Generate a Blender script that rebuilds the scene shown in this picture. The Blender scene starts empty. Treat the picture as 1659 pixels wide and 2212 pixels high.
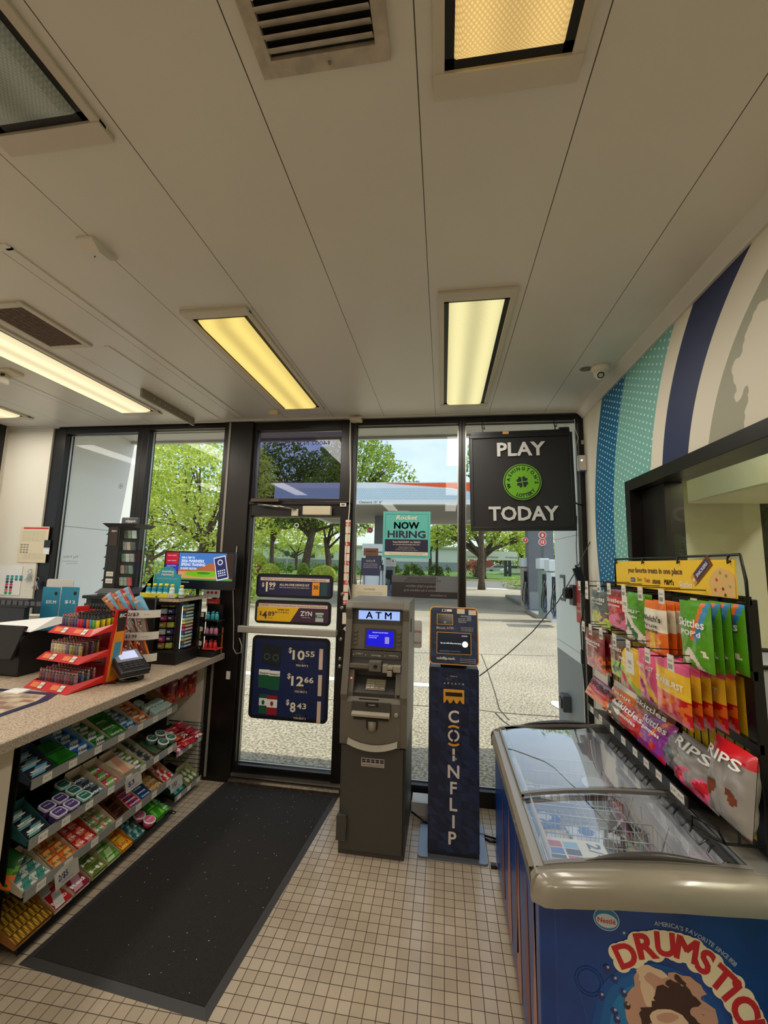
import bpy, bmesh, math, random
from mathutils import Vector, Matrix, noise
random.seed(7)
S = bpy.context.scene
COL = S.collection
PI = math.pi

# ------------------------------------------------------------------ camera
IW, IH, FPX, EYE = 1659, 2212, 877.0, 1.69
_y, _p, _r = [math.radians(a) for a in (8.431, 7.114, 1.381)]
FWD = Vector((-math.sin(_y)*math.cos(_p), math.cos(_y)*math.cos(_p), math.sin(_p)))
_r0 = Vector((math.cos(_y), math.sin(_y), 0)); _u0 = _r0.cross(FWD)
RGT = _r0*math.cos(_r) + _u0*math.sin(_r)
UPV = -_r0*math.sin(_r) + _u0*math.cos(_r)
CAM = Vector((0, 0, EYE))
cam = bpy.data.cameras.new('camera'); co = bpy.data.objects.new('camera', cam); COL.objects.link(co)
co.matrix_world = Matrix(((RGT.x, UPV.x, -FWD.x, 0), (RGT.y, UPV.y, -FWD.y, 0), (RGT.z, UPV.z, -FWD.z, EYE), (0, 0, 0, 1)))
cam.sensor_fit = 'VERTICAL'; cam.sensor_height = 36; cam.lens = FPX/IH*36
cam.clip_start = .02; cam.clip_end = 600
S.camera = co

def P(px, py, ax, v):
    """point of the place that the photograph shows at px,py on the plane ax = v"""
    d = FWD + RGT*((px-IW/2)/FPX) - UPV*((py-IH/2)/FPX)
    i = 'xyz'.index(ax)
    return CAM + d*((v-CAM[i])/d[i])

# ------------------------------------------------------------------ materials
def lin(c):
    return tuple(((v/255)/12.92 if v/255 <= .04045 else ((v/255+.055)/1.055)**2.4) for v in c[:3]) + (1,)
MC = {}
def mat(name, c=(200, 200, 200), rough=.5, metal=0, spec=.5, emit=None, es=1, var=0, vs=20, bump=0, bs=60, c2=None, coat=0, trans=0):
    if name in MC: return MC[name]
    m = bpy.data.materials.new(name); MC[name] = m; m.use_nodes = True
    nt = m.node_tree; b = nt.nodes['Principled BSDF']; L = nt.links
    b.inputs['Base Color'].default_value = lin(c); b.inputs['Roughness'].default_value = rough
    b.inputs['Metallic'].default_value = metal; b.inputs['Specular IOR Level'].default_value = spec
    if coat: b.inputs['Coat Weight'].default_value = coat; b.inputs['Coat Roughness'].default_value = .08
    if trans: b.inputs['Transmission Weight'].default_value = trans
    if emit: b.inputs['Emission Color'].default_value = lin(emit); b.inputs['Emission Strength'].default_value = es
    if var or c2:
        tc = nt.nodes.new('ShaderNodeTexCoord'); n = nt.nodes.new('ShaderNodeTexNoise'); n.inputs['Scale'].default_value = vs
        n.inputs['Detail'].default_value = 4; L.new(tc.outputs['Object'], n.inputs['Vector'])
        r = nt.nodes.new('ShaderNodeValToRGB'); r.color_ramp.elements[0].position = .38; r.color_ramp.elements[1].position = .62
        a = lin(c); k = 1-var
        r.color_ramp.elements[0].color = lin(c2) if c2 else (a[0]*k, a[1]*k, a[2]*k, 1)
        r.color_ramp.elements[1].color = a
        L.new(n.outputs['Fac'], r.inputs['Fac']); L.new(r.outputs['Color'], b.inputs['Base Color'])
    if bump:
        tc = nt.nodes.new('ShaderNodeTexCoord'); n = nt.nodes.new('ShaderNodeTexNoise'); n.inputs['Scale'].default_value = bs
        L.new(tc.outputs['Object'], n.inputs['Vector'])
        bp = nt.nodes.new('ShaderNodeBump'); bp.inputs['Strength'].default_value = bump; bp.inputs['Distance'].default_value = .01
        L.new(n.outputs['Fac'], bp.inputs['Height']); L.new(bp.outputs['Normal'], b.inputs['Normal'])
    return m
def nodes(m):
    nt = m.node_tree
    return nt, nt.nodes['Principled BSDF'], lambda t, **k: _nn(nt, t, **k)
def _nn(nt, t, **k):
    n = nt.nodes.new('ShaderNode'+t)
    for a, v in k.items():
        if a.startswith('_'): n.inputs[a[1:].replace('_', ' ')].default_value = v
        else: setattr(n, a, v)
    return n
def math_n(nt, op, a, b=None, clamp=False):
    n = nt.nodes.new('ShaderNodeMath'); n.operation = op; n.use_clamp = clamp
    for i, v in enumerate((a, b)):
        if v is None: continue
        if isinstance(v, (int, float)): n.inputs[i].default_value = v
        else: nt.links.new(v, n.inputs[i])
    return n.outputs[0]
def glass_mat(name, tint=(245, 250, 248), refl=1.0, ior=1.45, rough=0.0):
    m = bpy.data.materials.new(name); m.use_nodes = True; nt = m.node_tree; nt.nodes.clear()
    o = nt.nodes.new('ShaderNodeOutputMaterial'); t = nt.nodes.new('ShaderNodeBsdfTransparent'); g = nt.nodes.new('ShaderNodeBsdfGlossy')
    t.inputs['Color'].default_value = lin(tint); g.inputs['Roughness'].default_value = rough
    ge = nt.nodes.new('ShaderNodeNewGeometry'); vm = nt.nodes.new('ShaderNodeVectorMath'); vm.operation = 'DOT_PRODUCT'
    nt.links.new(ge.outputs['Incoming'], vm.inputs[0]); nt.links.new(ge.outputs['Normal'], vm.inputs[1])
    cs = math_n(nt, 'ABSOLUTE', vm.outputs['Value']); r0 = ((ior-1)/(ior+1))**2
    sch = math_n(nt, 'ADD', math_n(nt, 'MULTIPLY', math_n(nt, 'POWER', math_n(nt, 'SUBTRACT', 1.0, cs), 5.0), 1-r0), r0)
    mx = nt.nodes.new('ShaderNodeMixShader')
    k = math_n(nt, 'MULTIPLY', sch, refl, True)
    nt.links.new(k, mx.inputs[0]); nt.links.new(t.outputs[0], mx.inputs[1]); nt.links.new(g.outputs[0], mx.inputs[2]); nt.links.new(mx.outputs[0], o.inputs['Surface'])
    return m

# ------------------------------------------------------------------ text glyph cache
_fc = bpy.data.curves.new('tmp', 'FONT'); _fo = bpy.data.objects.new('tmp', _fc); COL.objects.link(_fo)
_TX = {}
def glyphs(s, bold=0, shear=0, res=2):
    k = (s, bold, shear, res)
    if k not in _TX:
        mw = 'M' in s or 'W' in s; _fc.body = s; _fc.offset = 0 if mw else bold; _fc.shear = shear; _fc.resolution_u = res; _fc.size = 1; _fc.fill_mode = 'FRONT'
        dg = bpy.context.evaluated_depsgraph_get(); dg.update()
        me = bpy.data.meshes.new_from_object(_fo.evaluated_get(dg))
        vs = [v.co.copy() for v in me.vertices]; fs = [tuple(p.vertices) for p in me.polygons]
        up = [p.normal.z for p in me.polygons]
        fs = [f if n > 0 else f[::-1] for f, n in zip(fs, up)]
        bpy.data.meshes.remove(me)
        if mw and bold:   # heavier strokes for letters whose corners would cross
            n0 = len(vs); b0 = [v.copy() for v in vs]; f0 = list(fs)
            for q, (dx, dy) in enumerate(((bold, bold*.6), (-bold, -bold*.6), (bold, -bold*.6), (-bold, bold*.6))):
                vs += [v+Vector((dx, dy, 0)) for v in b0]; fs += [tuple(i+n0*(q+1) for i in f) for f in f0]
        xs = [v.x for v in vs] or [0]
        _TX[k] = (vs, fs, min(xs), max(xs))
    return _TX[k]
CAP = .69

# ------------------------------------------------------------------ mesh builder
class MB:
    def __init__(s): s.v = []; s.f = []; s.m = []; s.sm = []
    def add(s, vs, fs, mi=0, sm=False):
        o = len(s.v); s.v += [Vector(v) for v in vs]
        for f in fs: s.f.append(tuple(i+o for i in f)); s.m.append(mi); s.sm.append(sm)
        return s
    def box(s, x0, x1, y0, y1, z0, z1, mi=0):
        if x0 > x1: x0, x1 = x1, x0
        if y0 > y1: y0, y1 = y1, y0
        if z0 > z1: z0, z1 = z1, z0
        return s.add([(x0, y0, z0), (x1, y0, z0), (x1, y1, z0), (x0, y1, z0), (x0, y0, z1), (x1, y0, z1), (x1, y1, z1), (x0, y1, z1)],
                     [(3, 2, 1, 0), (4, 5, 6, 7), (0, 1, 5, 4), (1, 2, 6, 5), (2, 3, 7, 6), (3, 0, 4, 7)], mi)
    def obox(s, c, u, v, w, a, b, d, mi=0):
        """box centred at c with half sizes a,b,d along unit vectors u,v,w"""
        c, u, v, w = Vector(c), Vector(u)*a, Vector(v)*b, Vector(w)*d
        p = [c-u-v-w, c+u-v-w, c+u+v-w, c-u+v-w, c-u-v+w, c+u-v+w, c+u+v+w, c-u+v+w]
        return s.add(p, [(3, 2, 1, 0), (4, 5, 6, 7), (0, 1, 5, 4), (1, 2, 6, 5), (2, 3, 7, 6), (3, 0, 4, 7)], mi)
    def quad(s, a, b, c, d, mi=0): return s.add([a, b, c, d], [(0, 1, 2, 3)], mi)
    def prism(s, poly, o, u, v, w, mi=0, mside=None, sm=False):
        """polygon (list of 2d) in plane o,u,v extruded by vector w"""
        o, u, v, w = Vector(o), Vector(u), Vector(v), Vector(w); n = len(poly)
        a = [o+u*p[0]+v*p[1] for p in poly]; b = [q+w for q in a]
        s.add(a+b, [tuple(range(n))[::-1], tuple(range(n, 2*n))], mi)
        s.add(a+b, [(i, (i+1) % n, n+(i+1) % n, n+i) for i in range(n)], mi if mside is None else mside, sm)
        return s
    def tube(s, pts, r, n=8, mi=0, cap=True, closed=False):
        pts = [Vector(p) for p in pts]; N = len(pts); rs = r if isinstance(r, (list, tuple)) else [r]*N
        base = len(s.v); prev = None
        for i, p in enumerate(pts):
            if closed: t = (pts[(i+1) % N]-pts[i-1])
            else: t = (pts[min(i+1, N-1)]-pts[max(i-1, 0)])
            t.normalize()
            if prev is None:
                a = t.orthogonal().normalized()
            else:
                a = (prev-t*prev.dot(t))
                a = a.normalized() if a.length > 1e-6 else t.orthogonal().normalized()
            prev = a; b = t.cross(a)
            s.v += [p+(a*math.cos(2*PI*k/n)+b*math.sin(2*PI*k/n))*rs[i] for k in range(n)]
        M = N if closed else N-1
        for i in range(M):
            j = (i+1) % N
            for k in range(n):
                s.f.append((base+i*n+k, base+i*n+(k+1) % n, base+j*n+(k+1) % n, base+j*n+k)); s.m.append(mi); s.sm.append(n > 4)
        if cap and not closed:
            s.f.append(tuple(base+k for k in range(n))[::-1]); s.m.append(mi); s.sm.append(False)
            s.f.append(tuple(base+(N-1)*n+k for k in range(n))); s.m.append(mi); s.sm.append(False)
        return s
    def lathe(s, prof, o, axis=(0, 0, 1), n=20, mi=0, mis=None, sm=True, sx=1, sy=1):
        o = Vector(o); ax = Vector(axis).normalized(); a = ax.orthogonal().normalized(); b = ax.cross(a); base = len(s.v)
        if abs(ax.z) > .99: a = Vector((1, 0, 0)); b = Vector((0, 1, 0))*(1 if ax.z > 0 else -1)
        for r, h in prof: s.v += [o+ax*h+(a*math.cos(2*PI*k/n)*sx+b*math.sin(2*PI*k/n)*sy)*r for k in range(n)]
        for i in range(len(prof)-1):
            for k in range(n):
                s.f.append((base+i*n+k, base+i*n+(k+1) % n, base+(i+1)*n+(k+1) % n, base+(i+1)*n+k)); s.m.append(mis[i] if mis else mi); s.sm.append(sm)
        s.f.append(tuple(base+k for k in range(n))[::-1]); s.m.append(mis[0] if mis else mi); s.sm.append(False)
        q = base+(len(prof)-1)*n
        s.f.append(tuple(q+k for k in range(n))); s.m.append(mis[-1] if mis else mi); s.sm.append(False)
        return s
    def text(s, t, o, u, v, h, w=None, al='c', mi=0, bold=0, shear=0, res=2):
        """flat letters; o = baseline anchor, u reading direction, v up, h cap height, w total width"""
        vs, fs, x0, x1 = glyphs(t, bold, shear, res)
        if not fs: return s
        o, u, v = Vector(o), Vector(u).normalized(), Vector(v).normalized()
        k = h/CAP; kx = k if w is None else w/max(1e-6, x1-x0)
        off = {'c': (x0+x1)/2, 'l': x0, 'r': x1}[al]
        return s.add([o+u*((p.x-off)*kx)+v*(p.y*k) for p in vs], fs, mi)
    def arc_text(s, t, c, u, v, r, a0, a1, h, mi=0, bold=0, inside=False):
        """letters spread from angle a0 to a1 (deg, counter-clockwise from u) round centre c"""
        c, u, v = Vector(c), Vector(u).normalized(), Vector(v).normalized()
        ws = [(glyphs(ch, bold)[3]-glyphs(ch, bold)[2]+.12) if ch != ' ' else .35 for ch in t]; tot = sum(ws); acc = 0
        for ch, w in zip(t, ws):
            a = math.radians(a0+(a1-a0)*(acc+w/2)/tot); acc += w
            if ch == ' ': continue
            rad = u*math.cos(a)+v*math.sin(a); tan = u*math.sin(a)-v*math.cos(a)
            if inside: s.text(ch, c+rad*(r+h/2), -tan, -rad, h, mi=mi, bold=bold)
            else: s.text(ch, c+rad*(r-h/2), tan, rad, h, mi=mi, bold=bold)
        return s
    def disc(s, c, u, v, r, n=32, mi=0, r0=0, ry=None):
        c, u, v = Vector(c), Vector(u).normalized(), Vector(v).normalized(); ry = ry or r
        A = [c+u*r*math.cos(2*PI*k/n)+v*ry*math.sin(2*PI*k/n) for k in range(n)]
        if not r0: return s.add(A, [tuple(range(n))], mi)
        B = [c+u*r0*math.cos(2*PI*k/n)+v*r0*ry/r*math.sin(2*PI*k/n) for k in range(n)]
        return s.add(A+B, [(k, (k+1) % n, n+(k+1) % n, n+k) for k in range(n)], mi)
    def build(s, name, mats, parent=None, world=True, bevel=0, seg=2, **tags):
        me = bpy.data.meshes.new(name); off = parent_origin(parent) if (parent and world) else Vector((0, 0, 0))
        me.from_pydata([tuple(p-off) for p in s.v], [], s.f)
        if not isinstance(mats, (list, tuple)): mats = [mats]
        for m in mats: me.materials.append(m)
        me.polygons.foreach_set('material_index', s.m); me.polygons.foreach_set('use_smooth', s.sm)
        me.update()
        o = bpy.data.objects.new(name, me); COL.objects.link(o)
        if parent: o.parent = parent
        if bevel:
            b = o.modifiers.new('b', 'BEVEL'); b.width = bevel; b.segments = seg; b.limit_method = 'ANGLE'; b.angle_limit = math.radians(40)
        for k, v in tags.items(): o[k] = v
        return o
def parent_origin(p):
    o = Vector((0, 0, 0))
    while p: o += p.location; p = p.parent
    return o
def rrect(w, h, r, n=5):
    """rounded rectangle outline centred on 0"""
    o = []
    for cx, cy, a in ((w/2-r, h/2-r, 0), (-w/2+r, h/2-r, 90), (-w/2+r, -h/2+r, 180), (w/2-r, -h/2+r, 270)):
        for k in range(n+1):
            t = math.radians(a+90*k/n); o.append((cx+r*math.cos(t), cy+r*math.sin(t)))
    return o
def thing(name, label, cat, loc=(0, 0, 0), group=None, kind=None):
    o = bpy.data.objects.new(name, None); COL.objects.link(o); o.location = loc; o.empty_display_size = .05
    if label: o['label'] = label
    if cat: o['category'] = cat
    if group: o['group'] = group
    if kind: o['kind'] = kind
    return o
def tag(o, label, cat, group=None):
    o['label'] = label; o['category'] = cat
    if group: o['group'] = group
    return o
def struct(o): o['kind'] = 'structure'; return o
def kids(o): return list(o.children)
def copy_tree(o, parent=None):
    c = o.copy(); COL.objects.link(c); c.parent = parent
    for ch in kids(o): copy_tree(ch, c)
    return c
def dup(o, loc, label=None, rz=None):
    bpy.context.view_layer.update() if False else None
    c = copy_tree(o); c.location = loc
    if label: c['label'] = label
    if rz is not None: c.rotation_euler.z = rz
    return c
X, Y, Z = Vector((1, 0, 0)), Vector((0, 1, 0)), Vector((0, 0, 1))
# ================================================================== ROOM
CZ = 2.863; WX = 1.04; WY = 3.18; LX = -4.04; BY = -3.2
bronze = mat('dark_bronze', (30, 26, 24), .35, .3, var=.2, vs=3)
cream = mat('cream_paint', (226, 220, 204), .6, bump=.05, bs=200)
white_paint = mat('white_paint', (214, 210, 202), .5)
rubber = mat('black_rubber', (18, 18, 18), .6)
blackpl = mat('black_plastic', (20, 20, 21), .4)
blackmet = mat('black_metal', (16, 16, 17), .35, .2)
chrome = mat('brushed_steel', (170, 168, 162), .3, .9)
paper = mat('white_paper', (232, 230, 224), .7)
inkblack = mat('black_ink', (22, 22, 26), .6)
inkwhite = mat('white_ink', (238, 236, 230), .5)
navy_ink = mat('navy_ink', (24, 32, 84), .5)
red_ink = mat('red_ink', (196, 30, 34), .5)
glass = glass_mat('window_glass', (244, 248, 246), .38)
film = glass_mat('tinted_window_glass', (182, 182, 200), .6)

# floor tiles, 2 inch squares
tile = mat('floor_tile', (186, 170, 148), .3)
nt, b, N = nodes(tile); tc = N('TexCoord'); mp = N('Mapping'); br = N('TexBrick', offset=0.0, squash=1.0)
t0 = P(959.4, 1892.2, 'z', 0)
mp.inputs['Location'].default_value = (-t0.x, -t0.y, 0)
br.inputs['Scale'].default_value = 1; br.inputs['Brick Width'].default_value = .05075; br.inputs['Row Height'].default_value = .05075
br.inputs['Mortar Size'].default_value = .0016; br.inputs['Mortar Smooth'].default_value = .15
br.inputs['Color1'].default_value = lin((192, 176, 154)); br.inputs['Color2'].default_value = lin((180, 163, 141)); br.inputs['Mortar'].default_value = lin((74, 62, 50))
nt.links.new(tc.outputs['Object'], mp.inputs[0]); nt.links.new(mp.outputs[0], br.inputs['Vector'])
nz = N('TexNoise', _Scale=2.2, _Detail=5.0); nt.links.new(tc.outputs['Object'], nz.inputs['Vector'])
mr = N('MapRange'); mr.inputs[1].default_value = .3; mr.inputs[2].default_value = .7; mr.inputs[3].default_value = .82; mr.inputs[4].default_value = 1.05
nt.links.new(nz.outputs['Fac'], mr.inputs[0])
mx = N('MixRGB', blend_type='MULTIPLY'); mx.inputs[0].default_value = 1; nt.links.new(br.outputs['Color'], mx.inputs[1]); nt.links.new(mr.outputs[0], mx.inputs[2])
nt.links.new(mx.outputs[0], b.inputs['Base Color'])
rr = math_n(nt, 'MULTIPLY', br.outputs['Fac'], .5); rr = math_n(nt, 'ADD', rr, .2); nt.links.new(rr, b.inputs['Roughness'])
bp = N('Bump'); bp.inputs['Strength'].default_value = .4; bp.inputs['Distance'].default_value = .002; bp.invert = True
nt.links.new(br.outputs['Fac'], bp.inputs['Height']); nt.links.new(bp.outputs[0], b.inputs['Normal'])
struct(MB().box(LX-.1, WX+.1, BY-.1, WY+.05, -.12, 0).build('floor', tile))

# ceiling panels with dark seams every .412 m
ceil = mat('ceiling_panels', (226, 222, 212), .34, spec=.45)
nt, b, N = nodes(ceil); tc = N('TexCoord'); sp = N('SeparateXYZ'); nt.links.new(tc.outputs['Object'], sp.inputs[0])
a = math_n(nt, 'ADD', sp.outputs[0], .069+.412*30); a = math_n(nt, 'MODULO', a, .412); a = math_n(nt, 'SUBTRACT', a, .206); a = math_n(nt, 'ABSOLUTE', a)
seam = math_n(nt, 'GREATER_THAN', a, .2046)
nz = N('TexNoise', _Scale=1.3, _Detail=3.0); nt.links.new(tc.outputs['Object'], nz.inputs['Vector'])
mr = N('MapRange'); mr.inputs[1].default_value = .3; mr.inputs[2].default_value = .7; mr.inputs[3].default_value = .93; mr.inputs[4].default_value = 1.02; nt.links.new(nz.outputs['Fac'], mr.inputs[0])
mx0 = N('MixRGB', blend_type='MULTIPLY'); mx0.inputs[0].default_value = 1; mx0.inputs[1].default_value = lin((226, 222, 212)); nt.links.new(mr.outputs[0], mx0.inputs[2])
mx = N('MixRGB'); nt.links.new(seam, mx.inputs[0]); nt.links.new(mx0.outputs[0], mx.inputs[1]); mx.inputs[2].default_value = lin((60, 52, 44))
nt.links.new(mx.outputs[0], b.inputs['Base Color'])
bp = N('Bump'); bp.inputs['Strength'].default_value = .12; bp.inputs['Distance'].default_value = .004; n2 = N('TexNoise', _Scale=3.0); nt.links.new(tc.outputs['Object'], n2.inputs['Vector']); nt.links.new(n2.outputs['Fac'], bp.inputs['Height']); nt.links.new(bp.outputs[0], b.inputs['Normal'])
struct(MB().box(LX-.1, WX+.1, BY-.1, WY+.1, CZ, CZ+.1).build('ceiling', ceil))

# right wall with the painted stripes (surface pattern of the paint) and an opening for the inner window
mural = mat('mural_paint', (222, 216, 198), .55)
nt, b, N = nodes(mural); tc = N('TexCoord'); sp = N('SeparateXYZ'); nt.links.new(tc.outputs['Object'], sp.inputs[0])
YY, ZZ = sp.outputs[1], sp.outputs[2]
def radial(cy, cz):
    dy = math_n(nt, 'SUBTRACT', YY, cy); dz = math_n(nt, 'SUBTRACT', ZZ, cz)
    return math_n(nt, 'SQRT', math_n(nt, 'ADD', math_n(nt, 'MULTIPLY', dy, dy), math_n(nt, 'MULTIPLY', dz, dz)))
dot_u = math_n(nt, 'FRACT', math_n(nt, 'MULTIPLY', math_n(nt, 'ADD', YY, math_n(nt, 'MULTIPLY', ZZ, .5)), 1/.046))
dot_v = math_n(nt, 'FRACT', math_n(nt, 'MULTIPLY', math_n(nt, 'SUBTRACT', ZZ, math_n(nt, 'MULTIPLY', YY, .5)), 1/.040))
du = math_n(nt, 'SUBTRACT', dot_u, .5); dv = math_n(nt, 'SUBTRACT', dot_v, .5)
dots = math_n(nt, 'LESS_THAN', math_n(nt, 'ADD', math_n(nt, 'MULTIPLY', du, du), math_n(nt, 'MULTIPLY', dv, dv)), .026)
cur = None
def layer(cur, mask, col):
    m = nt.nodes.new('ShaderNodeMixRGB'); nt.links.new(mask, m.inputs[0])
    if cur is None: m.inputs[1].default_value = lin((222, 214, 196))
    else: nt.links.new(cur, m.inputs[1])
    if isinstance(col, tuple): m.inputs[2].default_value = lin(col)
    else: nt.links.new(col, m.inputs[2])
    return m.outputs[0]
def inside(cy, cz, R): return math_n(nt, 'LESS_THAN', radial(cy, cz), R)
cur = layer(cur, inside(1.146, 1.968, 1.83), (0, 98, 142))
cur = layer(cur, inside(.994, 1.916, 1.677), (118, 176, 166))
cur = layer(cur, math_n(nt, 'MULTIPLY', inside(1.146, 1.968, 1.80), dots), (214, 232, 224))
cur = layer(cur, inside(.957, 1.9935, 1.25), (222, 214, 196))
cur = layer(cur, inside(.926, 1.985, 1.174), (30, 42, 82))
cur = layer(cur, inside(.876, 1.945, 1.026), (222, 214, 196))
cur = layer(cur, inside(.895, 1.939, .877), (160, 158, 138))
bn = N('TexNoise', _Scale=5.0, _Detail=3.0); nt.links.new(tc.outputs['Object'], bn.inputs['Vector'])
rb = math_n(nt, 'ADD', radial(1.05, 2.22), math_n(nt, 'MULTIPLY', math_n(nt, 'SUBTRACT', bn.outputs['Fac'], .5), .35))
cur = layer(cur, math_n(nt, 'LESS_THAN', rb, .50), (218, 210, 190))
nt.links.new(cur, b.inputs['Base Color'])
wr = MB(); T = .12; WO = (-.6, 2.43, .95, 2.16)   # opening y0 y1 z0 z1
wr.box(WX, WX+T, WO[1], WY+.05, 0, CZ); wr.box(WX, WX+T, BY, WO[0], 0, CZ); wr.box(WX, WX+T, WO[0], WO[1], 0, WO[2]); wr.box(WX, WX+T, WO[0], WO[1], WO[3], CZ)
struct(wr.build('wall_right', mural))
# cove trim along ceiling and right wall
struct(MB().prism([(0, 0), (-.055, 0), (-.05, -.012), (-.014, -.045), (-.012, -.055), (0, -.055)], (WX, BY, CZ), X, Z, (0, WY-BY-.04, 0)).build('trim_1', white_paint))
struct(MB().box(LX, -3.555, WY-.045, WY+.04, 0, CZ).box(-3.555, -1.84, WY-.02, WY+.04, 0, .90).build('wall_front', cream))
struct(MB().box(LX-.1, WX+.1, BY-.1, BY, 0, CZ).build('wall_back', mat('back_wall', (150, 140, 124), .7)))
lw = MB(); lw.box(LX-.1, LX, BY, 1.4, 0, CZ).box(LX-.1, LX, 3.09, WY+.04, 0, CZ).box(LX-.1, LX, 1.4, 3.09, 0, .95)
struct(lw.build('wall_left', cream))
struct(MB().box(LX, -3.5, WY-.05, WY-.035, CZ-.02, CZ).box(LX, WX, WY-.075, WY-.05, CZ-.012, CZ).build('trim_2', white_paint))

def window(name, x0, x1, z0, z1, fw, gm=glass, label=None, y0=WY-.03, y1=WY+.06, beads=True):
    """framed pane in the window wall: outer size x0..x1, z0..z1, fw = (left,right,bottom,top) frame widths"""
    t = thing(name, None, None, (x0, WY, z0), kind='structure')
    l, r, bo, to = fw
    m = MB().box(x0, x0+l, y0, y1, z0, z1).box(x1-r, x1, y0, y1, z0, z1).box(x0+l, x1-r, y0, y1, z0, z0+bo).box(x0+l, x1-r, y0, y1, z1-to, z1)
    m.build('window_frame', bronze, t, bevel=.003)
    if beads:
        g = .008; m = MB(); a0, a1, c0, c1 = x0+l, x1-r, z0+bo, z1-to
        for q in ((a0, a0+g, c0, c1), (a1-g, a1, c0, c1), (a0+g, a1-g, c0, c0+g), (a0+g, a1-g, c1-g, c1)): m.box(q[0], q[1], WY+.02, WY+.035, q[2], q[3])
        m.build('glazing_bead', chrome if beads == 1 else bronze, t)
    MB().box(x0+l-.004, x1-r+.004, WY+.024, WY+.030, z0+bo-.004, z1-to+.004).build('pane', gm, t)
    return t
window('window_1', -3.555, -2.65, .90, CZ, (.125, .05, .05, .07))
window('window_2', -2.65, -1.855, .90, CZ, (.06, .015, .05, .05))
# post between window and door, with a pale edge strip
pst = thing('trim_3', None, None, (-1.8, WY, 0), kind='structure')
MB().box(-1.855, -1.60, WY-.06, WY+.06, 0, CZ-.012).build('post', bronze, pst, bevel=.004)
MB().box(-1.812, -1.795, WY-.066, WY-.06, .03, CZ-.02).build('edge_strip', mat('strip_grey', (150, 144, 132), .5), pst)
window('window_3', -1.60, -.735, 2.165, CZ-.012, (.02, .10, .03, .07), film)
window('window_4', -.735, .14, 0.0, CZ-.012, (.02, .025, .107, .05))
window('window_5', .14, WX+.02, 0.0, CZ-.012, (.025, .055, .107, .05))
# door leaf
dr = thing('door_1', None, None, (-1.6, WY, 0), kind='structure')
MB().box(-1.60, -1.578, WY-.04, WY+.05, .02, 2.14).box(-.815, -.735, WY-.05, WY+.05, 0, 2.16).box(-1.578, -.815, WY-.04, WY+.05, .02, .125).box(-1.578, -.815, WY-.04, WY+.05, 2.05, 2.14).box(-1.60, -.735, WY-.05, WY+.05, 2.14, 2.17).build('door_frame', bronze, dr, bevel=.003)
MB().box(-1.582, -.811, WY+.01, WY+.016, .121, 2.054).build('pane', glass, dr)
m = MB()
for q in ((-1.578, -1.570, .125, 2.05), (-.823, -.815, .125, 2.05), (-1.57, -.823, .125, .133), (-1.57, -.823, 2.042, 2.05)): m.box(q[0], q[1], WY+.004, WY+.02, q[2], q[3])
m.build('glazing_bead', chrome, dr)
MB().box(-1.60, -.80, WY-.10, WY-.075, 1.12, 1.172).box(-1.60, -1.57, WY-.075, WY-.035, 1.125, 1.167).box(-.83, -.80, WY-.075, WY-.035, 1.125, 1.167).build('push_bar', mat('bar_grey', (176, 170, 160), .35, .4), dr, bevel=.006)
lk = MB()
for z in (1.44, 1.335, 1.10, .955, .90): lk.lathe([(.016, 0), (.016, .008), (.008, .009), (.008, .014)], (-.775, WY-.05, z), (0, -1, 0), 14)
lk.build('lock_cylinder', chrome, dr)
MB().box(-1.22, -1.165, WY-.06, WY-.04, 2.05, 2.105).build('strike_plate', mat('ivory', (196, 186, 160), .5), dr)
MB().box(-1.115, -.885, WY-.095, WY-.05, 2.055, 2.125).build('closer_cover', MC['ivory'], dr, bevel=.004)
MB().box(-1.56, -1.32, WY-.10, WY-.055, 2.155, 2.185).build('closer_body', mat('closer_bronze', (86, 74, 60), .4, .5), dr, bevel=.006)
MB().tube([(-1.50, WY-.09, 2.14), (-1.40, WY-.12, 2.125), (-1.30, WY-.12, 2.118), (-1.18, WY-.06, 2.10)], .006, 6).tube([(-1.50, WY-.09, 2.13), (-1.30, WY-.13, 2.112)], .006, 6).build('closer_arm', chrome, dr)
struct(MB().prism([(0, 0), (0, .012), (-.05, .035), (-.11, .04), (-.12, .028), (-.12, 0)], (-1.60, WY+.03, 0), Y, Z, (.86, 0, 0)).build('trim_4', mat('threshold_metal', (120, 108, 92), .35, .7, var=.4, vs=30)))
MB().box(-1.6, -.74, WY-.052, WY-.040, .045, .07).build('door_sweep', chrome, dr)
# left wall window
w6 = thing('window_6', None, None, (LX, 2.2, .95), kind='structure')
MB().box(LX-.05, LX+.03, 1.40, 1.50, .95, CZ).box(LX-.05, LX+.03, 2.98, 3.09, .95, CZ).box(LX-.05, LX+.03, 1.5, 2.98, .95, 1.03).box(LX-.05, LX+.03, 1.5, 2.98, CZ-.09, CZ).build('window_frame', bronze, w6)
MB().box(LX-.02, LX-.014, 1.495, 2.985, 1.025, CZ-.085).build('pane', glass, w6)
# right wall inner window
w7 = thing('window_7', None, None, (WX, 1.0, .95), kind='structure')
yA, yB, zA, zB = WO[0], WO[1], WO[2], WO[3]
MB().box(WX-.03, WX+T, yB-.05, yB, zA, zB+.015).box(WX-.03, WX+T, yA, yA+.05, zA, zB+.015).box(WX-.03, WX+T, yA+.05, yB-.05, zB-.045, zB+.015).box(WX-.03, WX+T, yA+.05, yB-.05, zA, zA+.05).build('window_frame', bronze, w7, bevel=.003)
MB().box(WX+.05, WX+.056, yA+.045, yB-.045, zA+.045, zB-.04).build('pane', glass, w7)
MB().box(WX+.035, WX+T, yB-.28, yB-.05, zA+.05, zB-.045).build('side_panel', bronze, w7, bevel=.003)
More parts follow.
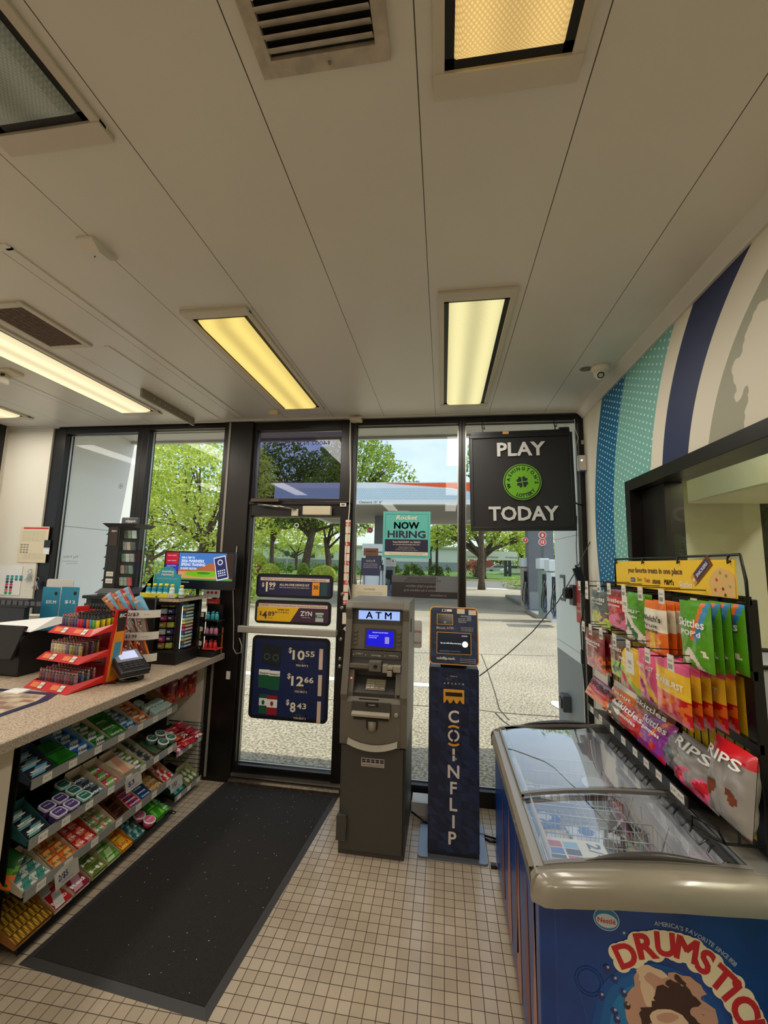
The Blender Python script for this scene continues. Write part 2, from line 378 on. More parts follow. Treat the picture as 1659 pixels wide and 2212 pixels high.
# room beyond the inner window
cream2 = mat('pale_plaster', (232, 226, 196), .7)
struct(MB().box(WX+T, 2.18, WY-.03, WY+.06, 0, CZ).build('wall_next_room', cream2))
struct(MB().box(WX+T, 4.6, WY+.06, WY+.065, CZ-.3, CZ).box(WX+T, 4.6, -1.0, WY+.06, CZ, CZ+.06).build('ceiling_next_room', cream2))
struct(MB().box(WX+T, 4.6, -1.0, WY-.03, -.1, 0).build('floor_next_room', tile))
struct(MB().box(4.5, 4.6, -1.0, WY, 0, CZ).box(WX+T, 4.6, -1.1, -1.0, 0, CZ).build('wall_next_room_far', cream2))
w8 = thing('window_8', None, None, (2.2, WY, 0), kind='structure')
MB().box(2.18, 2.33, WY-.03, WY+.06, 0, CZ).box(4.4, 4.5, WY-.03, WY+.06, 0, CZ).box(2.33, 4.4, WY-.03, WY+.06, 1.98, 2.16).box(2.33, 4.4, WY-.03, WY+.06, CZ-.1, CZ).box(2.33, 4.4, WY-.03, WY+.06, 0, .5).build('window_frame', bronze, w8)
MB().box(2.325, 4.405, WY+.01, WY+.016, .495, CZ-.095).build('pane', glass, w8)
q = P(1485, 1088, 'x', 1.62)
struct(MB().box(1.62, 2.3, -.9, q.y, q.z, CZ).build('trim_5', cream2, bevel=.01))
# ================================================================== DAYLIGHT
w = bpy.data.worlds.new('sky'); S.world = w; w.use_nodes = True; nt = w.node_tree; bg = nt.nodes['Background']
sky = nt.nodes.new('ShaderNodeTexSky'); sky.sky_type = 'NISHITA'; sky.sun_disc = False; sky.sun_elevation = math.radians(58); sky.sun_rotation = math.radians(105); sky.air_density = 1.2; sky.dust_density = 2
tc = nt.nodes.new('ShaderNodeTexCoord'); nz = nt.nodes.new('ShaderNodeTexNoise'); nz.inputs['Scale'].default_value = 5; nz.inputs['Detail'].default_value = 7; nz.inputs['Roughness'].default_value = .6
mp = nt.nodes.new('ShaderNodeMapping'); mp.inputs['Scale'].default_value = (1, 1, 3); nt.links.new(tc.outputs['Generated'], mp.inputs[0]); nt.links.new(mp.outputs[0], nz.inputs['Vector'])
rp = nt.nodes.new('ShaderNodeValToRGB'); rp.color_ramp.elements[0].position = .35; rp.color_ramp.elements[1].position = .75; rp.color_ramp.elements[0].color = (.1, .1, .1, 1); nt.links.new(nz.outputs['Fac'], rp.inputs[0])
k = math_n(nt, 'MULTIPLY', rp.outputs[0], .55); k = math_n(nt, 'ADD', k, .25)
mx = nt.nodes.new('ShaderNodeMixRGB'); nt.links.new(k, mx.inputs[0]); nt.links.new(sky.outputs[0], mx.inputs[1]); mx.inputs[2].default_value = (4.1, 4.4, 4.9, 1)
nt.links.new(mx.outputs[0], bg.inputs['Color']); bg.inputs['Strength'].default_value = .2
sl = bpy.data.lights.new('sun', 'SUN'); sl.energy = 2.6; sl.angle = math.radians(.6); sl.color = (1, .93, .80)
so = bpy.data.objects.new('sun', sl); COL.objects.link(so)
sd = Vector((math.cos(math.radians(58))*.985, math.cos(math.radians(58))*.17, math.sin(math.radians(58)))); so.location = (30, -10, 40)
so.rotation_euler = sd.to_track_quat('Z', 'Y').to_euler()

# ================================================================== OUTSIDE
conc = mat('pavement', (186, 174, 154), .9)
nt, b, N = nodes(conc); tc = N('TexCoord')
n1 = N('TexNoise', _Scale=38.0, _Detail=3.0); n2 = N('TexNoise', _Scale=.7, _Detail=4.0); n3 = N('TexVoronoi', _Scale=55.0)
for n in (n1, n2, n3): nt.links.new(tc.outputs['Object'], n.inputs['Vector'])
r1 = N('ValToRGB'); r1.color_ramp.elements[0].position = .36; r1.color_ramp.elements[1].position = .6; r1.color_ramp.elements[0].color = lin((128, 116, 98)); r1.color_ramp.elements[1].color = lin((202, 190, 168)); nt.links.new(n1.outputs['Fac'], r1.inputs[0])
r2 = N('MapRange'); r2.inputs[1].default_value = .3; r2.inputs[2].default_value = .7; r2.inputs[3].default_value = .8; r2.inputs[4].default_value = 1.05; nt.links.new(n2.outputs['Fac'], r2.inputs[0])
mx = N('MixRGB', blend_type='MULTIPLY'); mx.inputs[0].default_value = 1; nt.links.new(r1.outputs[0], mx.inputs[1]); nt.links.new(r2.outputs[0], mx.inputs[2]); nt.links.new(mx.outputs[0], b.inputs['Base Color'])
asph = mat('asphalt', (128, 126, 124), .9, var=.15, vs=8)
grass = mat('grass', (104, 138, 52), .9, c2=(70, 104, 36), vs=2.5)
mulch = mat('planting_bed', (96, 80, 52), .95, c2=(70, 92, 40), vs=4)
curbm = mat('curb_concrete', (206, 196, 178), .8, var=.1, vs=5)
GZ = -.05
struct(MB().box(-60, 60, WY+.07, 33, -.4, GZ).build('ground', conc))
struct(MB().box(-90, 90, 33, 47, -.4, GZ-.01).build('ground_road', asph))
struct(MB().box(-90, 5, 47, 47.2, -.4, .07).box(5, 90, 47, 47.2, -.4, .07).build('ground_far_curb', mat('yellow_curb', (214, 186, 110), .8)))
gm = MB(); n = 24
for i in range(n):
    for j in range(6):
        def gp(i, j):
            x = -90+180*i/n; y = 47.2+j*8; return (x, y, .05+.55*min(1, j/2)+.08*math.sin(x*.3+j))
        gm.add([gp(i, j), gp(i+1, j), gp(i+1, j+1), gp(i, j+1)], [(0, 1, 2, 3)], 0, True)
struct(gm.build('ground_far_lawn', grass))
struct(MB().box(-60, 200, 95, 300, -.4, .9).build('ground_far_lot', asph))
# planted bed by the near curb, left, behind the door
bed = MB(); bed.box(-40, -7.2, 30.2, 30.45, GZ, .12, 1).box(-7.35, -7.1, 30.2, 36, GZ, .12, 1).box(-40, -7.35, 30.45, 36, GZ, .16, 0)
struct(bed.build('ground_planting_bed', [mulch, curbm]))
ib = MB(); q = P(1110, 1264, 'z', GZ)
ib.prism([(0, 0), (3.6, 1.1), (9, 1.6), (9, 5), (1.2, 4.2), (-1.6, 2.0)], (q.x, 30.5, GZ), X, Y, (0, 0, .2), 1).prism([(.3, .35), (3.6, 1.4), (8.8, 1.9), (8.8, 4.8), (1.4, 3.9), (-1.1, 2.0)], (q.x, 30.5, .14), X, Y, (0, 0, .1), 0)
struct(ib.build('ground_corner_bed', [grass, curbm]))
# expansion joints, cracks and paint on the pavement
cr = MB()
def crack(pts, w=.014):
    pts = [P(a, b_, 'z', GZ) for a, b_ in pts]
    for a, b_ in zip(pts, pts[1:]):
        d = (b_-a); nn = Vector((-d.y, d.x, 0)).normalized()*w/2
        cr.quad(a-nn+Z*.002, b_-nn+Z*.002, b_+nn+Z*.002, a+nn+Z*.002)
crack([(1040, 1414), (1052, 1445), (1068, 1493), (1079, 1533), (1100, 1556)]); crack([(1036, 1534), (1080, 1540), (1140, 1544), (1208, 1549)], .02); crack([(500, 1499), (620, 1507), (725, 1512)]); crack([(888, 1523), (925, 1526)], .02)
crack([(500, 1395), (720, 1402), (900, 1410), (1200, 1417)], .02); crack([(1070, 1540), (1085, 1556), (1110, 1575)], .02)
struct(cr.build('ground_cracks', mat('crack_dark', (70, 62, 54), .9)))
pt = MB(); q = P(740, 1467, 'z', GZ)
pt.box(-3.4, -.1, q.y-.10, q.y+.06, GZ+.001, GZ+.004)
struct(pt.build('ground_painted_line', mat('road_paint', (236, 232, 224), .7)))
c = P(1200, 1524, 'z', GZ+.002)
tag(MB().text('5', c+Vector((0, 0, .004)), -Y, X, .42, w=.34, al='c', bold=.06).build('painted_number', MC['road_paint']), 'white number painted on the pavement beside the pale grey pier', 'pavement marking')
ps = P(1074, 1273, 'z', GZ)
tag(MB().box(ps.x-.75, ps.x+.75, ps.y-.5, ps.y+.5, GZ, GZ+.03).build('utility_cover', MC['road_paint']), 'white slab on the pavement in front of the corner flower bed', 'slab')

# wing walls and eave of this building
pier = mat('pier_panel', (236, 240, 240), .6, bump=.03, bs=300); pierb = mat('pier_base', (142, 146, 148), .6)
pr = MB().box(1.12, 1.75, WY+.06, 4.36, .905, 3.0, 0).box(1.12, 1.75, WY+.06, 4.36, GZ, .905, 1).box(1.119, 1.12, WY+.06, 4.36, .985, .989, 1).box(1.119, 1.12, WY+.06, 4.36, 1.96, 1.964, 1)
struct(pr.build('wall_outer_right', [pier, pierb]))
lm = MB().box(-4.3, -3.5, WY+.06, 4.12, GZ, 3.0, 0).box(-3.5, -3.499, WY+.06, 4.12, 1.955, 1.96, 1)
struct(lm.build('wall_outer_left', [mat('pier_white', (248, 248, 248), .6), pierb]))
struct(MB().box(-7, 6, WY+.06, 4.0, 2.98, 3.02).box(-7, 6, 4.0, 4.05, 2.955, 3.5).box(-7, 6, WY+.2, WY+.24, 2.95, 2.98).box(-7, 6, 3.72, 3.75, 2.965, 2.98).build('trim_6', mat('soffit', (206, 204, 200), .6)))
struct(MB().box(-7, 6, BY, 4.0, 3.3, 3.5).build('roof', asph))
oc = thing('wall_outlet', 'small outlet cover on the grey base of the outer pier', 'outlet', (1.11, 4.01, .42))
MB().box(1.05, 1.12, 3.95, 4.07, .42, .56).build('box', mat('outlet_grey', (96, 98, 100), .5), oc, bevel=.008)
MB().box(1.04, 1.05, 3.97, 4.05, .45, .53).build('flap', blackpl, oc)
oc = thing('pump_switch_box', 'round emergency stop switch on the outer pier', 'switch', (1.1, 3.75, 1.37)); q = P(1240, 1284, 'x', 1.11)
MB().box(1.085, 1.12, q.y-.05, q.y+.05, q.z-.09, q.z+.08).build('plate', MC['outlet_grey'], oc)
MB().lathe([(.05, 0), (.05, .05), (.04, .06)], (1.085, q.y, q.z+.01), (-1, 0, 0), 18).build('button', blackpl, oc)
q = P(1216, 1272, 'x', 1.118)
tag(MB().box(1.112, 1.12, q.y-.075, q.y+.075, q.z-.11, q.z+.13).box(1.108, 1.112, q.y-.055, q.y+.055, q.z-.08, q.z+.1, 1).build('wall_plate', [MC['outlet_grey'], pier]), 'grey rectangular frame on the outer pier, left of the stop switch', 'wall plate')
q = P(1251, 1295, 'x', 1.115)
rs = tag(MB().box(1.112, 1.119, q.y-.12, q.y+.07, q.z-.19, q.z+.17).build('warning_sign', mat('sign_red', (206, 52, 50), .5)), 'red notice on the outer pier beside the black frame', 'sign')
MB().text('STOP', (1.111, q.y, q.z-.06), -Y, Z, .03).text('PUMPS', (1.111, q.y, q.z-.11), -Y, Z, .025).build('lettering', inkwhite, rs)

# ---------------- fuel canopy
cw = mat('canopy_white', (226, 232, 238), .4); cun = mat('canopy_underside', (156, 154, 150), .6)
cf = mat('canopy_blue_dots', (176, 204, 224), .45)
nt, b, N = nodes(cf); tc = N('TexCoord'); vo = N('TexBrick', offset=.5); vo.inputs['Scale'].default_value = 1; vo.inputs['Brick Width'].default_value = .09; vo.inputs['Row Height'].default_value = .07; vo.inputs['Mortar Size'].default_value = .016
mp = N('Mapping'); mp.inputs['Rotation'].default_value = (PI/2, 0, 0); nt.links.new(tc.outputs['Object'], mp.inputs[0]); nt.links.new(mp.outputs[0], vo.inputs['Vector'])
vo.inputs['Color1'].default_value = lin((160, 196, 220)); vo.inputs['Color2'].default_value = lin((172, 204, 224)); vo.inputs['Mortar'].default_value = lin((206, 220, 230)); nt.links.new(vo.outputs['Color'], b.inputs['Base Color'])
CY0, CY1, CB, CT, CXL, CXR = 16.0, 24.4, 4.03, 4.92, -7.05, 10.5
cn = thing('fuel_canopy', 'white and pale blue fuel canopy with orange wedge beyond the right windows', 'canopy', (0, 20, GZ))
m = MB().box(CXL, CXR, CY0, CY0+.3, CB, CT, 0).box(CXL, CXR, CY1-.3, CY1, CB, CT, 0).box(CXL, CXL+.3, CY0+.3, CY1-.3, CB, CT, 0).box(CXR-.3, CXR, CY0+.3, CY1-.3, CB, CT, 0)
m.build('fascia', cw, cn)
MB().box(CXL+.3, CXR-.3, CY0+.3, CY1-.3, CB+.03, CB+.2).build('underside', cun, cn)
m = MB(); yf = CY0-.006
m.quad((CXL+.02, yf, CB+.19), (-1.0, yf, CB+.19), (-1.0, yf, CT-.24), (CXL+.02, yf, CT-.24))
pts = [(-1.0, CT-.24), (0, CT-.26), (.8, CT-.34), (1.5, CT-.47), (2.3, CT-.70)]
for (x0, z0), (x1, z1) in zip(pts, pts[1:]): m.quad((x0, yf, CB+.19), (x1, yf, CB+.19), (x1, yf, z1), (x0, yf, z0))
m.build('dotted_band', cf, cn)
m = MB(); up = [(-2.3, CT-.02), (-1, CT-.04), (.3, CT-.03), (3, CT-.02)]; lo = [(-2.3, CT-.04), (-1, CT-.14), (.3, CT-.24), (3, CT-.75)]
for i in range(3): m.quad((lo[i][0], yf-.004, lo[i][1]), (lo[i+1][0], yf-.004, lo[i+1][1]), (up[i+1][0], yf-.004, up[i+1][1]), (up[i][0], yf-.004, up[i][1]))
m.build('orange_wedge', mat('canopy_orange', (236, 92, 30), .5), cn)
m = MB(); m.quad((5.6, yf-.003, CT-.45), (10, yf-.003, CB+.05), (10, yf-.003, CB+.22), (5.6, yf-.003, CT-.2)); m.build('blue_stripe', mat('canopy_blue', (60, 150, 200), .5), cn)
q = P(797, 1088, 'y', yf-.01)
MB().text("Clearance 15'  6\"", (q.x-.42, yf-.008, CB+.03), X, Z, .1, w=.95, al='l').build('lettering', navy_ink, cn)
m = MB()
for i in range(5):
    for j in range(2): m.box(CXL+1.5+3.4*i, CXL+2.1+3.4*i, CY0+2.2+3.6*j, CY0+2.8+3.6*j, CB+.0, CB+.03)
m.build('canopy_light', cw, cn)
colm = mat('column_grey', (112, 116, 122), .5, .2); colm2 = mat('column_grey2', (140, 144, 150), .5)
def column(px0, px1, y, d, label):
    a = P(px0, 1250, 'y', y).x; b_ = P(px1, 1250, 'y', y).x
    c = thing('canopy_column', label, 'column', ((a+b_)/2, y, GZ))
    MB().box(a, b_, y, y+d, GZ+.15, CB+.05).build('shaft', colm, c, bevel=.02)
    MB().box(a+.02, b_-.02, y-.012, y, GZ+.16, .75).build('guard', colm2, c)
    return c
column(806, 831, 20.5, .5, 'slim grey canopy column behind the green poster')
column(1142, 1181, 15.9, .55, 'broad grey canopy column beside the far pump, under the black hanging sign')
column(1176, 1198, 13.8, .4, 'grey canopy column closest to the pale pier')
def island(px0, px1, py, d, label):
    a = P(px0, py, 'z', GZ); b_ = P(px1, py, 'z', GZ)
    return tag(MB().box(a.x, b_.x, a.y, a.y+d, GZ, GZ+.15).build('pump_island', mat('island_concrete', (150, 148, 142), .8), bevel=.03), label, 'pump island')
island(1124, 1185, 1308, 4.5, 'raised concrete island under the broad canopy column')
island(1158, 1262, 1336, 1.8, 'raised concrete island nearest to the pale pier')
island(772, 850, 1307, 4.5, 'raised concrete island seen behind the bank machine')
def bubble(px, py, y, r, t, label):
    q = P(px, py, 'y', y); o = thing('pump_number_sign', label, 'sign', q, 'pump number discs')
    MB().prism([(r*math.cos(a*PI/14), r*math.sin(a*PI/14)) for a in range(28)], (q.x, q.y+.02, q.z), X, Z, (0, -.04, 0)).build('disc', inkwhite, o)
    MB().disc((q.x, q.y-.024, q.z), X, Z, r*.86, 28).build('red_face', MC['sign_red'], o)
    MB().text(t, (q.x, q.y-.03, q.z-r*.38), X, Z, r*.76, bold=.04).build('lettering', inkwhite, o)
bubble(799.5, 1145, 20.4, .155, '16', 'red disc with the number 16 on the slim canopy column')
bubble(1134.5, 1167, 15.8, .10, '7', 'red disc with the number 7 left of the broad column')
bubble(1171.5, 1156, 13.7, .118, '8', 'red disc with the number 8, above the disc with 12')
bubble(1171.5, 1171, 13.7, .118, '12', 'red disc with the number 12, below the disc with 8')
bubble(1598, 1168, 13.5, .155, '4', 'red disc with the number 4, seen through the inner window')
bubble(1600, 1183, 13.5, .155, '10', 'red disc with the number 10, seen through the inner window')
column(1601, 1653, 13.7, .6, 'wide grey column seen through the inner window')
pw = mat('pump_white', (216, 222, 226), .4); pbl = mat('pump_blue', (120, 136, 160), .4); pgr = mat('pump_green', (128, 148, 140), .5)
def pump(px0, px1, y, z0, z1, label, body=pw, valance=True):
    a = P(px0, 1250, 'y', y).x; b_ = P(px1, 1250, 'y', y).x; w_ = b_-a
    t = thing('fuel_pump', label, 'fuel pump', ((a+b_)/2, y, z0), 'fuel pumps')
    MB().box(a, b_, y, y+.55, z0, z1-.38).build('cabinet', body, t, bevel=.02)
    MB().box(a-.05, b_+.05, y-.03, y+.58, z1-.34, z1).box(a+.04, a+.1, y+.2, y+.3, z1-.38, z1-.34).box(b_-.1, b_-.04, y+.2, y+.3, z1-.38, z1-.34).build('top_sign', pw, t, bevel=.02)
    MB().box(a+w_*.12, b_-w_*.12, y-.012, y, z1-.95, z1-.5).build('display', mat('pump_screen', (40, 48, 58), .2), t)
    MB().box(a+w_*.1, b_-w_*.1, y-.012, y, z0+.1, z0+.55).build('lower_panel', pbl, t)
    for i, sx in enumerate((.06, w_-.06)):
        nz_ = MB().box(a+sx-.05, a+sx+.05, y-.09, y-.01, z1-1.15, z1-.9).build('nozzle', blackpl if i else pgr, t)
        MB().tube([(a+sx, y-.06, z1-.7), (a+sx-.1, y-.14, z1-1.2), (a+sx-.12, y-.16, z0+.35), (a+sx-.04, y-.16, z0+.18), (a+sx+.05, y-.12, z0+.4), (a+sx+.02, y-.08, z1-1.15)], .018, 6).build('hose', blackpl, t)
    return t
pump(783, 829, 17.6, .1, 2.5, 'white fuel pump behind the dark window stickers')
pump(832, 850, 19.5, .1, 1.85, 'grey fuel pump right of the white one, half hidden by the green poster', mat('pump_grey', (130, 136, 146), .5))
pump(1130, 1143, 16.2, .1, 2.0, 'fuel pump at the left edge of the broad canopy column', mat('pump_tan', (176, 160, 148), .5))
pump(1170, 1183, 13.6, .1, 1.95, 'fuel pump with green lower panel by the closest column', pgr)
pump(1190, 1204, 12.6, .1, 1.9, 'fuel pump touching the edge of the pale pier in view')
pump(1612, 1700, 11.5, .1, 1.75, 'pale fuel pump seen through the inner window')
q = P(849, 1212, 'y', 19.4); o_ = tag(MB().box(q.x-.1, q.x+.1, 19.4, 19.43, q.z-.12, q.z+.12).build('pump_tag', inkwhite), 'small square pump tag with a red 6 beneath the green poster', 'sign'); MB().text('6', (q.x, 19.39, q.z-.05), X, Z, .12, bold=.018).build('lettering', red_ink, o_)

# ---------------- distant building, sign board, cars
db = thing('store_building', 'long white store building with blue grey base beyond the road', 'building', (-6, 62, .5))
a = P(770, 1210, 'y', 62).x; b_ = P(990, 1210, 'y', 62).x
MB().box(-30, b_+1, 62, 70, 1.95, 4.0).build('wall', mat('far_white', (228, 228, 228), .7), db)
MB().box(-30, b_+1, 61.95, 62, .3, 1.95).build('wall_base', mat('far_blue', (150, 156, 172), .7), db)
MB().box(-30.3, b_+1.3, 61.6, 70.2, 4.0, 4.25).build('roof', mat('far_roof', (178, 176, 176), .6), db)
m = MB(); [m.box(-24+3*i, -23+3*i, 61.9, 62.0, 2.2, 3.0) for i in range(6)]; m.build('window', mat('far_glass', (70, 78, 90), .2), db)
sb = thing('sign_board', 'long white sign board on posts beyond the lawn', 'sign board', (6, 55, .6))
q0 = P(1003, 1193, 'y', 55); q1 = P(1118, 1211, 'y', 55)
MB().box(q0.x, q1.x, 55, 55.3, q1.z, q0.z+.2).build('board', mat('board_white', (236, 236, 236), .5), sb)
for px in (1092, 1101): x = P(px, 1200, 'y', 55).x; MB().box(x-.2, x+.2, 55.05, 55.25, .3, q1.z+.1).build('post', mat('post_dark', (52, 58, 60), .5), sb)
m = MB(); [m.text('STORAGE', (q0.x+1.2+2.4*i, 54.98, q1.z+.25), X, Z, .22, w=1.5) for i in range(3)]; m.build('lettering', inkblack, sb)
rb = thing('restaurant_building', 'low building with a red roof far behind the lawn', 'building', (7, 85, .6)); q0 = P(1018, 1225, 'y', 85); q1 = P(1066, 1240, 'y', 85)
MB().box(q0.x, q1.x, 85, 92, .5, q0.z).build('wall', MC['far_white'], rb); MB().prism([(0, 0), (q1.x-q0.x+.8, 0), (q1.x-q0.x, 1.4), (.6, 1.4)], (q0.x-.4, 84.6, q0.z), X, Z, (0, 8, 0)).build('roof', mat('far_red', (150, 60, 48), .7), rb)
def car(px, py, y, label, cm):
    q = P(px, py, 'y', y); L = 4.4; t = thing('parked_car', label, 'car', q, 'cars parked beyond the lawn'); x, z = q.x, q.z
    body = [(-2.2, .3), (-2.25, .75), (-1.9, .9), (-1.3, 1.0), (-.8, 1.42), (.7, 1.45), (1.4, 1.0), (2.1, .85), (2.25, .6), (2.2, .3)]
    MB().prism(body, (x, y, z), X, Z, (0, 1.7, 0)).build('body', cm, t, bevel=.05)
    MB().prism([(-1.2, 1.0), (-.75, 1.36), (.65, 1.38), (1.25, 1.0)], (x, y-.01, z), X, Z, (0, 1.72, 0)).build('window', MC['far_glass'], t)
    for sx in (-1.35, 1.35): MB().lathe([(.33, 0), (.33, .2), (.18, .21)], (x+sx, y+.02, z+.33), (0, -1, 0), 16).build('wheel', blackpl, t)
car(1118, 1243, 62, 'white car parked beyond the lawn, closest of those under the sign board', mat('car_white', (236, 238, 240), .25, coat=.5))
car(1078, 1238, 78, 'silver car parked left of the sign board posts', mat('car_silver', (170, 176, 184), .25, .5))
car(1098, 1236, 84, 'dark car parked in the far row behind the posts', mat('car_dark', (60, 66, 76), .25, .3))
car(1132, 1234, 88, 'pale car in the far row, rightmost in view', mat('car_pale', (210, 212, 214), .3, .3))
q = P(943.5, 1232, 'y', 50)
tag(MB().tube([(q.x, 50, .2), (q.x, 50, 9)], [.17, .13], 10).build('utility_pole', mat('pole_wood', (72, 66, 60), .8)), 'dark utility pole in front of the long white building', 'pole')
q = P(619, 1232, 'y', 36)
sp_ = thing('road_sign', 'thin post with a round green sign behind the clipped bushes', 'road sign', (q.x, 36, 0)); MB().tube([(q.x, 36, 0), (q.x, 36, 2.1)], .03, 6).build('post', mat('sign_post', (150, 154, 150), .5, .4), sp_); MB().lathe([(.26, 0), (.26, .03)], (q.x, 35.96, 2.3), (0, -1, 0), 16).build('plate', mat('sign_green', (60, 110, 70), .5), sp_)

# ---------------- plants
def leaf_mat(name, c, c2):
    m = bpy.data.materials.new(name); m.use_nodes = True; nt = m.node_tree; nt.nodes.clear()
    o = nt.nodes.new('ShaderNodeOutputMaterial'); d = nt.nodes.new('ShaderNodeBsdfDiffuse'); t = nt.nodes.new('ShaderNodeBsdfTranslucent'); mx = nt.nodes.new('ShaderNodeMixShader'); mx.inputs[0].default_value = .5
    g = nt.nodes.new('ShaderNodeNewGeometry'); r = nt.nodes.new('ShaderNodeValToRGB'); r.color_ramp.elements[0].color = lin(c); r.color_ramp.elements[1].color = lin(c2)
    nt.links.new(g.outputs['Random Per Island'], r.inputs[0])
    for q in (d, t): nt.links.new(r.outputs[0], q.inputs['Color'])
    nt.links.new(d.outputs[0], mx.inputs[1]); nt.links.new(t.outputs[0], mx.inputs[2]); nt.links.new(mx.outputs[0], o.inputs['Surface']); return m
lf_y = leaf_mat('leaves_spring', (160, 184, 62), (232, 238, 128)); lf_g = leaf_mat('leaves_green', (104, 142, 50), (186, 204, 96)); lf_d = leaf_mat('leaves_dark', (72, 100, 46), (142, 166, 84)); lf_p = leaf_mat('leaves_pink', (150, 96, 84), (206, 150, 124))
bark = mat('bark', (92, 78, 62), .9, var=.4, vs=6)
def leaves(rng, cl, n, s):
    m = MB(); tot = sum(r[0]*r[1]*r[2] for c, r in cl)
    for c, r in cl:
        k = int(n*r[0]*r[1]*r[2]/tot)
        for _ in range(k):
            while True:
                p = Vector((rng.uniform(-1, 1), rng.uniform(-1, 1), rng.uniform(-1, 1)))
                if p.length <= 1 and (p.length > .45 or rng.random() < .35): break
            p = Vector((p.x*r[0], p.y*r[1], p.z*r[2]))+c
            if noise.noise(p*1.1) < -.12: continue
            a = Vector((rng.gauss(0, 1), rng.gauss(0, 1), rng.gauss(0, .7))).normalized(); b_ = a.orthogonal().normalized(); q = s*rng.uniform(.6, 1.3)
            m.add([p-a*q, p-b_*q*.55+a*q*.1, p+a*q, p+b_*q*.55+a*q*.1], [(0, 1, 2, 3)])
    return m
def tree(label, base, lean, th, tr, crown, n, s, lm, seed, nb=6, group=None, cat='tree', name='leafy_tree'):
    """base point, lean vector of trunk top, trunk height/radius, crown = list of (offset, radii) from base"""
    rng = random.Random(seed); base = Vector(base); t = thing(name, label, cat, base, group)
    top = base+Vector(lean)+Z*th; m = MB()
    m.tube([base-Z*.1, base+Vector(lean)*.2+Z*th*.1, base+Vector(lean)*.5+Z*th*.5, top], [tr*1.5, tr*1.1, tr, tr*.75], 10)
    cl = [(base+Vector(c), r) for c, r in crown]
    for i in range(nb):
        c, r = cl[i % len(cl)]; e = c+Vector((rng.uniform(-.5, .5)*r[0], rng.uniform(-.5, .5)*r[1], rng.uniform(-.2, .6)*r[2])); st = base+Vector(lean)*.8+Z*th*rng.uniform(.6, .98)
        md = (st+e)/2+Vector((rng.uniform(-.4, .4), rng.uniform(-.4, .4), .3))
        m.tube([st, md, e], [tr*.5, tr*.3, tr*.08], 6)
        for _ in range(2):
            e2 = e+Vector((rng.uniform(-1, 1)*r[0]*.5, rng.uniform(-1, 1)*r[1]*.5, rng.uniform(0, .5)*r[2])); m.tube([md, (md+e2)/2+Z*.15, e2], [tr*.2, tr*.13, tr*.05], 5)
    m.build('trunk', bark, t); leaves(rng, cl, n, s).build('foliage', lm, t, kind='stuff')
    return t
V = Vector
def cr_(*a): return [(V(c), r) for c, r in a]
# the large tree whose trunk stands behind the door, crown filling the pane over the door
q = P(652, 1222, 'y', 34)
tree('large spreading tree with leaning trunk behind the clipped bushes, seen through the door', (q.x, 34, .1), (1.0, 0, 0), 5, .33, cr_(((-2.5, 0, 9.3), (3.6, 3.0, 3.2)), ((2.3, 0, 9.0), (2.8, 2.6, 2.7)), ((-.2, 0, 5.9), (4.6, 2.6, 1.7)), ((-5, .5, 6.2), (2.6, 2.2, 2.2)), ((4.6, 0, 5.2), (1.6, 1.8, 1.2))), 15000, .17, lf_d, 1, 9)
q = P(588, 1218, 'y', 40)
tree('slim forked tree left of the leaning one, seen through the door', (q.x, 40, .2), (-.2, 0, 0), 4.2, .22, cr_(((-1.6, 0, 5.6), (2.8, 2, 1.7)), ((1.6, 0, 4.6), (2.0, 1.6, 1.1)), ((0, 0, 8), (3.4, 2.4, 2.2))), 6000, .15, lf_y, 2)
q = P(716, 1222, 'y', 42)
tree('tree with a dark trunk at the right edge of the door glass', (q.x, 42, .2), (-.8, 0, 0), 4, .3, cr_(((-.8, 0, 5.8), (2.4, 2, 1.6)), ((2.2, 0, 5.6), (2.3, 2, 1.6)), ((1.0, 0, 8.2), (3, 2.2, 2.2))), 6500, .15, lf_y, 3)
q = P(640, 1212, 'y', 56)
tree('bright yellow green tree in the far row behind the door', (q.x, 56, .3), (0, 0, 0), 2.5, .2, cr_(((-4, 0, 3.6), (4.5, 2, 2)), ((3.5, 0, 3.4), (3.8, 2, 1.5)), ((0, 0, 6), (6, 3, 3)), ((-7, 0, 6), (4, 3, 3))), 9000, .2, lf_y, 4)
# tree right of the door post, above the canopy
q = P(800, 1100, 'y', 30)
tree('tall light green tree showing above the left end of the canopy', (q.x-1.5, 31, 0), (0, 0, 0), 7, .3, cr_(((.2, 0, 9.6), (3.0, 2.4, 2.8)), ((3.2, 0, 8.2), (1.9, 1.4, 1.5)), ((-2, 0, 7.4), (2.4, 2, 2.0))), 9000, .15, lf_g, 5, 8)
q = P(1003, 1010, 'y', 30)
tree('sparse tree top between the two right windows above the canopy', (q.x+1.2, 30, 0), (0, 0, 0), 6.5, .2, cr_(((-.6, 0, 9.2), (.9, 1.2, 1.7)), ((1.4, 0, 10.4), (2.2, 1.5, 1.6)), ((3.8, 0, 10.9), (2.4, 1.5, 1.2)), ((2.4, 0, 8), (1.6, 1, 1.5))), 4200, .14, lf_g, 6, 8)
q = P(1037, 1240, 'y', 49)
tree('broad tree with thick trunk on the far lawn under the black hanging sign', (q.x, 49, .3), (.4, 0, 0), 3.4, .55, cr_(((-2.6, 0, 5.5), (3.4, 2.4, 1.6)), ((2.8, 0, 5.4), (3.2, 2.4, 1.8)), ((0, 0, 7.6), (5, 3, 2.5)), ((5.2, 0, 4.2), (1.6, 1.6, 1.6)), ((-5, 0, 4.4), (1.8, 1.6, 1.2))), 12000, .19, lf_y, 7, 10)
q = P(955, 1200, 'y', 53)
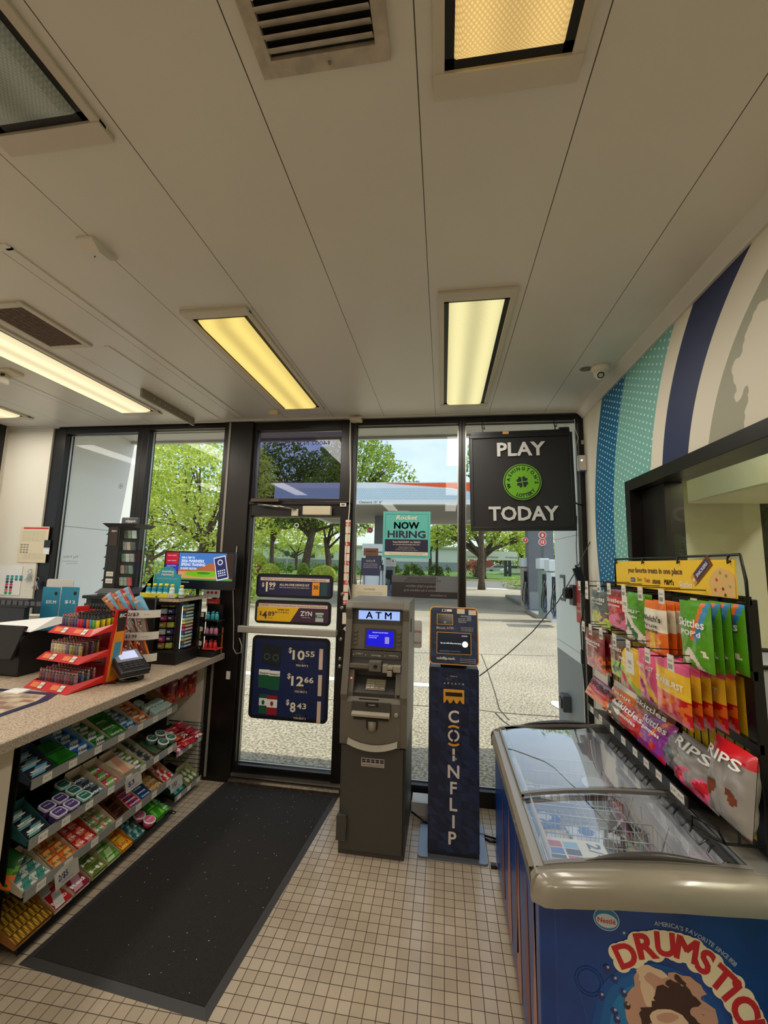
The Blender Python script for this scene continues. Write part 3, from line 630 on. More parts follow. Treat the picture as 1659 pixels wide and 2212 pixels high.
tree('green tree behind the utility pole', (q.x-1.5, 53, .3), (0, 0, 0), 3, .2, cr_(((-.5, 0, 4.4), (2.4, 2, 1.5)), ((1.8, 0, 5.4), (2.4, 2, 1.8)), ((-3, 0, 5.6), (2, 2, 1.2))), 4500, .18, lf_g, 8)
q = P(1128, 1180, 'y', 60)
tree('bright tree right of the sign board beside the broad column', (q.x, 60, .3), (0, 0, 0), 3, .25, cr_(((0, 0, 3.2), (1.8, 2, 2.2)), ((-1, 0, 6), (3, 2, 2.6)), ((2, 0, 5), (2.6, 2, 2.6))), 5000, .19, lf_y, 9)
q = P(1115, 1215, 'y', 110)
tree('tree line far behind the parked cars', (q.x-4, 110, .9), (0, 0, 0), 2, .3, cr_(((-10, 0, 3), (7, 2, 3)), ((0, 0, 4), (7, 2, 4)), ((9, 0, 4), (7, 2, 4)), ((18, 0, 4), (7, 2, 4))), 7000, .4, lf_g, 10)
# trees filling the two left windows
q = P(410, 1200, 'y', 17)
tree('large bright tree filling the second window from the left', (q.x+.4, 17, 0), (.3, 0, 0), 3.0, .2, cr_(((-.6, 0, 5.6), (2.6, 1.8, 1.8)), ((1.3, .2, 3.4), (2.0, 1.6, 1.7)), ((-1.8, 0, 3.6), (1.5, 1.6, 1.5)), ((2.2, 0, 5.4), (1.4, 1.4, 1.4))), 15000, .085, lf_y, 11, 10)
q = P(330, 1150, 'y', 24)
tree('dense green tree behind the large bright one, left windows', (q.x, 24, 0), (0, 0, 0), 2.4, .25, cr_(((-2.6, 0, 4), (3.2, 2, 3)), ((1.2, 0, 4.6), (3.2, 2, 3)), ((4.4, 0, 3.2), (2.4, 2, 2.2)), ((0, 0, 8), (4.5, 2.5, 2.5))), 13000, .12, lf_g, 12, 8)
q = P(360, 1215, 'y', 14)
tree('low round shrub under the left windows trees', (q.x+.3, 14, 0), (0, 0, 0), .5, .06, cr_(((0, 0, 1.0), (1.5, 1.0, 1.05)), ((2.4, .4, .9), (1.3, 1, .9))), 7000, .06, lf_g, 13, 4, cat='shrub', name='garden_shrub')
def bush(px, py, y, w_, h_, label, lm, n, seed, s=.05, z0=.1):
    q = P(px, py, 'y', y); rng = random.Random(seed); t = thing('garden_shrub', label, 'shrub', (q.x, y, z0))
    m = MB()
    for i in range(4): m.tube([(q.x, y, z0-.05), (q.x+rng.uniform(-.3, .3)*w_, y, z0+h_*.7)], [.03, .015], 5)
    m.build('stem', bark, t)
    m = MB()
    for _ in range(n):
        a, c = rng.uniform(0, 2*PI), rng.uniform(-.2, 1); rr = (1-c*c)**.5*(1 if c > 0 else 1); f = rng.uniform(.88, 1.0)
        zc = h_*.42
        p = V((q.x+math.cos(a)*rr*w_/2*f, y+math.sin(a)*rr*w_/2*f, z0+zc+c*(h_-zc)*f if c > 0 else z0+zc+c*zc*4*f))
        if c < 0: p.x = q.x+(p.x-q.x)*1.0
        d = V((rng.gauss(0, 1), rng.gauss(0, 1), rng.gauss(0, 1))).normalized(); e = d.orthogonal(); q_ = s*rng.uniform(.6, 1.3)
        m.add([p-d*q_, p-e*q_*.5, p+d*q_, p+e*q_*.5], [(0, 1, 2, 3)])
    m.build('foliage', lm, t, kind='stuff')
bush(699, 1240, 31.3, 1.95, 1.25, 'round clipped bush right of the trunk, behind the door glass', lf_y, 5200, 21, .06)
bush(582, 1240, 31.3, 1.6, 1.3, 'round clipped bush left of the trunk, behind the door glass', lf_y, 4600, 22, .06)
bush(548, 1230, 32.2, 2.2, 2.3, 'tall yellow green bush at the left edge of the door glass', lf_y, 4500, 23, .07)
bush(556, 1225, 31.0, 1.1, 1.2, 'pink flowering bush beside the left edge of the door glass', lf_p, 1600, 24, .06)
bush(655, 1240, 32.0, 1.0, 1.4, 'ivy covered shrub at the foot of the leaning trunk', lf_g, 2200, 25, .06)
rng = random.Random(5)
for i, (a, b_, y, z0, h, lm, lb) in enumerate(((-27, -9.5, 50, .1, 1.5, lf_d, 'dark clipped hedge along the far side of the road, left'), (-8.5, .5, 50, .1, 1.6, lf_d, 'loose dark hedge in front of the long white building'), (2.2, 4.9, 51.5, .4, 1.9, lf_p, 'reddish shrubs left of the broad tree on the far lawn'))):
    cl = [(V((a+(b_-a)*(k+.5)/9, y+rng.uniform(-.2, .2), z0+h*.45)), ((b_-a)/14+.3, .7, h*.55*rng.uniform(.8, 1.15))) for k in range(9)]
    tag(leaves(rng, cl, 6500 if i < 2 else 2200, .12).build('roadside_hedge', lm), lb, 'hedge')
tag(leaves(rng, [(V((-18, 33.2, .3)), (11, 1.6, .28)), (V((-9.5, 32.5, .3)), (2.2, 1.6, .22))], 7000, .06).build('ground_cover_plants', lf_g, kind='stuff'), 'low green ground cover in the bed by the near curb', 'ground cover')
q = P(1110, 1262, 'y', 32.5)
tag(leaves(rng, [(V((q.x+1.5, 32.6, .35)), (3.0, 1.5, .55)), (V((q.x+5, 33, .4)), (3, 1.6, .6))], 5000, .07).build('ground_cover_plants', lf_g, kind='stuff'), 'mound of green ground cover in the corner bed beyond the pumps', 'ground cover')
# ================================================================== CEILING FIXTURES
housing = mat('fixture_ivory', (206, 198, 182), .45); gapblk = mat('fixture_black', (14, 14, 15), .5)
def lens_mat(name, c, e, cell=.008, stripe=.35):
    m = mat(name, c, .3); nt, b, N = nodes(m); tc = N('TexCoord'); sp = N('SeparateXYZ'); nt.links.new(tc.outputs['Object'], sp.inputs[0])
    ax = math_n(nt, 'MULTIPLY', math_n(nt, 'ADD', sp.outputs[0], sp.outputs[1]), PI/cell); ay = math_n(nt, 'MULTIPLY', math_n(nt, 'SUBTRACT', sp.outputs[0], sp.outputs[1]), PI/cell)
    s1 = math_n(nt, 'ABSOLUTE', math_n(nt, 'SINE', ax)); s2 = math_n(nt, 'ABSOLUTE', math_n(nt, 'SINE', ay)); pr = math_n(nt, 'MULTIPLY', s1, s2)
    t1 = math_n(nt, 'COSINE', math_n(nt, 'MULTIPLY', sp.outputs[0], 2*PI/.15))   # brighter bands put into the emission, as if from two tubes
    st = math_n(nt, 'ADD', math_n(nt, 'MULTIPLY', t1, -stripe*.5), 1-stripe*.5)
    k = math_n(nt, 'MULTIPLY', math_n(nt, 'ADD', math_n(nt, 'MULTIPLY', pr, .45), .72), st)
    b.inputs['Emission Color'].default_value = lin(c); nt.links.new(math_n(nt, 'MULTIPLY', k, e), b.inputs['Emission Strength'])
    b.inputs['Base Color'].default_value = lin([v*.6 for v in c])
    bp = N('Bump'); bp.inputs['Strength'].default_value = .5; bp.inputs['Distance'].default_value = .003; nt.links.new(pr, bp.inputs['Height']); nt.links.new(bp.outputs[0], b.inputs['Normal'])
    return m
LAMP = 1.0
def fixture(x0, y0, y1, lm, label, power, warm=(1, .94, .85)):
    w_ = .34; x1 = x0+w_; xc = (x0+x1)/2; yc = (y0+y1)/2; z = CZ
    t = thing('ceiling_light', label, 'ceiling light', (xc, yc, z-.05), 'recessed ceiling light fixtures')
    m = MB(); f = .026
    m.box(x0, x0+f, y0, y1, z-.012, z).box(x1-f, x1, y0, y1, z-.012, z).box(x0, x1, y0-.03, y0+f, z-.016, z).box(x0, x1, y1-f, y1+.03, z-.016, z)
    m.build('frame', housing, t, bevel=.002)
    g = .022; a0, a1, b0, b1 = x0+f, x1-f, y0+f, y1-f
    MB().box(a0, a0+g, b0, b1, z-.006, z).box(a1-g, a1, b0, b1, z-.006, z).box(a0, a1, b0, b0+g, z-.006, z).box(a0, a1, b1-g, b1, z-.006, z).build('reveal', gapblk, t)
    a0 += g; a1 -= g; b0 += g; b1 -= g; m = MB(); d = .034; s_ = .03
    c = [(a0, b0, z-.006), (a1, b0, z-.006), (a1, b1, z-.006), (a0, b1, z-.006)]
    e = [(a0+.004, b0+.004, z-.016), (a1-.004, b0+.004, z-.016), (a1-.004, b1-.004, z-.016), (a0+.004, b1-.004, z-.016)]
    i = [(a0+s_*.5, b0+s_, z-d), (a1-s_*.5, b0+s_, z-d), (a1-s_*.5, b1-s_, z-d), (a0+s_*.5, b1-s_, z-d)]
    m.add(c+e+i, [(0, 4, 5, 1), (1, 5, 6, 2), (2, 6, 7, 3), (3, 7, 4, 0), (4, 8, 9, 5), (5, 9, 10, 6), (6, 10, 11, 7), (7, 11, 8, 4), (8, 11, 10, 9)])
    m.build('lens', lm, t)
    if power:
        l = bpy.data.lights.new('lamp', 'AREA'); l.shape = 'RECTANGLE'; l.size = w_-.12; l.size_y = y1-y0-.14; l.energy = power*LAMP; l.color = warm
        o = bpy.data.objects.new('lamp', l); COL.objects.link(o); o.parent = t; o.location = (0, 0, .05-.04)
    return t
l_y = lens_mat('lens_yellow', (255, 226, 128), .78); l_w = lens_mat('lens_pale', (250, 240, 176), .74); l_a = lens_mat('lens_amber', (250, 208, 128), .6, .011, .25); l_c = lens_mat('lens_cream', (255, 238, 190), .9); l_g = lens_mat('lens_dim', (180, 178, 150), .13, .011, .5)
PW = 8
fixture(-1.255, 1.67, 2.90, l_y, 'yellow glowing ceiling light in front of the door', PW)
fixture(-.03, 1.67, 2.92, l_w, 'pale yellow ceiling light in front of the right windows', PW)
fixture(-.03, -.36, .865, l_a, 'amber ceiling light at the top edge of the view, right of the air vent', PW)
fixture(-1.265, -.36, .855, l_g, 'dim grey green ceiling light at the top left corner of the view', .6)
fixture(-2.62, 1.63, 2.87, l_c, 'long cream ceiling light over the counter, beside the brown grille', PW)
fixture(-3.86, 1.63, 2.89, l_c, 'ceiling light at the far left edge, only its end in view', PW)
fixture(-2.62, -.36, .865, l_c, 'ceiling light of the middle row above the counter side', PW)
fixture(-3.86, -.36, .865, l_c, 'ceiling light of the middle row by the left wall', PW)
for i, x in enumerate((-3.86, -2.62, -1.265, -.03)): fixture(x, -2.45, -1.22, l_c, 'ceiling light of the rear row, ' + ('by the left wall', 'second from the left wall', 'third from the left wall', 'nearest the right wall')[i], PW)

# air vent
v = thing('air_vent', 'dusty square ceiling air vent with slanted louvres', 'air vent', (-.283, .60, CZ-.02)); vx0, vx1, vy0, vy1 = -.438, -.127, .486, .797
dustw = mat('vent_ivory', (196, 184, 166), .55, var=.25, vs=25)
MB().box(vx0, vx0+.032, vy0+.032, vy1-.034, CZ-.014, CZ).box(vx1-.032, vx1, vy0+.032, vy1-.034, CZ-.014, CZ).box(vx0, vx1, vy0, vy0+.032, CZ-.014, CZ).box(vx0, vx1, vy1-.034, vy1, CZ-.014, CZ).build('frame', dustw, v)
MB().box(vx0+.03, vx1-.03, vy0+.03, vy1-.03, CZ-.002, CZ-.001).build('shade_sheet', gapblk, v)  # black sheet stands in for the shade above the louvres
for i in range(4):
    y = .757-.0235*i
    MB().obox((-.283, y-.012, CZ-.014), X, Vector((0, .75, .66)), Vector((0, -.66, .75)), .122, .0125, .0012).build('louvre', dustw, v)
for i in range(10):
    x = -.392+.024*i
    MB().obox((x, .60, CZ-.014), Y, Vector((.75, 0, .66)), Vector((-.66, 0, .75)), .055, .0125, .0012).build('louvre', dustw, v)
MB().lathe([(.004, 0), (.004, .003)], (-.27, .782, CZ-.014), (0, 0, -1), 10).build('screw', chrome, v)
# return air grille
gr = thing('return_air_grille', 'brown slotted ceiling grille beside the long cream light', 'air grille', (-2.09, 1.7, CZ-.015))
x0, x1, y0, y1 = -2.225, -1.955, 1.49, 1.885
MB().box(x0, x0+.03, y0, y1, CZ-.014, CZ).box(x1-.03, x1, y0, y1, CZ-.014, CZ).box(x0+.03, x1-.03, y0, y0+.03, CZ-.014, CZ).box(x0+.03, x1-.03, y1-.03, y1, CZ-.014, CZ).build('frame', housing, gr, bevel=.003)
m = MB().box(x0+.03, x1-.03, y0+.03, y1-.03, CZ-.004, CZ-.002)
for i in range(34): yy = y0+.035+i*.0098; m.box(x0+.03, x1-.03, yy, yy+.004, CZ-.010, CZ-.004)
for i in range(6): xx = x0+.05+i*.034; m.box(xx, xx+.003, y0+.03, y1-.03, CZ-.011, CZ-.004)
m.build('slots', mat('grille_brown', (120, 100, 86), .6), gr)
# smoke detector (wedge), sensor, wall box, camera, patch, bracket, junction box, conduit seams
c = P(210, 535, 'z', CZ); sd_ = thing('ceiling_sensor', 'white wedge shaped sensor on the ceiling near the grille', 'sensor', (c.x, c.y, CZ))
MB().prism([(-.058, 0), (.062, 0), (.062, -.006), (.03, -.034), (-.02, -.040), (-.058, -.012)], (c.x-.034, c.y, CZ), Y, Z, (.068, 0, 0)).build('case', mat('sensor_white', (222, 218, 208), .4), sd_, bevel=.004)
MB().lathe([(.003, 0), (.003, .002)], (c.x, c.y-.005, CZ-.041), (0, 0, -1), 8).build('indicator', blackpl, sd_)
c = P(596, 890, 'z', CZ); s2 = thing('motion_sensor', 'small ivory motion sensor on the ceiling in front of the door', 'sensor', (c.x, c.y, CZ))
MB().prism([(-.03, 0), (.03, 0), (.03, -.012), (-.005, -.035), (-.03, -.035)], (c.x-.035, c.y-.02, CZ), Y, Z, (.07, 0, 0)).build('case', mat('sensor_ivory', (224, 208, 164), .45), s2, bevel=.004)
c = P(769, 903, 'y', WY-.07); bx = thing('alarm_box', 'cream box at the top of the post right of the door', 'alarm box', (c.x, WY-.07, c.z-.03))
MB().box(c.x-.045, c.x+.05, WY-.11, WY-.03, c.z-.03, CZ-.013).build('case', mat('box_cream', (216, 206, 182), .45), bx, bevel=.006)
MB().box(c.x-.045, c.x+.05, WY-.115, WY-.11, c.z-.012, c.z-.006).box(c.x-.08, c.x-.045, WY-.06, WY-.05, c.z-.005, CZ-.013).build('cover_edge', housing, bx)
c = P(1297, 803, 'z', CZ-.03); cm = thing('security_camera', 'white dome security camera on the ceiling by the striped wall', 'security camera', (c.x, c.y, CZ))
MB().lathe([(.052, 0), (.052, .012), (.046, .022), (.036, .03)], (c.x, c.y, CZ), (0, 0, -1), 24).build('base', mat('camera_white', (230, 224, 210), .35), cm)
MB().lathe([(.0, .058), (.022, .05), (.036, .03), (.038, .012), (.036, .0)][::-1], (c.x, c.y, CZ-.022), (0, 0, -1), 24).build('ball', MC['camera_white'], cm)
dr_ = Vector((-.25, -.75, -.6)).normalized(); cc = Vector((c.x, c.y, CZ-.042))+dr_*.028
MB().lathe([(.019, 0), (.019, .009), (.010, .010), (.010, .006)], cc, dr_, 18).build('lens', blackpl, cm)
MB().lathe([(.014, .0092), (.012, .011)], cc, dr_, 18).build('lens_ring', chrome, cm)
c = P(1266, 797, 'z', CZ-.001)
tag(MB().prism([(.035*math.cos(a*PI/12), .028*math.sin(a*PI/12)) for a in range(24)], (c.x, c.y, CZ-.003), X, Y, (0, 0, .003)).build('ceiling_patch', mat('putty', (128, 124, 108), .8, var=.3, vs=40)), 'round grey patch on the ceiling left of the dome camera', 'patch')
br_ = thing('ceiling_bracket', 'grey metal strip with a row of screws hanging from the ceiling near the windows', 'bracket', (-2.1, 2.75, CZ))
MB().box(-2.108, -2.092, 2.44, 3.05, CZ-.062, CZ).build('strip', mat('strip_metal', (150, 142, 126), .45, .3), br_)
for i in range(7): MB().lathe([(.004, 0), (.004, .002)], (-2.092, 2.56+.06*i, CZ-.03), (1, 0, 0), 8).build('screw', inkwhite, br_)
c = P(18, 812, 'z', CZ-.03); jb = thing('ceiling_junction_box', 'cream junction box on the ceiling at the far left edge', 'junction box', (c.x, c.y, CZ))
MB().box(c.x-.16, c.x+.06, c.y-.05, c.y+.05, CZ-.02, CZ).build('plate', MC['box_cream'], jb, bevel=.004)
MB().lathe([(.05, 0), (.045, .05), (.03, .06)], (c.x-.06, c.y, CZ-.02), (0, 0, -1), 20).build('dome', MC['camera_white'], jb)
MB().lathe([(.008, 0), (.008, .02)], (c.x-.01, c.y-.02, CZ-.03), (.3, -.8, -.4), 10).build('lens', blackpl, jb)
# raised strip trims on the ceiling, left
m = MB(); m.box(-1.68, -1.655, 1.2, 3.05, CZ-.006, CZ).box(-2.3, -1.655, 1.18, 1.21, CZ-.006, CZ)
struct(m.build('trim_7', ceil)); struct(MB().box(-1.90, -1.87, 1.9, 3.05, CZ-.005, CZ).box(-2.9, -2.885, .4, 3.05, CZ-.004, CZ).build('trim_8', ceil))

# ================================================================== SIGNS AND THINGS ON THE WINDOW WALL
GY = WY+.018      # inner glass face
def plate(name, label, cat, x0, x1, z0, z1, y, m_, r=.02, th=.004, rim=None, rimw=.012):
    t = thing(name, label, cat, ((x0+x1)/2, y, z0)); w_, h_ = x1-x0, z1-z0; c = ((x0+x1)/2, y, (z0+z1)/2)
    if rim:
        MB().prism(rrect(w_, h_, r), c, X, Z, (0, th, 0)).build('frame', rim, t)
        MB().prism(rrect(w_-2*rimw, h_-2*rimw, max(.004, r-rimw)), (c[0], y-.001, c[2]), X, Z, (0, th*.5, 0)).build('face', m_, t)
    else: MB().prism(rrect(w_, h_, r), c, X, Z, (0, th, 0)).build('face', m_, t)
    return t
def rectq(m, x0, x1, z0, z1, y, mi=0): return m.quad((x0, y, z0), (x1, y, z0), (x1, y, z1), (x0, y, z1), mi)
peach = mat('peach_strip', (228, 200, 176), .6); nv = mat('navy_print', (32, 30, 72), .5); yl = mat('yellow_print', (232, 182, 20), .5); orn = mat('orange_print', (236, 150, 40), .5)
purple = mat('purple_print', (66, 36, 60), .5); pricew = mat('price_cream', (238, 226, 200), .5); sblk = mat('sign_black', (16, 17, 22), .35)
yD = WY-.012
# door sign 1
x0, x1, z0, z1 = -1.505, -.862, 1.392, 1.580
t = plate('door_price_sign', 'black framed sign on the door glass, price $1.99, topmost of three', 'sign', x0, x1, z0, z1, yD, nv, .035, .006, sblk, .02)
y = yD-.0025
rectq(MB(), x0+.035, x1-.03, z1-.055, z1-.030, y).build('warning_strip', peach, t)
m = MB(); m.text('WARNING: This product contains nicotine. Nicotine is an addictive chemical.', ((x0+x1)/2, y-.001, z1-.048), X, Z, .012, w=.53); m.build('warning_lettering', inkblack, t)
m = MB(); m.text('$', (x0+.06, y-.001, z0+.085), X, Z, .03, bold=.02).text('1', (x0+.092, y-.001, z0+.048), X, Z, .072, bold=.025).text('99', (x0+.138, y-.001, z0+.080), X, Z, .038, w=.055, bold=.018).text('EACH', (x0+.136, y-.001, z0+.062), X, Z, .011, bold=.018)
m.text('ALL-IN-ONE DEVICE KIT', (x0+.325, y-.001, z0+.095), X, Z, .016, w=.25, bold=.02).text('NEW POD TECH, POWER, AND GREAT PRICE', (x0+.325, y-.001, z0+.077), X, Z, .008, w=.25); m.build('lettering', pricew, t)
rectq(rectq(MB(), x1-.17, x1-.11, z0+.025, z0+.128, y), x1-.10, x1-.045, z0+.025, z0+.128, y, 1).build('pictures', [orn, mat('teal_dark', (36, 70, 74), .5)], t)
m = MB(); m.text('30', (x1-.14, y-.001, z0+.075), X, Z, .03, bold=.018); m.build('picture_number', inkblack, t)
# door sign 2
x0, x1, z0, z1 = -1.502, -.870, 1.186, 1.372
t = plate('door_price_sign', 'black framed sign on the door glass, yellow band with price $4.89', 'sign', x0, x1, z0, z1, yD, purple, .035, .006, sblk, .02)
m = MB().add([(x0+.02, y, z0+.02), (x0+.30, y, z0+.02), (x0+.37, y, z1-.055), (x0+.02, y, z1-.055)], [(0, 1, 2, 3)]); m.build('yellow_band', yl, t)
rectq(MB(), x0+.03, x1-.03, z1-.055, z1-.030, y).build('warning_strip', peach, t)
m = MB(); m.text('WARNING: This Product Contains Nicotine. Nicotine Is An Addictive Chemical.', ((x0+x1)/2, y-.001, z1-.048), X, Z, .012, w=.55); m.build('warning_lettering', inkblack, t)
m = MB(); m.text('$', (x0+.05, y-.001, z0+.065), X, Z, .03, bold=.02).text('4', (x0+.085, y-.001, z0+.04), X, Z, .055, bold=.025).text('89', (x0+.14, y-.001, z0+.060), X, Z, .035, w=.055, bold=.018).text('EACH', (x0+.135, y-.001, z0+.04), X, Z, .009).text('WHEN YOU', (x0+.24, y-.001, z0+.105), X, Z, .012, w=.1, bold=.02).text('BUY A ROLL', (x0+.23, y-.001, z0+.085), X, Z, .012, w=.115, bold=.02); m.build('lettering', purple, t)
m = MB(); m.text('ZYN', (x0+.43, y-.001, z0+.072), X, Z, .034, w=.095, bold=.02).text('NICOTINE POUCHES', (x0+.43, y-.001, z0+.055), X, Z, .006, w=.07); m.build('brand_lettering', inkwhite, t)
m = MB().lathe([(.036, 0), (.036, .02)], (x1-.09, y, z0+.06), (0, -1, 0), 4, sm=False)
m = rectq(rectq(MB(), x1-.125, x1-.06, z0+.03, z0+.10, y), x1-.125, x1-.06, z0+.06, z0+.085, y-.001, 1); m.text('ZYN', (x1-.0925, y-.002, z0+.066), X, Z, .014, mi=2, bold=.018).build('can_picture', [mat('can_silver', (190, 190, 190), .4), mat('can_green', (40, 110, 80), .5), inkwhite], t)
# door sign 3
x0, x1, z0, z1 = -1.507, -.866, .462, 1.092
t = plate('door_price_sign', 'large dark blue sign on the door below the push bar with three cigarette prices', 'sign', x0, x1, z0, z1, yD, mat('deep_blue', (18, 34, 80), .45), .04, .006, sblk, .025)
for i, (a, b_, c) in enumerate((('10', '55', '2'), ('12', '66', '2'), ('8', '43', '2'))):
    zz = z1-.165-.195*i; m = MB(); xx = x0+.30
    m.text('$', (xx+.02, y-.001, zz+.045), X, Z, .038, bold=.02).text(a, (xx+.04, y-.001, zz-.005), X, Z, .068, w=.05*len(a) if len(a) > 1 else .045, al='l', bold=.025).text('PER PACK WHEN', (xx+.12, y-.001, zz-.034), X, Z, .014, w=.16, bold=.018).text('YOU BUY '+c, (xx+.12, y-.001, zz-.055), X, Z, .014, w=.10, bold=.018)
    m.text(b_, (xx+.045+.05*len(a), y-.001, zz+.022), X, Z, .040, w=.075, al='l', bold=.018); m.build('lettering', pricew, t)
    rectq(MB(), x1-.085, x1-.055, zz-.07, zz+.085, y).build('tax_strip', peach, t)
m = rectq(rectq(MB(), x0+.09, x0+.17, z1-.215, z1-.075, y), x0+.16, x0+.245, z1-.225, z1-.085, y-.001); m.disc((x0+.13, y-.002, z1-.16), X, Z, .026, 20, 1).disc((x0+.203, y-.002, z1-.165), X, Z, .026, 20, 1).disc((x0+.13, y-.003, z1-.16), X, Z, .018, 20, 0).disc((x0+.203, y-.003, z1-.165), X, Z, .018, 20, 0); m.build('dark_packs_picture', [mat('pack_dark', (20, 28, 30), .5), mat('pack_ring', (70, 90, 92), .5)], t)
m = rectq(rectq(MB(), x0+.07, x0+.16, z1-.40, z1-.26, y), x0+.155, x0+.245, z1-.41, z1-.265, y-.001)
rectq(rectq(m, x0+.07, x0+.16, z1-.30, z1-.26, y-.0015, 1), x0+.155, x0+.245, z1-.305, z1-.265, y-.002, 1); m.text('Newport', (x0+.115, y-.003, z1-.292), X, Z, .014, w=.075, mi=2, bold=.018).text('Newport', (x0+.20, y-.003, z1-.297), X, Z, .014, w=.08, mi=2, bold=.018); m.build('green_packs_picture', [mat('pack_green', (16, 86, 54), .5), inkwhite, inkblack], t)
m = rectq(rectq(MB(), x0+.085, x0+.155, z1-.59, z1-.445, y), x0+.15, x0+.235, z1-.595, z1-.45, y-.001, 1)
rectq(rectq(m, x0+.085, x0+.15, z1-.53, z1-.475, y-.0015, 2), x0+.15, x0+.235, z1-.54, z1-.48, y-.002, 2); m.build('red_packs_picture', [MC['pack_green'], mat('pack_red', (150, 26, 36), .5), inkwhite], t)
for k in range(2): m = MB().disc((x0+.12+.072*k, y-.004, z1-.505-.005*k), X, Z, .012, 16, 0, ry=.018); m.build('emblem', MC['pack_red'] if k else MC['pack_green'], t)
# height ruler
ry = WY-.052
t = thing('height_ruler', 'height marker strip with red bands on the door post', 'height ruler', (-.748, ry, 1.0)); MB().box(-.768, -.729, ry-.001, ry+.004, 1.36, 2.02).build('strip', mat('ruler_cream', (232, 220, 200), .5), t)
MB().box(-.768, -.731, ry-.001, ry+.004, 1.215, 1.30).build('lower_strip', MC['ruler_cream'], t)
for lab, zz in (('6½', 1.985), ('6', 1.83), ('5½', 1.68), ('5', 1.53), ('4½', 1.378)):
    m = MB().box(-.768, -.729, ry-.002, ry-.001, zz-.016, zz+.016); m.build('red_band', red_ink, t); MB().text(lab, (-.748, ry-.003, zz-.010), X, Z, .02, bold=.018).build('lettering', inkwhite, t)
m = MB(); [m.box(-.768, -.729, ry-.002, ry-.001, z_-.004, z_+.004) for z_ in (1.91, 1.755, 1.605, 1.455)]; m.build('red_line', red_ink, t)
MB().text('4', (-.748, ry-.001, 1.165), X, Z, .03, bold=.02).build('lettering', inkwhite, t)
# address on the pane over the door (reads from outside), seen mirrored
c = P(654, 957, 'y', GY); tag(MB().text('14002 N.E. 175th', (c.x, GY, c.z-.018), -X, Z, .034, w=.46).build('address_lettering', inkblack), 'street address letters on the glass over the door, seen from behind', 'lettering')
# hiring poster
x0, x1, z0, z1 = -.478, -.102, 1.729, 2.098; y = GY-.004
tealp = mat('poster_teal', (98, 190, 180), .5); dkp = mat('poster_navy', (34, 28, 62), .5)
t = plate('hiring_poster', 'teal and navy NOW HIRING poster taped to the window', 'poster', x0, x1, z0, z1, y, tealp, .003, .002)
y -= .001
rectq(MB(), x0+.018, x1-.018, z0+.050, z0+.147, y).build('dark_panel', dkp, t)
m = MB(); g = .0016
for q in ((x0+.018, x1-.018, z1-.022, z1-.0205), (x0+.018, x0+.0195, z0+.16, z1-.021), (x1-.0195, x1-.018, z0+.16, z1-.021)): rectq(m, q[0], q[1], q[2], q[3], y)
m.text('NOW', ((x0+x1)/2, y-.001, z0+.232), X, Z, .052, w=.20, bold=.028).text('HIRING', ((x0+x1)/2, y-.001, z0+.162), X, Z, .052, w=.30, bold=.028); m.build('lettering', dkp, t)
m = MB(); m.text('Rocket', ((x0+x1)/2, y-.001, z0+.304), X, Z, .034, w=.17, bold=.018, shear=.2).text('Text ROCKET to 22633', ((x0+x1)/2, y-.002, z0+.120), X, Z, .012, w=.22, bold=.02).text('to receive job postings near you', ((x0+x1)/2, y-.002, z0+.103), X, Z, .008, w=.21, bold=.02)
for i, s_ in enumerate(('Message & Data Rates May Apply.', 'Text STOP to 22633 to unsubscribe.', 'Text HELP to 22633 for Customer Support.')): m.text(s_, ((x0+x1)/2, y-.002, z0+.085-.012*i), X, Z, .005, w=.12+.03*i)
rectq(m, x0+.018, x1-.018, z0+.022, z0+.048, y-.001); m.build('pale_lettering', pricew, t)
m = MB(); m.text('For all positions, we are looking for people who are friendly and helpful.', ((x0+x1)/2, y-.003, z0+.038), X, Z, .005, w=.3).text('Must be able to work weekends and holidays and nights.', ((x0+x1)/2, y-.003, z0+.028), X, Z, .005, w=.26); m.build('small_lettering', dkp, t)
# dark tobacco notice (seen from behind)
x0, x1, z0, z1 = -.400, .108, 1.427, 1.597; y = GY-.003
t = plate('tobacco_notice', 'dark see-through tobacco warning on the window under the hiring poster', 'sign', x0, x1, z0, z1, y, mat('notice_dark', (50, 44, 46), .5), .002, .002)
rectq(rectq(MB(), x0, x1, z1-.055, z1, y-.001), x1-.165, x1, z1-.12, z1-.0, y-.0015, 1).build('grey_bands', [mat('notice_grey', (92, 90, 92), .5), mat('notice_grey2', (112, 114, 118), .5)], t)
m = MB(); yy = y-.003
m.text('smoking is highly addictive.', (x1-.16, yy, z0+.082), -X, Z, .018, w=.0+.24, al='l').text('nicotine is the addictive drug', (x1-.155, yy, z0+.050), -X, Z, .018, w=.255, al='l').text('in tobacco.', (x1-.085, yy, z0+.016), -X, Z, .018, w=.125, al='l'); m.build('lettering', mat('notice_ink', (150, 142, 144), .5), t)
m = MB(); m.text('A FEDERAL COURT HAS ORDERED', (x0+.24, yy, z1-.025), -X, Z, .012, w=.24).text('PHILIP MORRIS USA TO STATE', (x0+.24, yy, z1-.045), -X, Z, .012, w=.28); m.build('small_lettering', MC['notice_dark'], t)
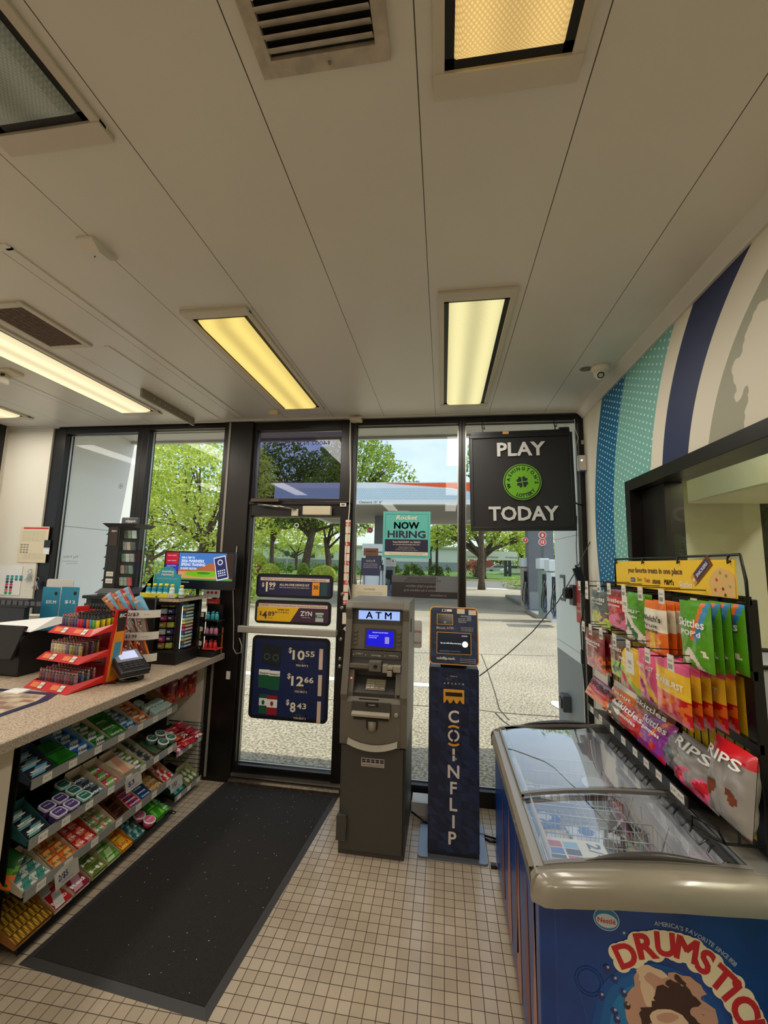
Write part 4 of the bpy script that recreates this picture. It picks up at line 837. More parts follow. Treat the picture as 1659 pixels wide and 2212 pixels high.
# certificate papers, small stickers
x0, x1, z0, z1 = -.715, -.433, 1.36, 1.515
t = plate('certificate_paper', 'cream certificate paper on the window behind the bank machine', 'paper', x0, x1, z0, z1, GY-.003, mat('cert_cream', (226, 216, 190), .6), .002, .002)
m = MB(); m.text('CERTIFICATE', ((x0+x1)/2, GY-.006, z1-.04), -X, Z, .012, w=.09)
for i in range(4): m.text('Permit and license statement posted here', ((x0+x1)/2, GY-.006, z1-.06-.014*i), -X, Z, .006, w=.2)
m.build('lettering', mat('ink_grey', (140, 132, 116), .6), t)
a, b_ = P(786, 1184, 'y', GY), P(817, 1201, 'y', GY)
t = plate('brown_sticker', 'small brown notice sticker on the window left of the hiring poster', 'sticker', a.x, b_.x, b_.z, a.z, GY-.003, mat('sticker_brown', (112, 78, 64), .6), .002, .002); MB().text('NO SMOKING', ((a.x+b_.x)/2, GY-.006, (a.z+b_.z)/2), -X, Z, .012, w=.08).build('lettering', MC['pack_dark'], t)
a, b_ = P(781, 1205, 'y', GY), P(820, 1244, 'y', GY)
t = plate('navy_sticker', 'square navy sticker on the window below the brown sticker', 'sticker', a.x, b_.x, b_.z, a.z, GY-.003, mat('sticker_navy', (52, 58, 92), .6), .002, .002)
m = MB(); xc = (a.x+b_.x)/2; m.text('Rocket', (xc, GY-.006, a.z-.03), -X, Z, .018, w=.075, shear=.2); [m.text(s_, (xc, GY-.006, a.z-.05-.014*i), -X, Z, .008, w=.11) for i, s_ in enumerate(('ALCOHOL SALES', 'SURVEILLANCE IN USE', 'NO LOITERING'))]; m.build('lettering', mat('sticker_ink', (196, 190, 196), .6), t)
t = thing('paper_notice', 'white notice with red letters behind the bank machine, on the glass', 'paper', (-.14, GY, 1.1)); a, b_ = P(893, 1340, 'y', GY), P(911, 1400, 'y', GY)
MB().prism(rrect(b_.x-a.x, a.z-b_.z, .015), ((a.x+b_.x)/2, GY-.004, (a.z+b_.z)/2), X, Z, (0, .002, 0)).build('sheet', mat('sheet_grey', (206, 204, 196), .6), t)
m = MB(); m.text('EMAJ', (a.x+.035, GY-.006, a.z-.09), X, Z, .018).text('BIJAVA', (a.x+.035, GY-.006, a.z-.17), X, Z, .014, w=.05); m.build('lettering', red_ink, t)
# Pay Policy letters on the first left window
c = P(152, 1205, 'y', GY); tag(MB().text('Pay Policy', (c.x, GY, c.z), -X, Z, .022, w=.145).text('Credit Card May Require', (c.x, GY, c.z-.035), -X, Z, .011, w=.16).text("Driver's License", (c.x+.02, GY, c.z-.055), -X, Z, .011, w=.11).build('window_lettering', mat('ink_soft', (110, 110, 116), .6)), 'small grey payment policy letters on the leftmost window, seen from behind', 'lettering')
# round glare free sensor decal on first window
c = P(261, 1050, 'y', GY); tag(MB().disc((c.x, GY-.001, c.z), X, Z, .022, 24, 0, .017).disc((c.x, GY-.001, c.z), X, Z, .008, 16).build('round_decal', MC['ink_soft']), 'small ring shaped decal high on the leftmost window', 'decal')
c = P(643.5, 1135.5, 'y', GY); tag(MB().disc((c.x, yD-.001, c.z), X, Z, .02, 24, 0, .011).build('door_decal', MC['sheet_grey']), 'small pale round decal at the top of the door glass', 'decal')

# ---------------- hanging lottery sign
ly = 3.06; A = P(1015, 943, 'y', ly); B_ = P(1235, 934, 'y', ly); Cc = P(1243, 1147, 'y', ly); D_ = P(1015, 1147, 'y', ly)
cx, cz = (A.x+B_.x+Cc.x+D_.x)/4, (A.z+B_.z+Cc.z+D_.z)/4; W_, H_ = .80, .775
t = thing('lottery_sign', 'big black hanging sign reading PLAY TODAY with a green clover badge', 'hanging sign', (cx, ly, cz-H_/2))
W_ = ((B_.x-A.x)+(Cc.x-D_.x))/2; H_ = ((A.z-D_.z)+(B_.z-Cc.z))/2
u = (B_-A).normalized()*.5+(Cc-D_).normalized()*.5; u.normalize(); vv = Vector((-u.z, 0, u.x))
O = Vector((cx, ly, cz)); face = mat('lottery_black', (26, 25, 25), .55)
MB().obox(O, u, Y, vv, W_/2, .018, H_/2).build('panel', face, t, bevel=.004)
m = MB()
for a, b_, c, d in ((0, H_/2-.014, W_/2, .014), (0, -H_/2+.014, W_/2, .014), (-W_/2+.012, 0, .012, H_/2-.028), (W_/2-.012, 0, .012, H_/2-.028)): m.obox(O+u*a+vv*b_-Y*.022, u, Y, vv, c, .006, d)
m.build('frame', blackpl, t, bevel=.003)
m = MB().obox(O+vv*(H_/2+.012)-Y*.005, u, Y, vv, W_/2-.015, .012, .012).obox(O+vv*(H_/2+.02)+u*(W_/2-.05), u, Y, vv, .035, .014, .02); m.build('top_rail', blackpl, t)
MB().obox(O+vv*(H_/2+.012)-Y*.018-u*.1, u, Y, vv, .022, .001, .010).build('label', mat('label_tan', (200, 150, 90), .6), t)
f = O-Y*.0295; white_l = mat('letter_white', (206, 204, 200), .5)
m = MB(); m.text('PLAY', f+vv*.215*H_/.8+u*.005, u, vv, .098, w=.345, bold=.028).text('TODAY', f-vv*.315*H_/.8+u*.005, u, vv, .098, w=.49, bold=.028); m.build('lettering', white_l, t)
grn = mat('clover_green', (104, 166, 26), .6); cbk = mat('badge_ink', (16, 34, 24), .5); bc = f+u*.005-vv*.005
bd = MB().disc(bc, u, vv, .135, 48, 0).disc(bc-Y*.0006, u, vv, .129, 48, 1).disc(bc-Y*.0012, u, vv, .122, 48, 0)
bd.arc_text("WASHINGTON'S", bc-Y*.002, u, vv, .100, 212, -12, .024, 1, .04).arc_text('LOTTERY', bc-Y*.002, u, vv, .100, 245, 325, .024, 1, .04, inside=True)
for k in range(4):
    a = math.radians(45+90*k+8); d = u*math.cos(a)+vv*math.sin(a); e = u*-math.sin(a)+vv*math.cos(a)
    bd.add([bc-Y*.002+d*.005, bc-Y*.002+d*.026-e*.022, bc-Y*.002+d*.044-e*.016, bc-Y*.002+d*.037, bc-Y*.002+d*.044+e*.016, bc-Y*.002+d*.026+e*.022], [(0, 1, 2, 3), (0, 3, 4, 5)], 1)
bd.add([bc-Y*.0022+u*.0-vv*.002, bc-Y*.0022+u*.012-vv*.042, bc-Y*.0022+u*.017-vv*.041, bc-Y*.0022+u*.004], [(0, 1, 2, 3)], 1)
bd.build('clover_badge', [grn, cbk], t)
for px in (1045, 1199):
    q = P(px, 912, 'y', ly+.03); e = O+u*((q.x-cx)*1.0)+vv*(H_/2+.02)
    m = MB().tube([(q.x, WY-.03, CZ-.045), (q.x+.01, ly+.03, CZ-.05), (e.x-.012, ly, e.z+.06), (e.x, ly, e.z)], .0025, 5)
    m.tube([e+u*.006+Z*.03, e-u*.008+Z*.045, e+u*.004+Z*.06, e+Z*.03+u*.01], .003, 5); m.build('chain', blackmet, t)
q = O+u*(W_/2-.11)+vv*(H_/2); MB().tube([q, q+vv*.06], .004, 6).build('rod', blackmet, t)
# cables from the sign, adapter, long diagonal cord
pl = [P(*a) for a in ((1235, 1082, 'y', ly), (1243, 1086, 'y', 3.08), (1250, 1090, 'y', 3.12), (1259, 1091, 'y', WY-.03))]
tag(MB().tube(pl, .006, 6).build('sign_power_lead', blackmet), 'short black lead from the hanging sign to the window frame', 'cable')
tag(MB().tube([P(1241, 905, 'y', WY-.04), P(1242, 925, 'y', WY-.05), P(1249, 945, 'y', WY-.05), P(1244, 965, 'y', WY-.05), P(1246, 985, 'y', WY-.06), P(1252, 993, 'y', WY-.06)], .003, 5).build('white_cable', inkwhite), 'thin white cable down the corner of the right window frame', 'cable')
ad = tag(MB().tube([P(1246, 1115, 'y', 3.1), P(1245, 1180, 'y', 3.1), P(1247, 1222, 'y', 3.1)], .003, 5).build('adapter_cable', blackmet), 'black cable hanging down to the power adapter at the right window', 'cable')
a = P(1245, 1226, 'y', 3.06); ax = (P(1262, 1276, 'y', 3.06)-a); ax.normalize(); px_ = Vector((ax.z, 0, -ax.x))*-1; c = a+ax*.095
t = thing('power_adapter', 'black power adapter brick hanging by the right window', 'power adapter', c); MB().obox(c, px_, Y, ax, .028, .016, .095).build('brick', blackpl, t, bevel=.005); MB().obox(a-ax*.006, px_, Y, ax, .006, .006, .012).build('strain_relief', blackpl, t)
pts = [P(1258, 1276, 'y', 3.08), P(1262, 1310, 'y', 3.08), P(1254, 1350, 'y', 3.09), P(1257, 1405, 'y', 3.09), P(1258, 1430, 'y', 3.09), P(1262, 1470, 'y', 3.09), P(1268, 1545, 'y', 3.09)]
t = tag(MB().tube(pts, .004, 6).build('black_cable', blackmet), 'black cable with an inline switch down the right window jamb', 'cable'); q = P(1258.5, 1418, 'y', 3.09); MB().box(q.x-.011, q.x+.011, 3.08, 3.1, q.z-.05, q.z+.045).build('inline_switch', blackpl, t, bevel=.003)
pts = [P(1278, 1165, 'y', 3.1), P(1262, 1195, 'y', 3.08), P(1240, 1240, 'y', 3.06), P(1205, 1300, 'y', 3.02), P(1150, 1365, 'y', 2.96), P(1100, 1410, 'y', 2.9), P(1060, 1442, 'y', 2.84), P(1036, 1460, 'y', 2.80)]
tag(MB().tube(pts, .0035, 6).build('diagonal_cord', mat('cord_grey', (50, 52, 54), .5)), 'thin grey cord running diagonally from the corner to the tall kiosk', 'cable')
c = P(1257, 1000, 'y', WY-.06); t = thing('door_chime', 'white door chime box with a blue light on the right window jamb', 'door chime', c)
MB().box(c.x-.028, c.x+.028, WY-.07, WY-.03, c.z-.058, c.z+.058).build('case', MC['camera_white'], t, bevel=.006); MB().box(c.x-.02, c.x+.022, WY-.072, WY-.03, c.z-.064, c.z-.058).build('blue_edge', mat('chime_blue', (60, 90, 170), .4), t)
MB().lathe([(.006, 0), (.006, .002)], (c.x-.004, WY-.07, c.z+.018), (0, -1, 0), 10).build('indicator', mat('led_white', (220, 235, 255), .3, emit=(200, 225, 255), es=2), t)
for py, lb in ((955, 'upper small ivory clip on the right window jamb'), (1015, 'lower small ivory clip on the right window jamb, under the chime')):
    c = P(1260 if py < 1000 else 1264, py, 'y', WY-.04); tag(MB().box(c.x-.014, c.x+.016, WY-.04, WY-.03, c.z-.016, c.z+.016).build('wall_clip', MC['ivory']), lb, 'clip')
# white flex around the door posts
pts = [P(757, 905, 'y', WY-.06), P(756, 950, 'y', WY-.06), P(757, 1040, 'y', WY-.06), P(755, 1100, 'y', WY-.065), P(749, 1165, 'y', WY-.065), P(746, 1195, 'y', WY-.065), P(747, 1240, 'y', WY-.065), P(754, 1270, 'y', WY-.065), P(759, 1300, 'y', WY-.065)]
tag(MB().tube(pts, .004, 6).build('white_cable', MC['camera_white']), 'white cable down the post between the door and the right window', 'cable')
pts = [P(512, 1180, 'y', WY-.07), P(503, 1260, 'y', WY-.07), P(505, 1345, 'y', WY-.07), P(504, 1400, 'y', WY-.075), P(510, 1412, 'y', WY-.08), P(521, 1410, 'y', WY-.08), P(522, 1395, 'y', WY-.08), P(517, 1378, 'y', WY-.075)]
tag(MB().tube(pts, .004, 6).build('looped_cable', mat('cable_grey', (150, 146, 140), .5)), 'grey looped cable on the post left of the door', 'cable')
c = P(492, 1459, 'y', WY-.07); tag(MB().box(c.x-.016, c.x+.016, WY-.066, WY-.062, c.z-.03, c.z+.03).build('price_label', paper), 'tiny white label on the dark post left of the door', 'label')
c = P(742, 1091, 'y', WY-.05); t = thing('door_contact', 'small white door sensor at the top right of the door', 'sensor', c); MB().box(c.x-.024, c.x+.024, WY-.065, WY-.05, c.z-.013, c.z+.013).build('case', MC['camera_white'], t); MB().box(c.x-.014, c.x+.014, WY-.067, WY-.065, c.z-.006, c.z+.007).build('window', MC['outlet_grey'], t)
# floor mat
mm = [P(492, 1684, 'z', 0), P(731.6, 1722, 'z', 0), P(446.6, 2208, 'z', 0), P(39, 2084, 'z', 0)]
mtc = mat('mat_pile', (44, 41, 38), .95, c2=(30, 28, 26), vs=180, bump=.5, bs=400)
t = thing('floor_mat', 'long dark floor mat from the door past the candy shelves', 'floor mat', (-1.2, 2.4, 0))
def inset(q, d):
    c = sum(q, Vector())/4; r = []
    for i in range(4):
        e1 = (q[(i+1) % 4]-q[i]).normalized(); e0 = (q[i-1]-q[i]).normalized(); r.append(q[i]+e1*d+e0*d)
    return r
ii = inset(mm, .035)
m = MB(); jj = [v+Z*.008 for v in ii]; m.add(mm+jj, [(4, 5, 1, 0), (5, 6, 2, 1), (6, 7, 3, 2), (7, 4, 0, 3)]); m.build('rubber_border', mat('mat_border', (58, 56, 56), .6), t)
m = MB(); kk = [v+Z*.010 for v in ii]; m.add(kk+ii, [(3, 2, 1, 0), (0, 1, 5, 4), (1, 2, 6, 5), (2, 3, 7, 6), (3, 0, 4, 7)]); m.build('pile', mtc, t)
rg = random.Random(3); m = MB(); u1 = (ii[1]-ii[0]); v1 = (ii[3]-ii[0])
for _ in range(150):
    s_ = rg.random(); tt = rg.random()**1.6; c = ii[0]+u1*s_+v1*tt+Z*.0115; r_ = rg.uniform(.001, .0035); m.add([c+Vector((r_*math.cos(a*2), r_*math.sin(a*2), rg.uniform(0, .001))) for a in range(3)], [(0, 1, 2)])
tag(m.build('paper_crumbs', MC['ruler_cream'], kind='stuff'), 'pale crumbs scattered on the dark mat', 'litter')
# ================================================================== BANK MACHINE
ag = mat('machine_grey', (104, 98, 88), .42, .1, bump=.08, bs=500); ad_ = mat('machine_dark', (64, 62, 56), .5, bump=.08, bs=500); al = mat('machine_light', (150, 142, 124), .4); akey = mat('key_metal', (176, 168, 146), .35, .4)
ax0, ax1, ay = -.603, -.213, 2.53; axc = (ax0+ax1)/2
t = thing('bank_machine', 'tall grey cash machine with lit ATM sign, left of the navy kiosk', 'cash machine', (axc, 2.79, 0))
MB().box(ax0, ax1, ay+.012, 3.055, .0, .62).build('safe_cabinet', ad_, t, bevel=.006)
MB().box(ax0+.012, ax1-.012, ay, ay+.012, .03, .60).build('safe_door', ad_, t, bevel=.003)
# upper shell, side profile swept in x: leans back towards the top
prof = [(ay-.01, .61), (ay-.015, .66), (ay-.02, .86), (ay-.03, .90), (ay+.015, 1.10), (ay+.055, 1.33), (ay+.03, 1.40), (ay+.06, 1.445), (3.02, 1.445), (3.055, 1.40), (3.055, .61)]
m = MB()
for xa, xb in ((ax0-.006, ax0+.034), (ax1-.034, ax1+.006)): m.prism([(p[0], p[1]) for p in prof], (xa, 0, 0), Y, Z, (xb-xa, 0, 0))
m.box(ax0+.034, ax1-.034, 2.70, 3.05, .62, 1.36)
m.build('side_shell', ag, t, bevel=.008)
m = MB().prism([(ay+.03, 1.40), (ay+.055, 1.445), (3.02, 1.445), (3.05, 1.39), (ay+.10, 1.392)], (ax0+.034, 0, 0), Y, Z, (ax1-ax0-.068, 0, 0)); m.build('top_cap', ag, t, bevel=.008)
def fp(z): # front surface y of the recessed fascia at height z
    return ay+.03+(z-1.0)*.13
def fbox(m, x0, x1, z0, z1, d=.01, y_=None, mi=0):
    ya, yb = (fp(z0), fp(z1)) if y_ is None else (y_, y_)
    return m.add([(x0, ya, z0), (x1, ya, z0), (x1, yb, z1), (x0, yb, z1), (x0, ya+d, z0), (x1, ya+d, z0), (x1, yb+d, z1), (x0, yb+d, z1)], [(0, 1, 2, 3), (7, 6, 5, 4), (0, 4, 5, 1), (1, 5, 6, 2), (2, 6, 7, 3), (3, 7, 4, 0)], mi)
xa, xb = ax0+.034, ax1-.034
fbox(MB(), xa, xb, 1.30, 1.395, .10).build('sign_housing', ad_, t)
lit = mat('atm_sign_lit', (150, 180, 240), .4, emit=(150, 178, 245), es=.6)
sg = fbox(MB(), xa+.036, xb-.022, 1.33, 1.385, .004, fp(1.36)-.006).build('lit_sign', lit, t)
MB().text('A T M', (axc+.005, fp(1.36)-.0075, 1.337), X, Z, .042, w=.165, bold=.02).build('lettering', mat('atm_blue_ink', (10, 84, 176), .5), sg)
fbox(MB(), xa, xb, 1.15, 1.30, .10).build('screen_panel', mat('fascia_taupe', (96, 88, 74), .45), t)
sx0, sx1, sz0, sz1 = -.475, -.303, 1.172, 1.268
m = MB(); fr = .010
for q in ((sx0-fr, sx1+fr, sz0-fr, sz0), (sx0-fr, sx1+fr, sz1, sz1+fr), (sx0-fr, sx0, sz0, sz1), (sx1, sx1+fr, sz0, sz1)): fbox(m, q[0], q[1], q[2], q[3], .012, None).v[-8:]
for k in range(len(m.v)): m.v[k].y -= .008
m.build('screen_bezel', mat('bezel_dark', (60, 54, 46), .4), t)
m = fbox(MB(), sx0, sx1, sz0, sz1, .003); [setattr(v, 'y', v.y-.003) for v in m.v]; sc = m.build('screen', mat('atm_screen', (16, 16, 150), .2, emit=(14, 14, 210), es=.6), t)
yy = fp(1.22)-.006; up = Vector((0, .13, 1))
m = MB(); m.text('WELCOME TO ROCKET MARKET', (-.389, fp(1.253)-.0045, 1.251), X, up, .006, w=.10)
for i, s_ in enumerate(('Please insert your card', 'into the slot to begin', 'transaction.')): m.text(s_, (sx0+.015, fp(1.23)-.0045, 1.232-.011*i), X, up, .006, w=.06-.01*i, al='l')
m.build('lettering', mat('screen_white', (220, 225, 255), .4, emit=(220, 225, 255), es=.6), sc)
m = fbox(MB(), sx1-.055, sx1-.028, 1.19, 1.23, .001); [setattr(v, 'y', v.y-.0045) for v in m.v]; m.build('card_picture', mat('screen_grey', (150, 150, 210), .4, emit=(120, 120, 190), es=.4), sc)
for i in range(4):
    for xx in (xa+.012, xb-.038):
        z_ = 1.178+.024*i; m = fbox(MB(), xx, xx+.026, z_, z_+.013, .012); [setattr(v, 'y', v.y-.008) for v in m.v]; m.build('side_button', mat('button_grey', (84, 78, 68), .45), t, bevel=.003)
m = fbox(MB(), xa+.004, xb-.004, 1.10, 1.145, .02); [setattr(v, 'y', v.y-.006) for v in m.v]; lp = m.build('label_panel', ad_, t, bevel=.003)
m = MB(); q = fp(1.12)-.008; m.text('DEBIT', (xa+.055, q, 1.122), X, up, .007, w=.045).text('Genmega', (axc, q, 1.116), X, up, .010, w=.06, shear=.1).text('CREDIT', (xb-.06, q, 1.120), X, up, .007, w=.05)
for xx in (xa+.018, xa+.095, xb-.105, xb-.03): m.disc((xx, q, 1.120), X, up, .003, 8)
m.build('lettering', mat('pale_ink', (206, 200, 186), .5), lp)
# slot row
fbox(MB(), xa, xb, 1.03, 1.10, .10).build('slot_panel', ad_, t)
m = fbox(MB(), xa+.0, xa+.14, 1.045, 1.070, .04, fp(1.05)-.028); m.build('receipt_slot', ag, t, bevel=.003)
m = MB(); m.box(xa+.125, xa+.20, ay-.012, ay+.04, 1.035, 1.095); m.build('camera_block', ag, t, bevel=.004)
MB().lathe([(.012, 0), (.012, .004), (.007, .005), (.006, .002)], (xa+.165, ay-.012, 1.066), (0, -1, 0), 16).build('camera_lens', blackpl, t)
m = MB().box(xb-.115, xb-.085, ay-.006, ay+.04, 1.03, 1.075).box(xb-.085, xb-.055, ay-.012, ay+.04, 1.012, 1.045).box(xb-.085, xb-.05, ay-.010, ay+.04, 1.05, 1.07).box(xb-.05, xb-.004, ay-.004, ay+.04, 1.035, 1.072); m.build('card_reader', al, t, bevel=.003)
# keypad bay
m = MB().add([(xa, ay+.10, 1.03), (xb, ay+.10, 1.03), (xb, ay+.095, .985), (xa, ay+.095, .985)], [(0, 1, 2, 3)]).add([(xa, ay+.095, .985), (xb, ay+.095, .985), (xb, ay+.005, .905), (xa, ay+.005, .905)], [(3, 2, 1, 0)]).box(xa, xb, ay+.0, ay+.04, .885, .905)
m.build('keypad_bay', mat('bay_dark', (52, 48, 42), .5), t)
for nm, q0, q1 in (('left_cheek', xa, xa+.03), ('right_cheek', xb-.035, xb)): MB().prism([(ay-.005, .885), (ay-.005, .91), (ay+.03, 1.03), (ay+.10, 1.03), (ay+.10, .885)], (q0, 0, 0), Y, Z, (q1-q0, 0, 0)).build('bay_cheek', ag, t, bevel=.003)
MB().lathe([(.004, 0), (.004, .002)], (xa+.015, ay+.012, .985), (0, -1, .25), 10).build('red_light', mat('led_red', (255, 90, 70), .3, emit=(255, 90, 70), es=3), t)
kd = Vector((0, .09, .08)).normalized(); kn = Vector((0, -.08, .09)).normalized(); ko = Vector((-.462, ay+.022, .922))
kp = MB().obox(ko+X*.056+kd*.032+kn*.002, X, kd, kn, .060, .036, .002).build('keypad', al, t)
for r in range(4):
    for c in range(4): MB().obox(ko+X*(.012+.026*c+(.008 if c == 3 else 0))+kd*(.008+.016*r)+kn*.006, X, kd, kn, .010 if c < 3 else .013, .0055, .003).build('key', akey, kp)
MB().lathe([(.008, 0), (.008, .004), (.004, .005)], (xb-.017, ay-.005, .90), (0, -1, 0), 12).build('speaker_hole', blackpl, t)
MB().box(xa+.07, xb-.13, ay-.014, ay, .868, .878).build('vent_slit', blackpl, t)
# dispenser door
cen = MB().prism([(ay-.015, .61), (ay-.018, .66), (ay-.022, .86), (ay-.005, .885), (ay+.06, .885), (ay+.06, .61)], (xa, 0, 0), Y, Z, (xb-xa, 0, 0)).build('dispenser_panel', ag, t)
m = MB().box(xa+.03, xb-.055, ay-.028, ay-.018, .79, .865); m.build('upper_plate', ad_, cen, bevel=.002)
m = MB(); m.box(axc-.045, axc+.03, ay-.032, ay-.028, .84, .862).build('logo_plate', blackpl, cen); MB().text('CASH', (axc-.008, ay-.033, .846), X, Z, .009, w=.04).build('lettering', MC['pale_ink'], cen)
MB().prism([(ay-.02, .775), (ay-.05, .785), (ay-.05, .80), (ay-.02, .815)], (xa+.035, 0, 0), Y, Z, (xb-xa-.095, 0, 0)).build('dispenser_mouth', al, cen, bevel=.003)
MB().box(xa+.045, xb-.07, ay-.034, ay-.022, .766, .775).build('mouth_shadow', blackpl, cen)
m = MB().prism([(.036*math.cos(a*PI/12), .036*math.sin(a*PI/12)) for a in range(-12, 1)]+[(.036, .045), (-.036, .045)], (axc-.005, ay-.0225, .73), X, Z, (0, .002, 0)); m.build('thumb_hole', blackpl, cen)
MB().lathe([(.0, .0), (.028, 0), (.030, .05), (.022, .055)], (axc-.005, ay-.006, .70), (0, 0, 1), 16).build('thumb_rest', al, cen)
MB().lathe([(.013, 0), (.013, .006), (.009, .008)], (xb-.022, ay-.022, .80), (0, -1, 0), 16).build('door_lock', al, cen)
# curved tray lip
m = MB(); n = 16
for i in range(n):
    def lp_(k, z, y): s_ = -1+2*k/n; return (axc+s_*.148, y, z-.032*(1-s_*s_))
    za, zb = .655, .628; ya, yb = ay-.022, ay-.045
    m.add([lp_(i, za, ya), lp_(i+1, za, ya), lp_(i+1, zb, yb), lp_(i, zb, yb), lp_(i, zb-.012, ya), lp_(i+1, zb-.012, ya)], [(0, 3, 2, 1), (3, 4, 5, 2)], 0, False)
m.build('tray_lip', al, cen)
m = MB().add([(axc+s_*.185, ay-.020+.012*abs(s_), .622-.022*(1-s_*s_)) for s_ in [-1+i/8 for i in range(17)]]+[(axc+.185, ay-.006, .70), (axc-.185, ay-.006, .70)], [tuple(range(19))], 0); m.build('apron', ad_, cen)
st = MB().box(-.475, -.337, ay-.003, ay, .494, .540).build('label', mat('sticker_grey', (176, 164, 156), .6), t); m = MB()
for r in range(2):
    for c in range(5): m.box(-.470+.027*c, -.449+.027*c, ay-.004, ay-.003, .517+.011*r, .525+.011*r)
m.text('NETWORKS ACCEPTED', (-.406, ay-.004, .500), X, Z, .007, w=.12); m.build('lettering', MC['inkdk'] if 'inkdk' in MC else blackpl, st)
MB().prism([(ax0-.006, .09), (ax0+.05, .085), (ax0+.055, .205), (ax0+.05, .222), (ax0-.006, .222)], (0, ay-.022, 0), X, Z, (0, .024, 0)).build('door_hinge_cover', ad_, t, bevel=.006)
MB().box(ax1-.012, ax1-.009, ay-.002, ay+.012, .03, .60).build('door_gap', blackpl, t)
MB().box(ax1, ax1+.004, 2.60, 3.0, .63, 1.30).build('side_panel', al, t, bevel=.004)
MB().box(ax1+.004, ax1+.010, 2.70, 2.76, 1.25, 1.33).build('side_lock', blackpl, t)
# cable and box behind
tag(MB().box(-.205, -.02, 2.98, 3.10, .0, .085).build('cable_box', mat('whitebox', (206, 204, 200), .5), bevel=.004), 'white flat equipment box on the floor between the cash machine and the kiosk', 'box')
tag(MB().tube([(-.20, 2.93, .05), (-.12, 2.90, .02), (0, 2.88, .008), (.22, 2.86, .008), (.34, 2.82, .01)], .006, 6).build('floor_cable', blackmet), 'black cable on the floor behind the navy kiosk', 'cable')
tag(MB().tube([(.18, 2.95, .006), (.24, 2.84, .006), (.29, 2.80, .006), (.35, 2.80, .008)], .007, 6).build('floor_cable', blackmet), 'black cable on the floor between the kiosk and the freezer', 'cable')
q = P(1068, 1875, 'z', 0); tag(MB().box(q.x-.02, q.x+.012, q.y-.012, q.y+.012, 0, .02).tube([(q.x, q.y, .012), (q.x+.02, q.y-.02, .01), (q.x+.035, q.y-.06, .006)], .005, 6).build('cable_plug', blackpl), 'small black plug at the corner of the kiosk base plate', 'plug')

# ================================================================== NAVY KIOSK
kn_ = mat('kiosk_navy', (18, 30, 62), .4)
nt, b, N = nodes(kn_); tc = N('TexCoord'); sp = N('SeparateXYZ'); nt.links.new(tc.outputs['Object'], sp.inputs[0])
fu = math_n(nt, 'MULTIPLY', sp.outputs[0], 1/.045); fv = math_n(nt, 'MULTIPLY', sp.outputs[2], 1/.045)
cu, cv = math_n(nt, 'FRACT', fu), math_n(nt, 'FRACT', fv); tri = math_n(nt, 'GREATER_THAN', math_n(nt, 'ADD', cu, cv), 1.0)
cmb = N('CombineXYZ'); nt.links.new(math_n(nt, 'ADD', math_n(nt, 'FLOOR', fu), math_n(nt, 'MULTIPLY', tri, .37)), cmb.inputs[0]); nt.links.new(math_n(nt, 'FLOOR', fv), cmb.inputs[1])
wn = N('TexWhiteNoise'); nt.links.new(cmb.outputs[0], wn.inputs['Vector']); rp = N('ValToRGB'); rp.color_ramp.elements[0].color = lin((13, 24, 52)); rp.color_ramp.elements[1].color = lin((28, 46, 84)); rp.color_ramp.elements[0].position = .3
nt.links.new(wn.outputs['Value'], rp.inputs[0]); nt.links.new(rp.outputs[0], b.inputs['Base Color'])
amber = mat('kiosk_amber', (226, 160, 48), .4); kwhite = mat('kiosk_white', (224, 216, 206), .5); kdark = mat('kiosk_slate', (40, 46, 60), .4)
kx0, kx1, ky = -.083, .216, 2.615; kc = (kx0+kx1)/2
t = thing('crypto_kiosk', 'slim navy kiosk with white letters running down and a tilted screen', 'kiosk', (kc, 2.75, 0))
MB().prism(rrect(.40, .36, .02), ((-.138+.262)/2, 2.585+.18, .0), X, Y, (0, 0, .012)).build('base_plate', mat('base_steel', (120, 126, 136), .3, .6), t, bevel=.003)
MB().box(kx0+.002, kx1-.002, ky+.002, 2.80, .012, .032).build('plinth', blackpl, t)
MB().prism(rrect(kx1-kx0, 1.03, .012), (kc, ky, .032+.515), X, Z, (0, .185, 0)).build('body', kn_, t, bevel=.003)
m = MB(); tw = X; ypl = ky-.0015
m.text('follow us', (kc, ypl, 1.010), X, Z, .009, w=.042).text('@coinflipATM', (kc, ypl, .990), X, Z, .011, w=.095, bold=.02)
for i, s_ in enumerate(('o', 'f', 'v', 'in', '>', 'd')): m.text(s_, (kc-.055+.022*i, ypl, .966), X, Z, .011, w=.009, bold=.018)
zz = [('C', .815, 0), ('N', .645, 0), ('F', .520, 0), ('L', .395, 0), ('I', .270, 0), ('P', .135, -.004)]
for ch, z_, dx in (('C', .762, 0), ('N', .470, 0), ('F', .366, 0), ('L', .262, 0), ('I', .172, 0), ('P', .078, -.006)):
    pz = {'C': (1535, 1560), 'N': (1653, 1680), 'F': (1689, 1715), 'L': (1724, 1751), 'I': (1761, 1788), 'P': (1797, 1824)}[ch]
    za = P(978, pz[1], 'y', ky).z; zb = P(978, pz[0], 'y', ky).z
    m.text(ch, (kc+dx, ypl, za), X, Z, zb-za, bold=.02, res=4)
za = P(979, 1636, 'y', ky).z
m.box(kc-.007, kc+.007, ypl, ypl+.0005, P(979, 1644, 'y', ky).z, P(979, 1632, 'y', ky).z).box(kc-.007, kc+.007, ypl, ypl+.0005, P(979, 1630, 'y', ky).z, P(979, 1617, 'y', ky).z)
co_ = Vector((kc, ypl, P(979, 1589, 'y', ky).z))
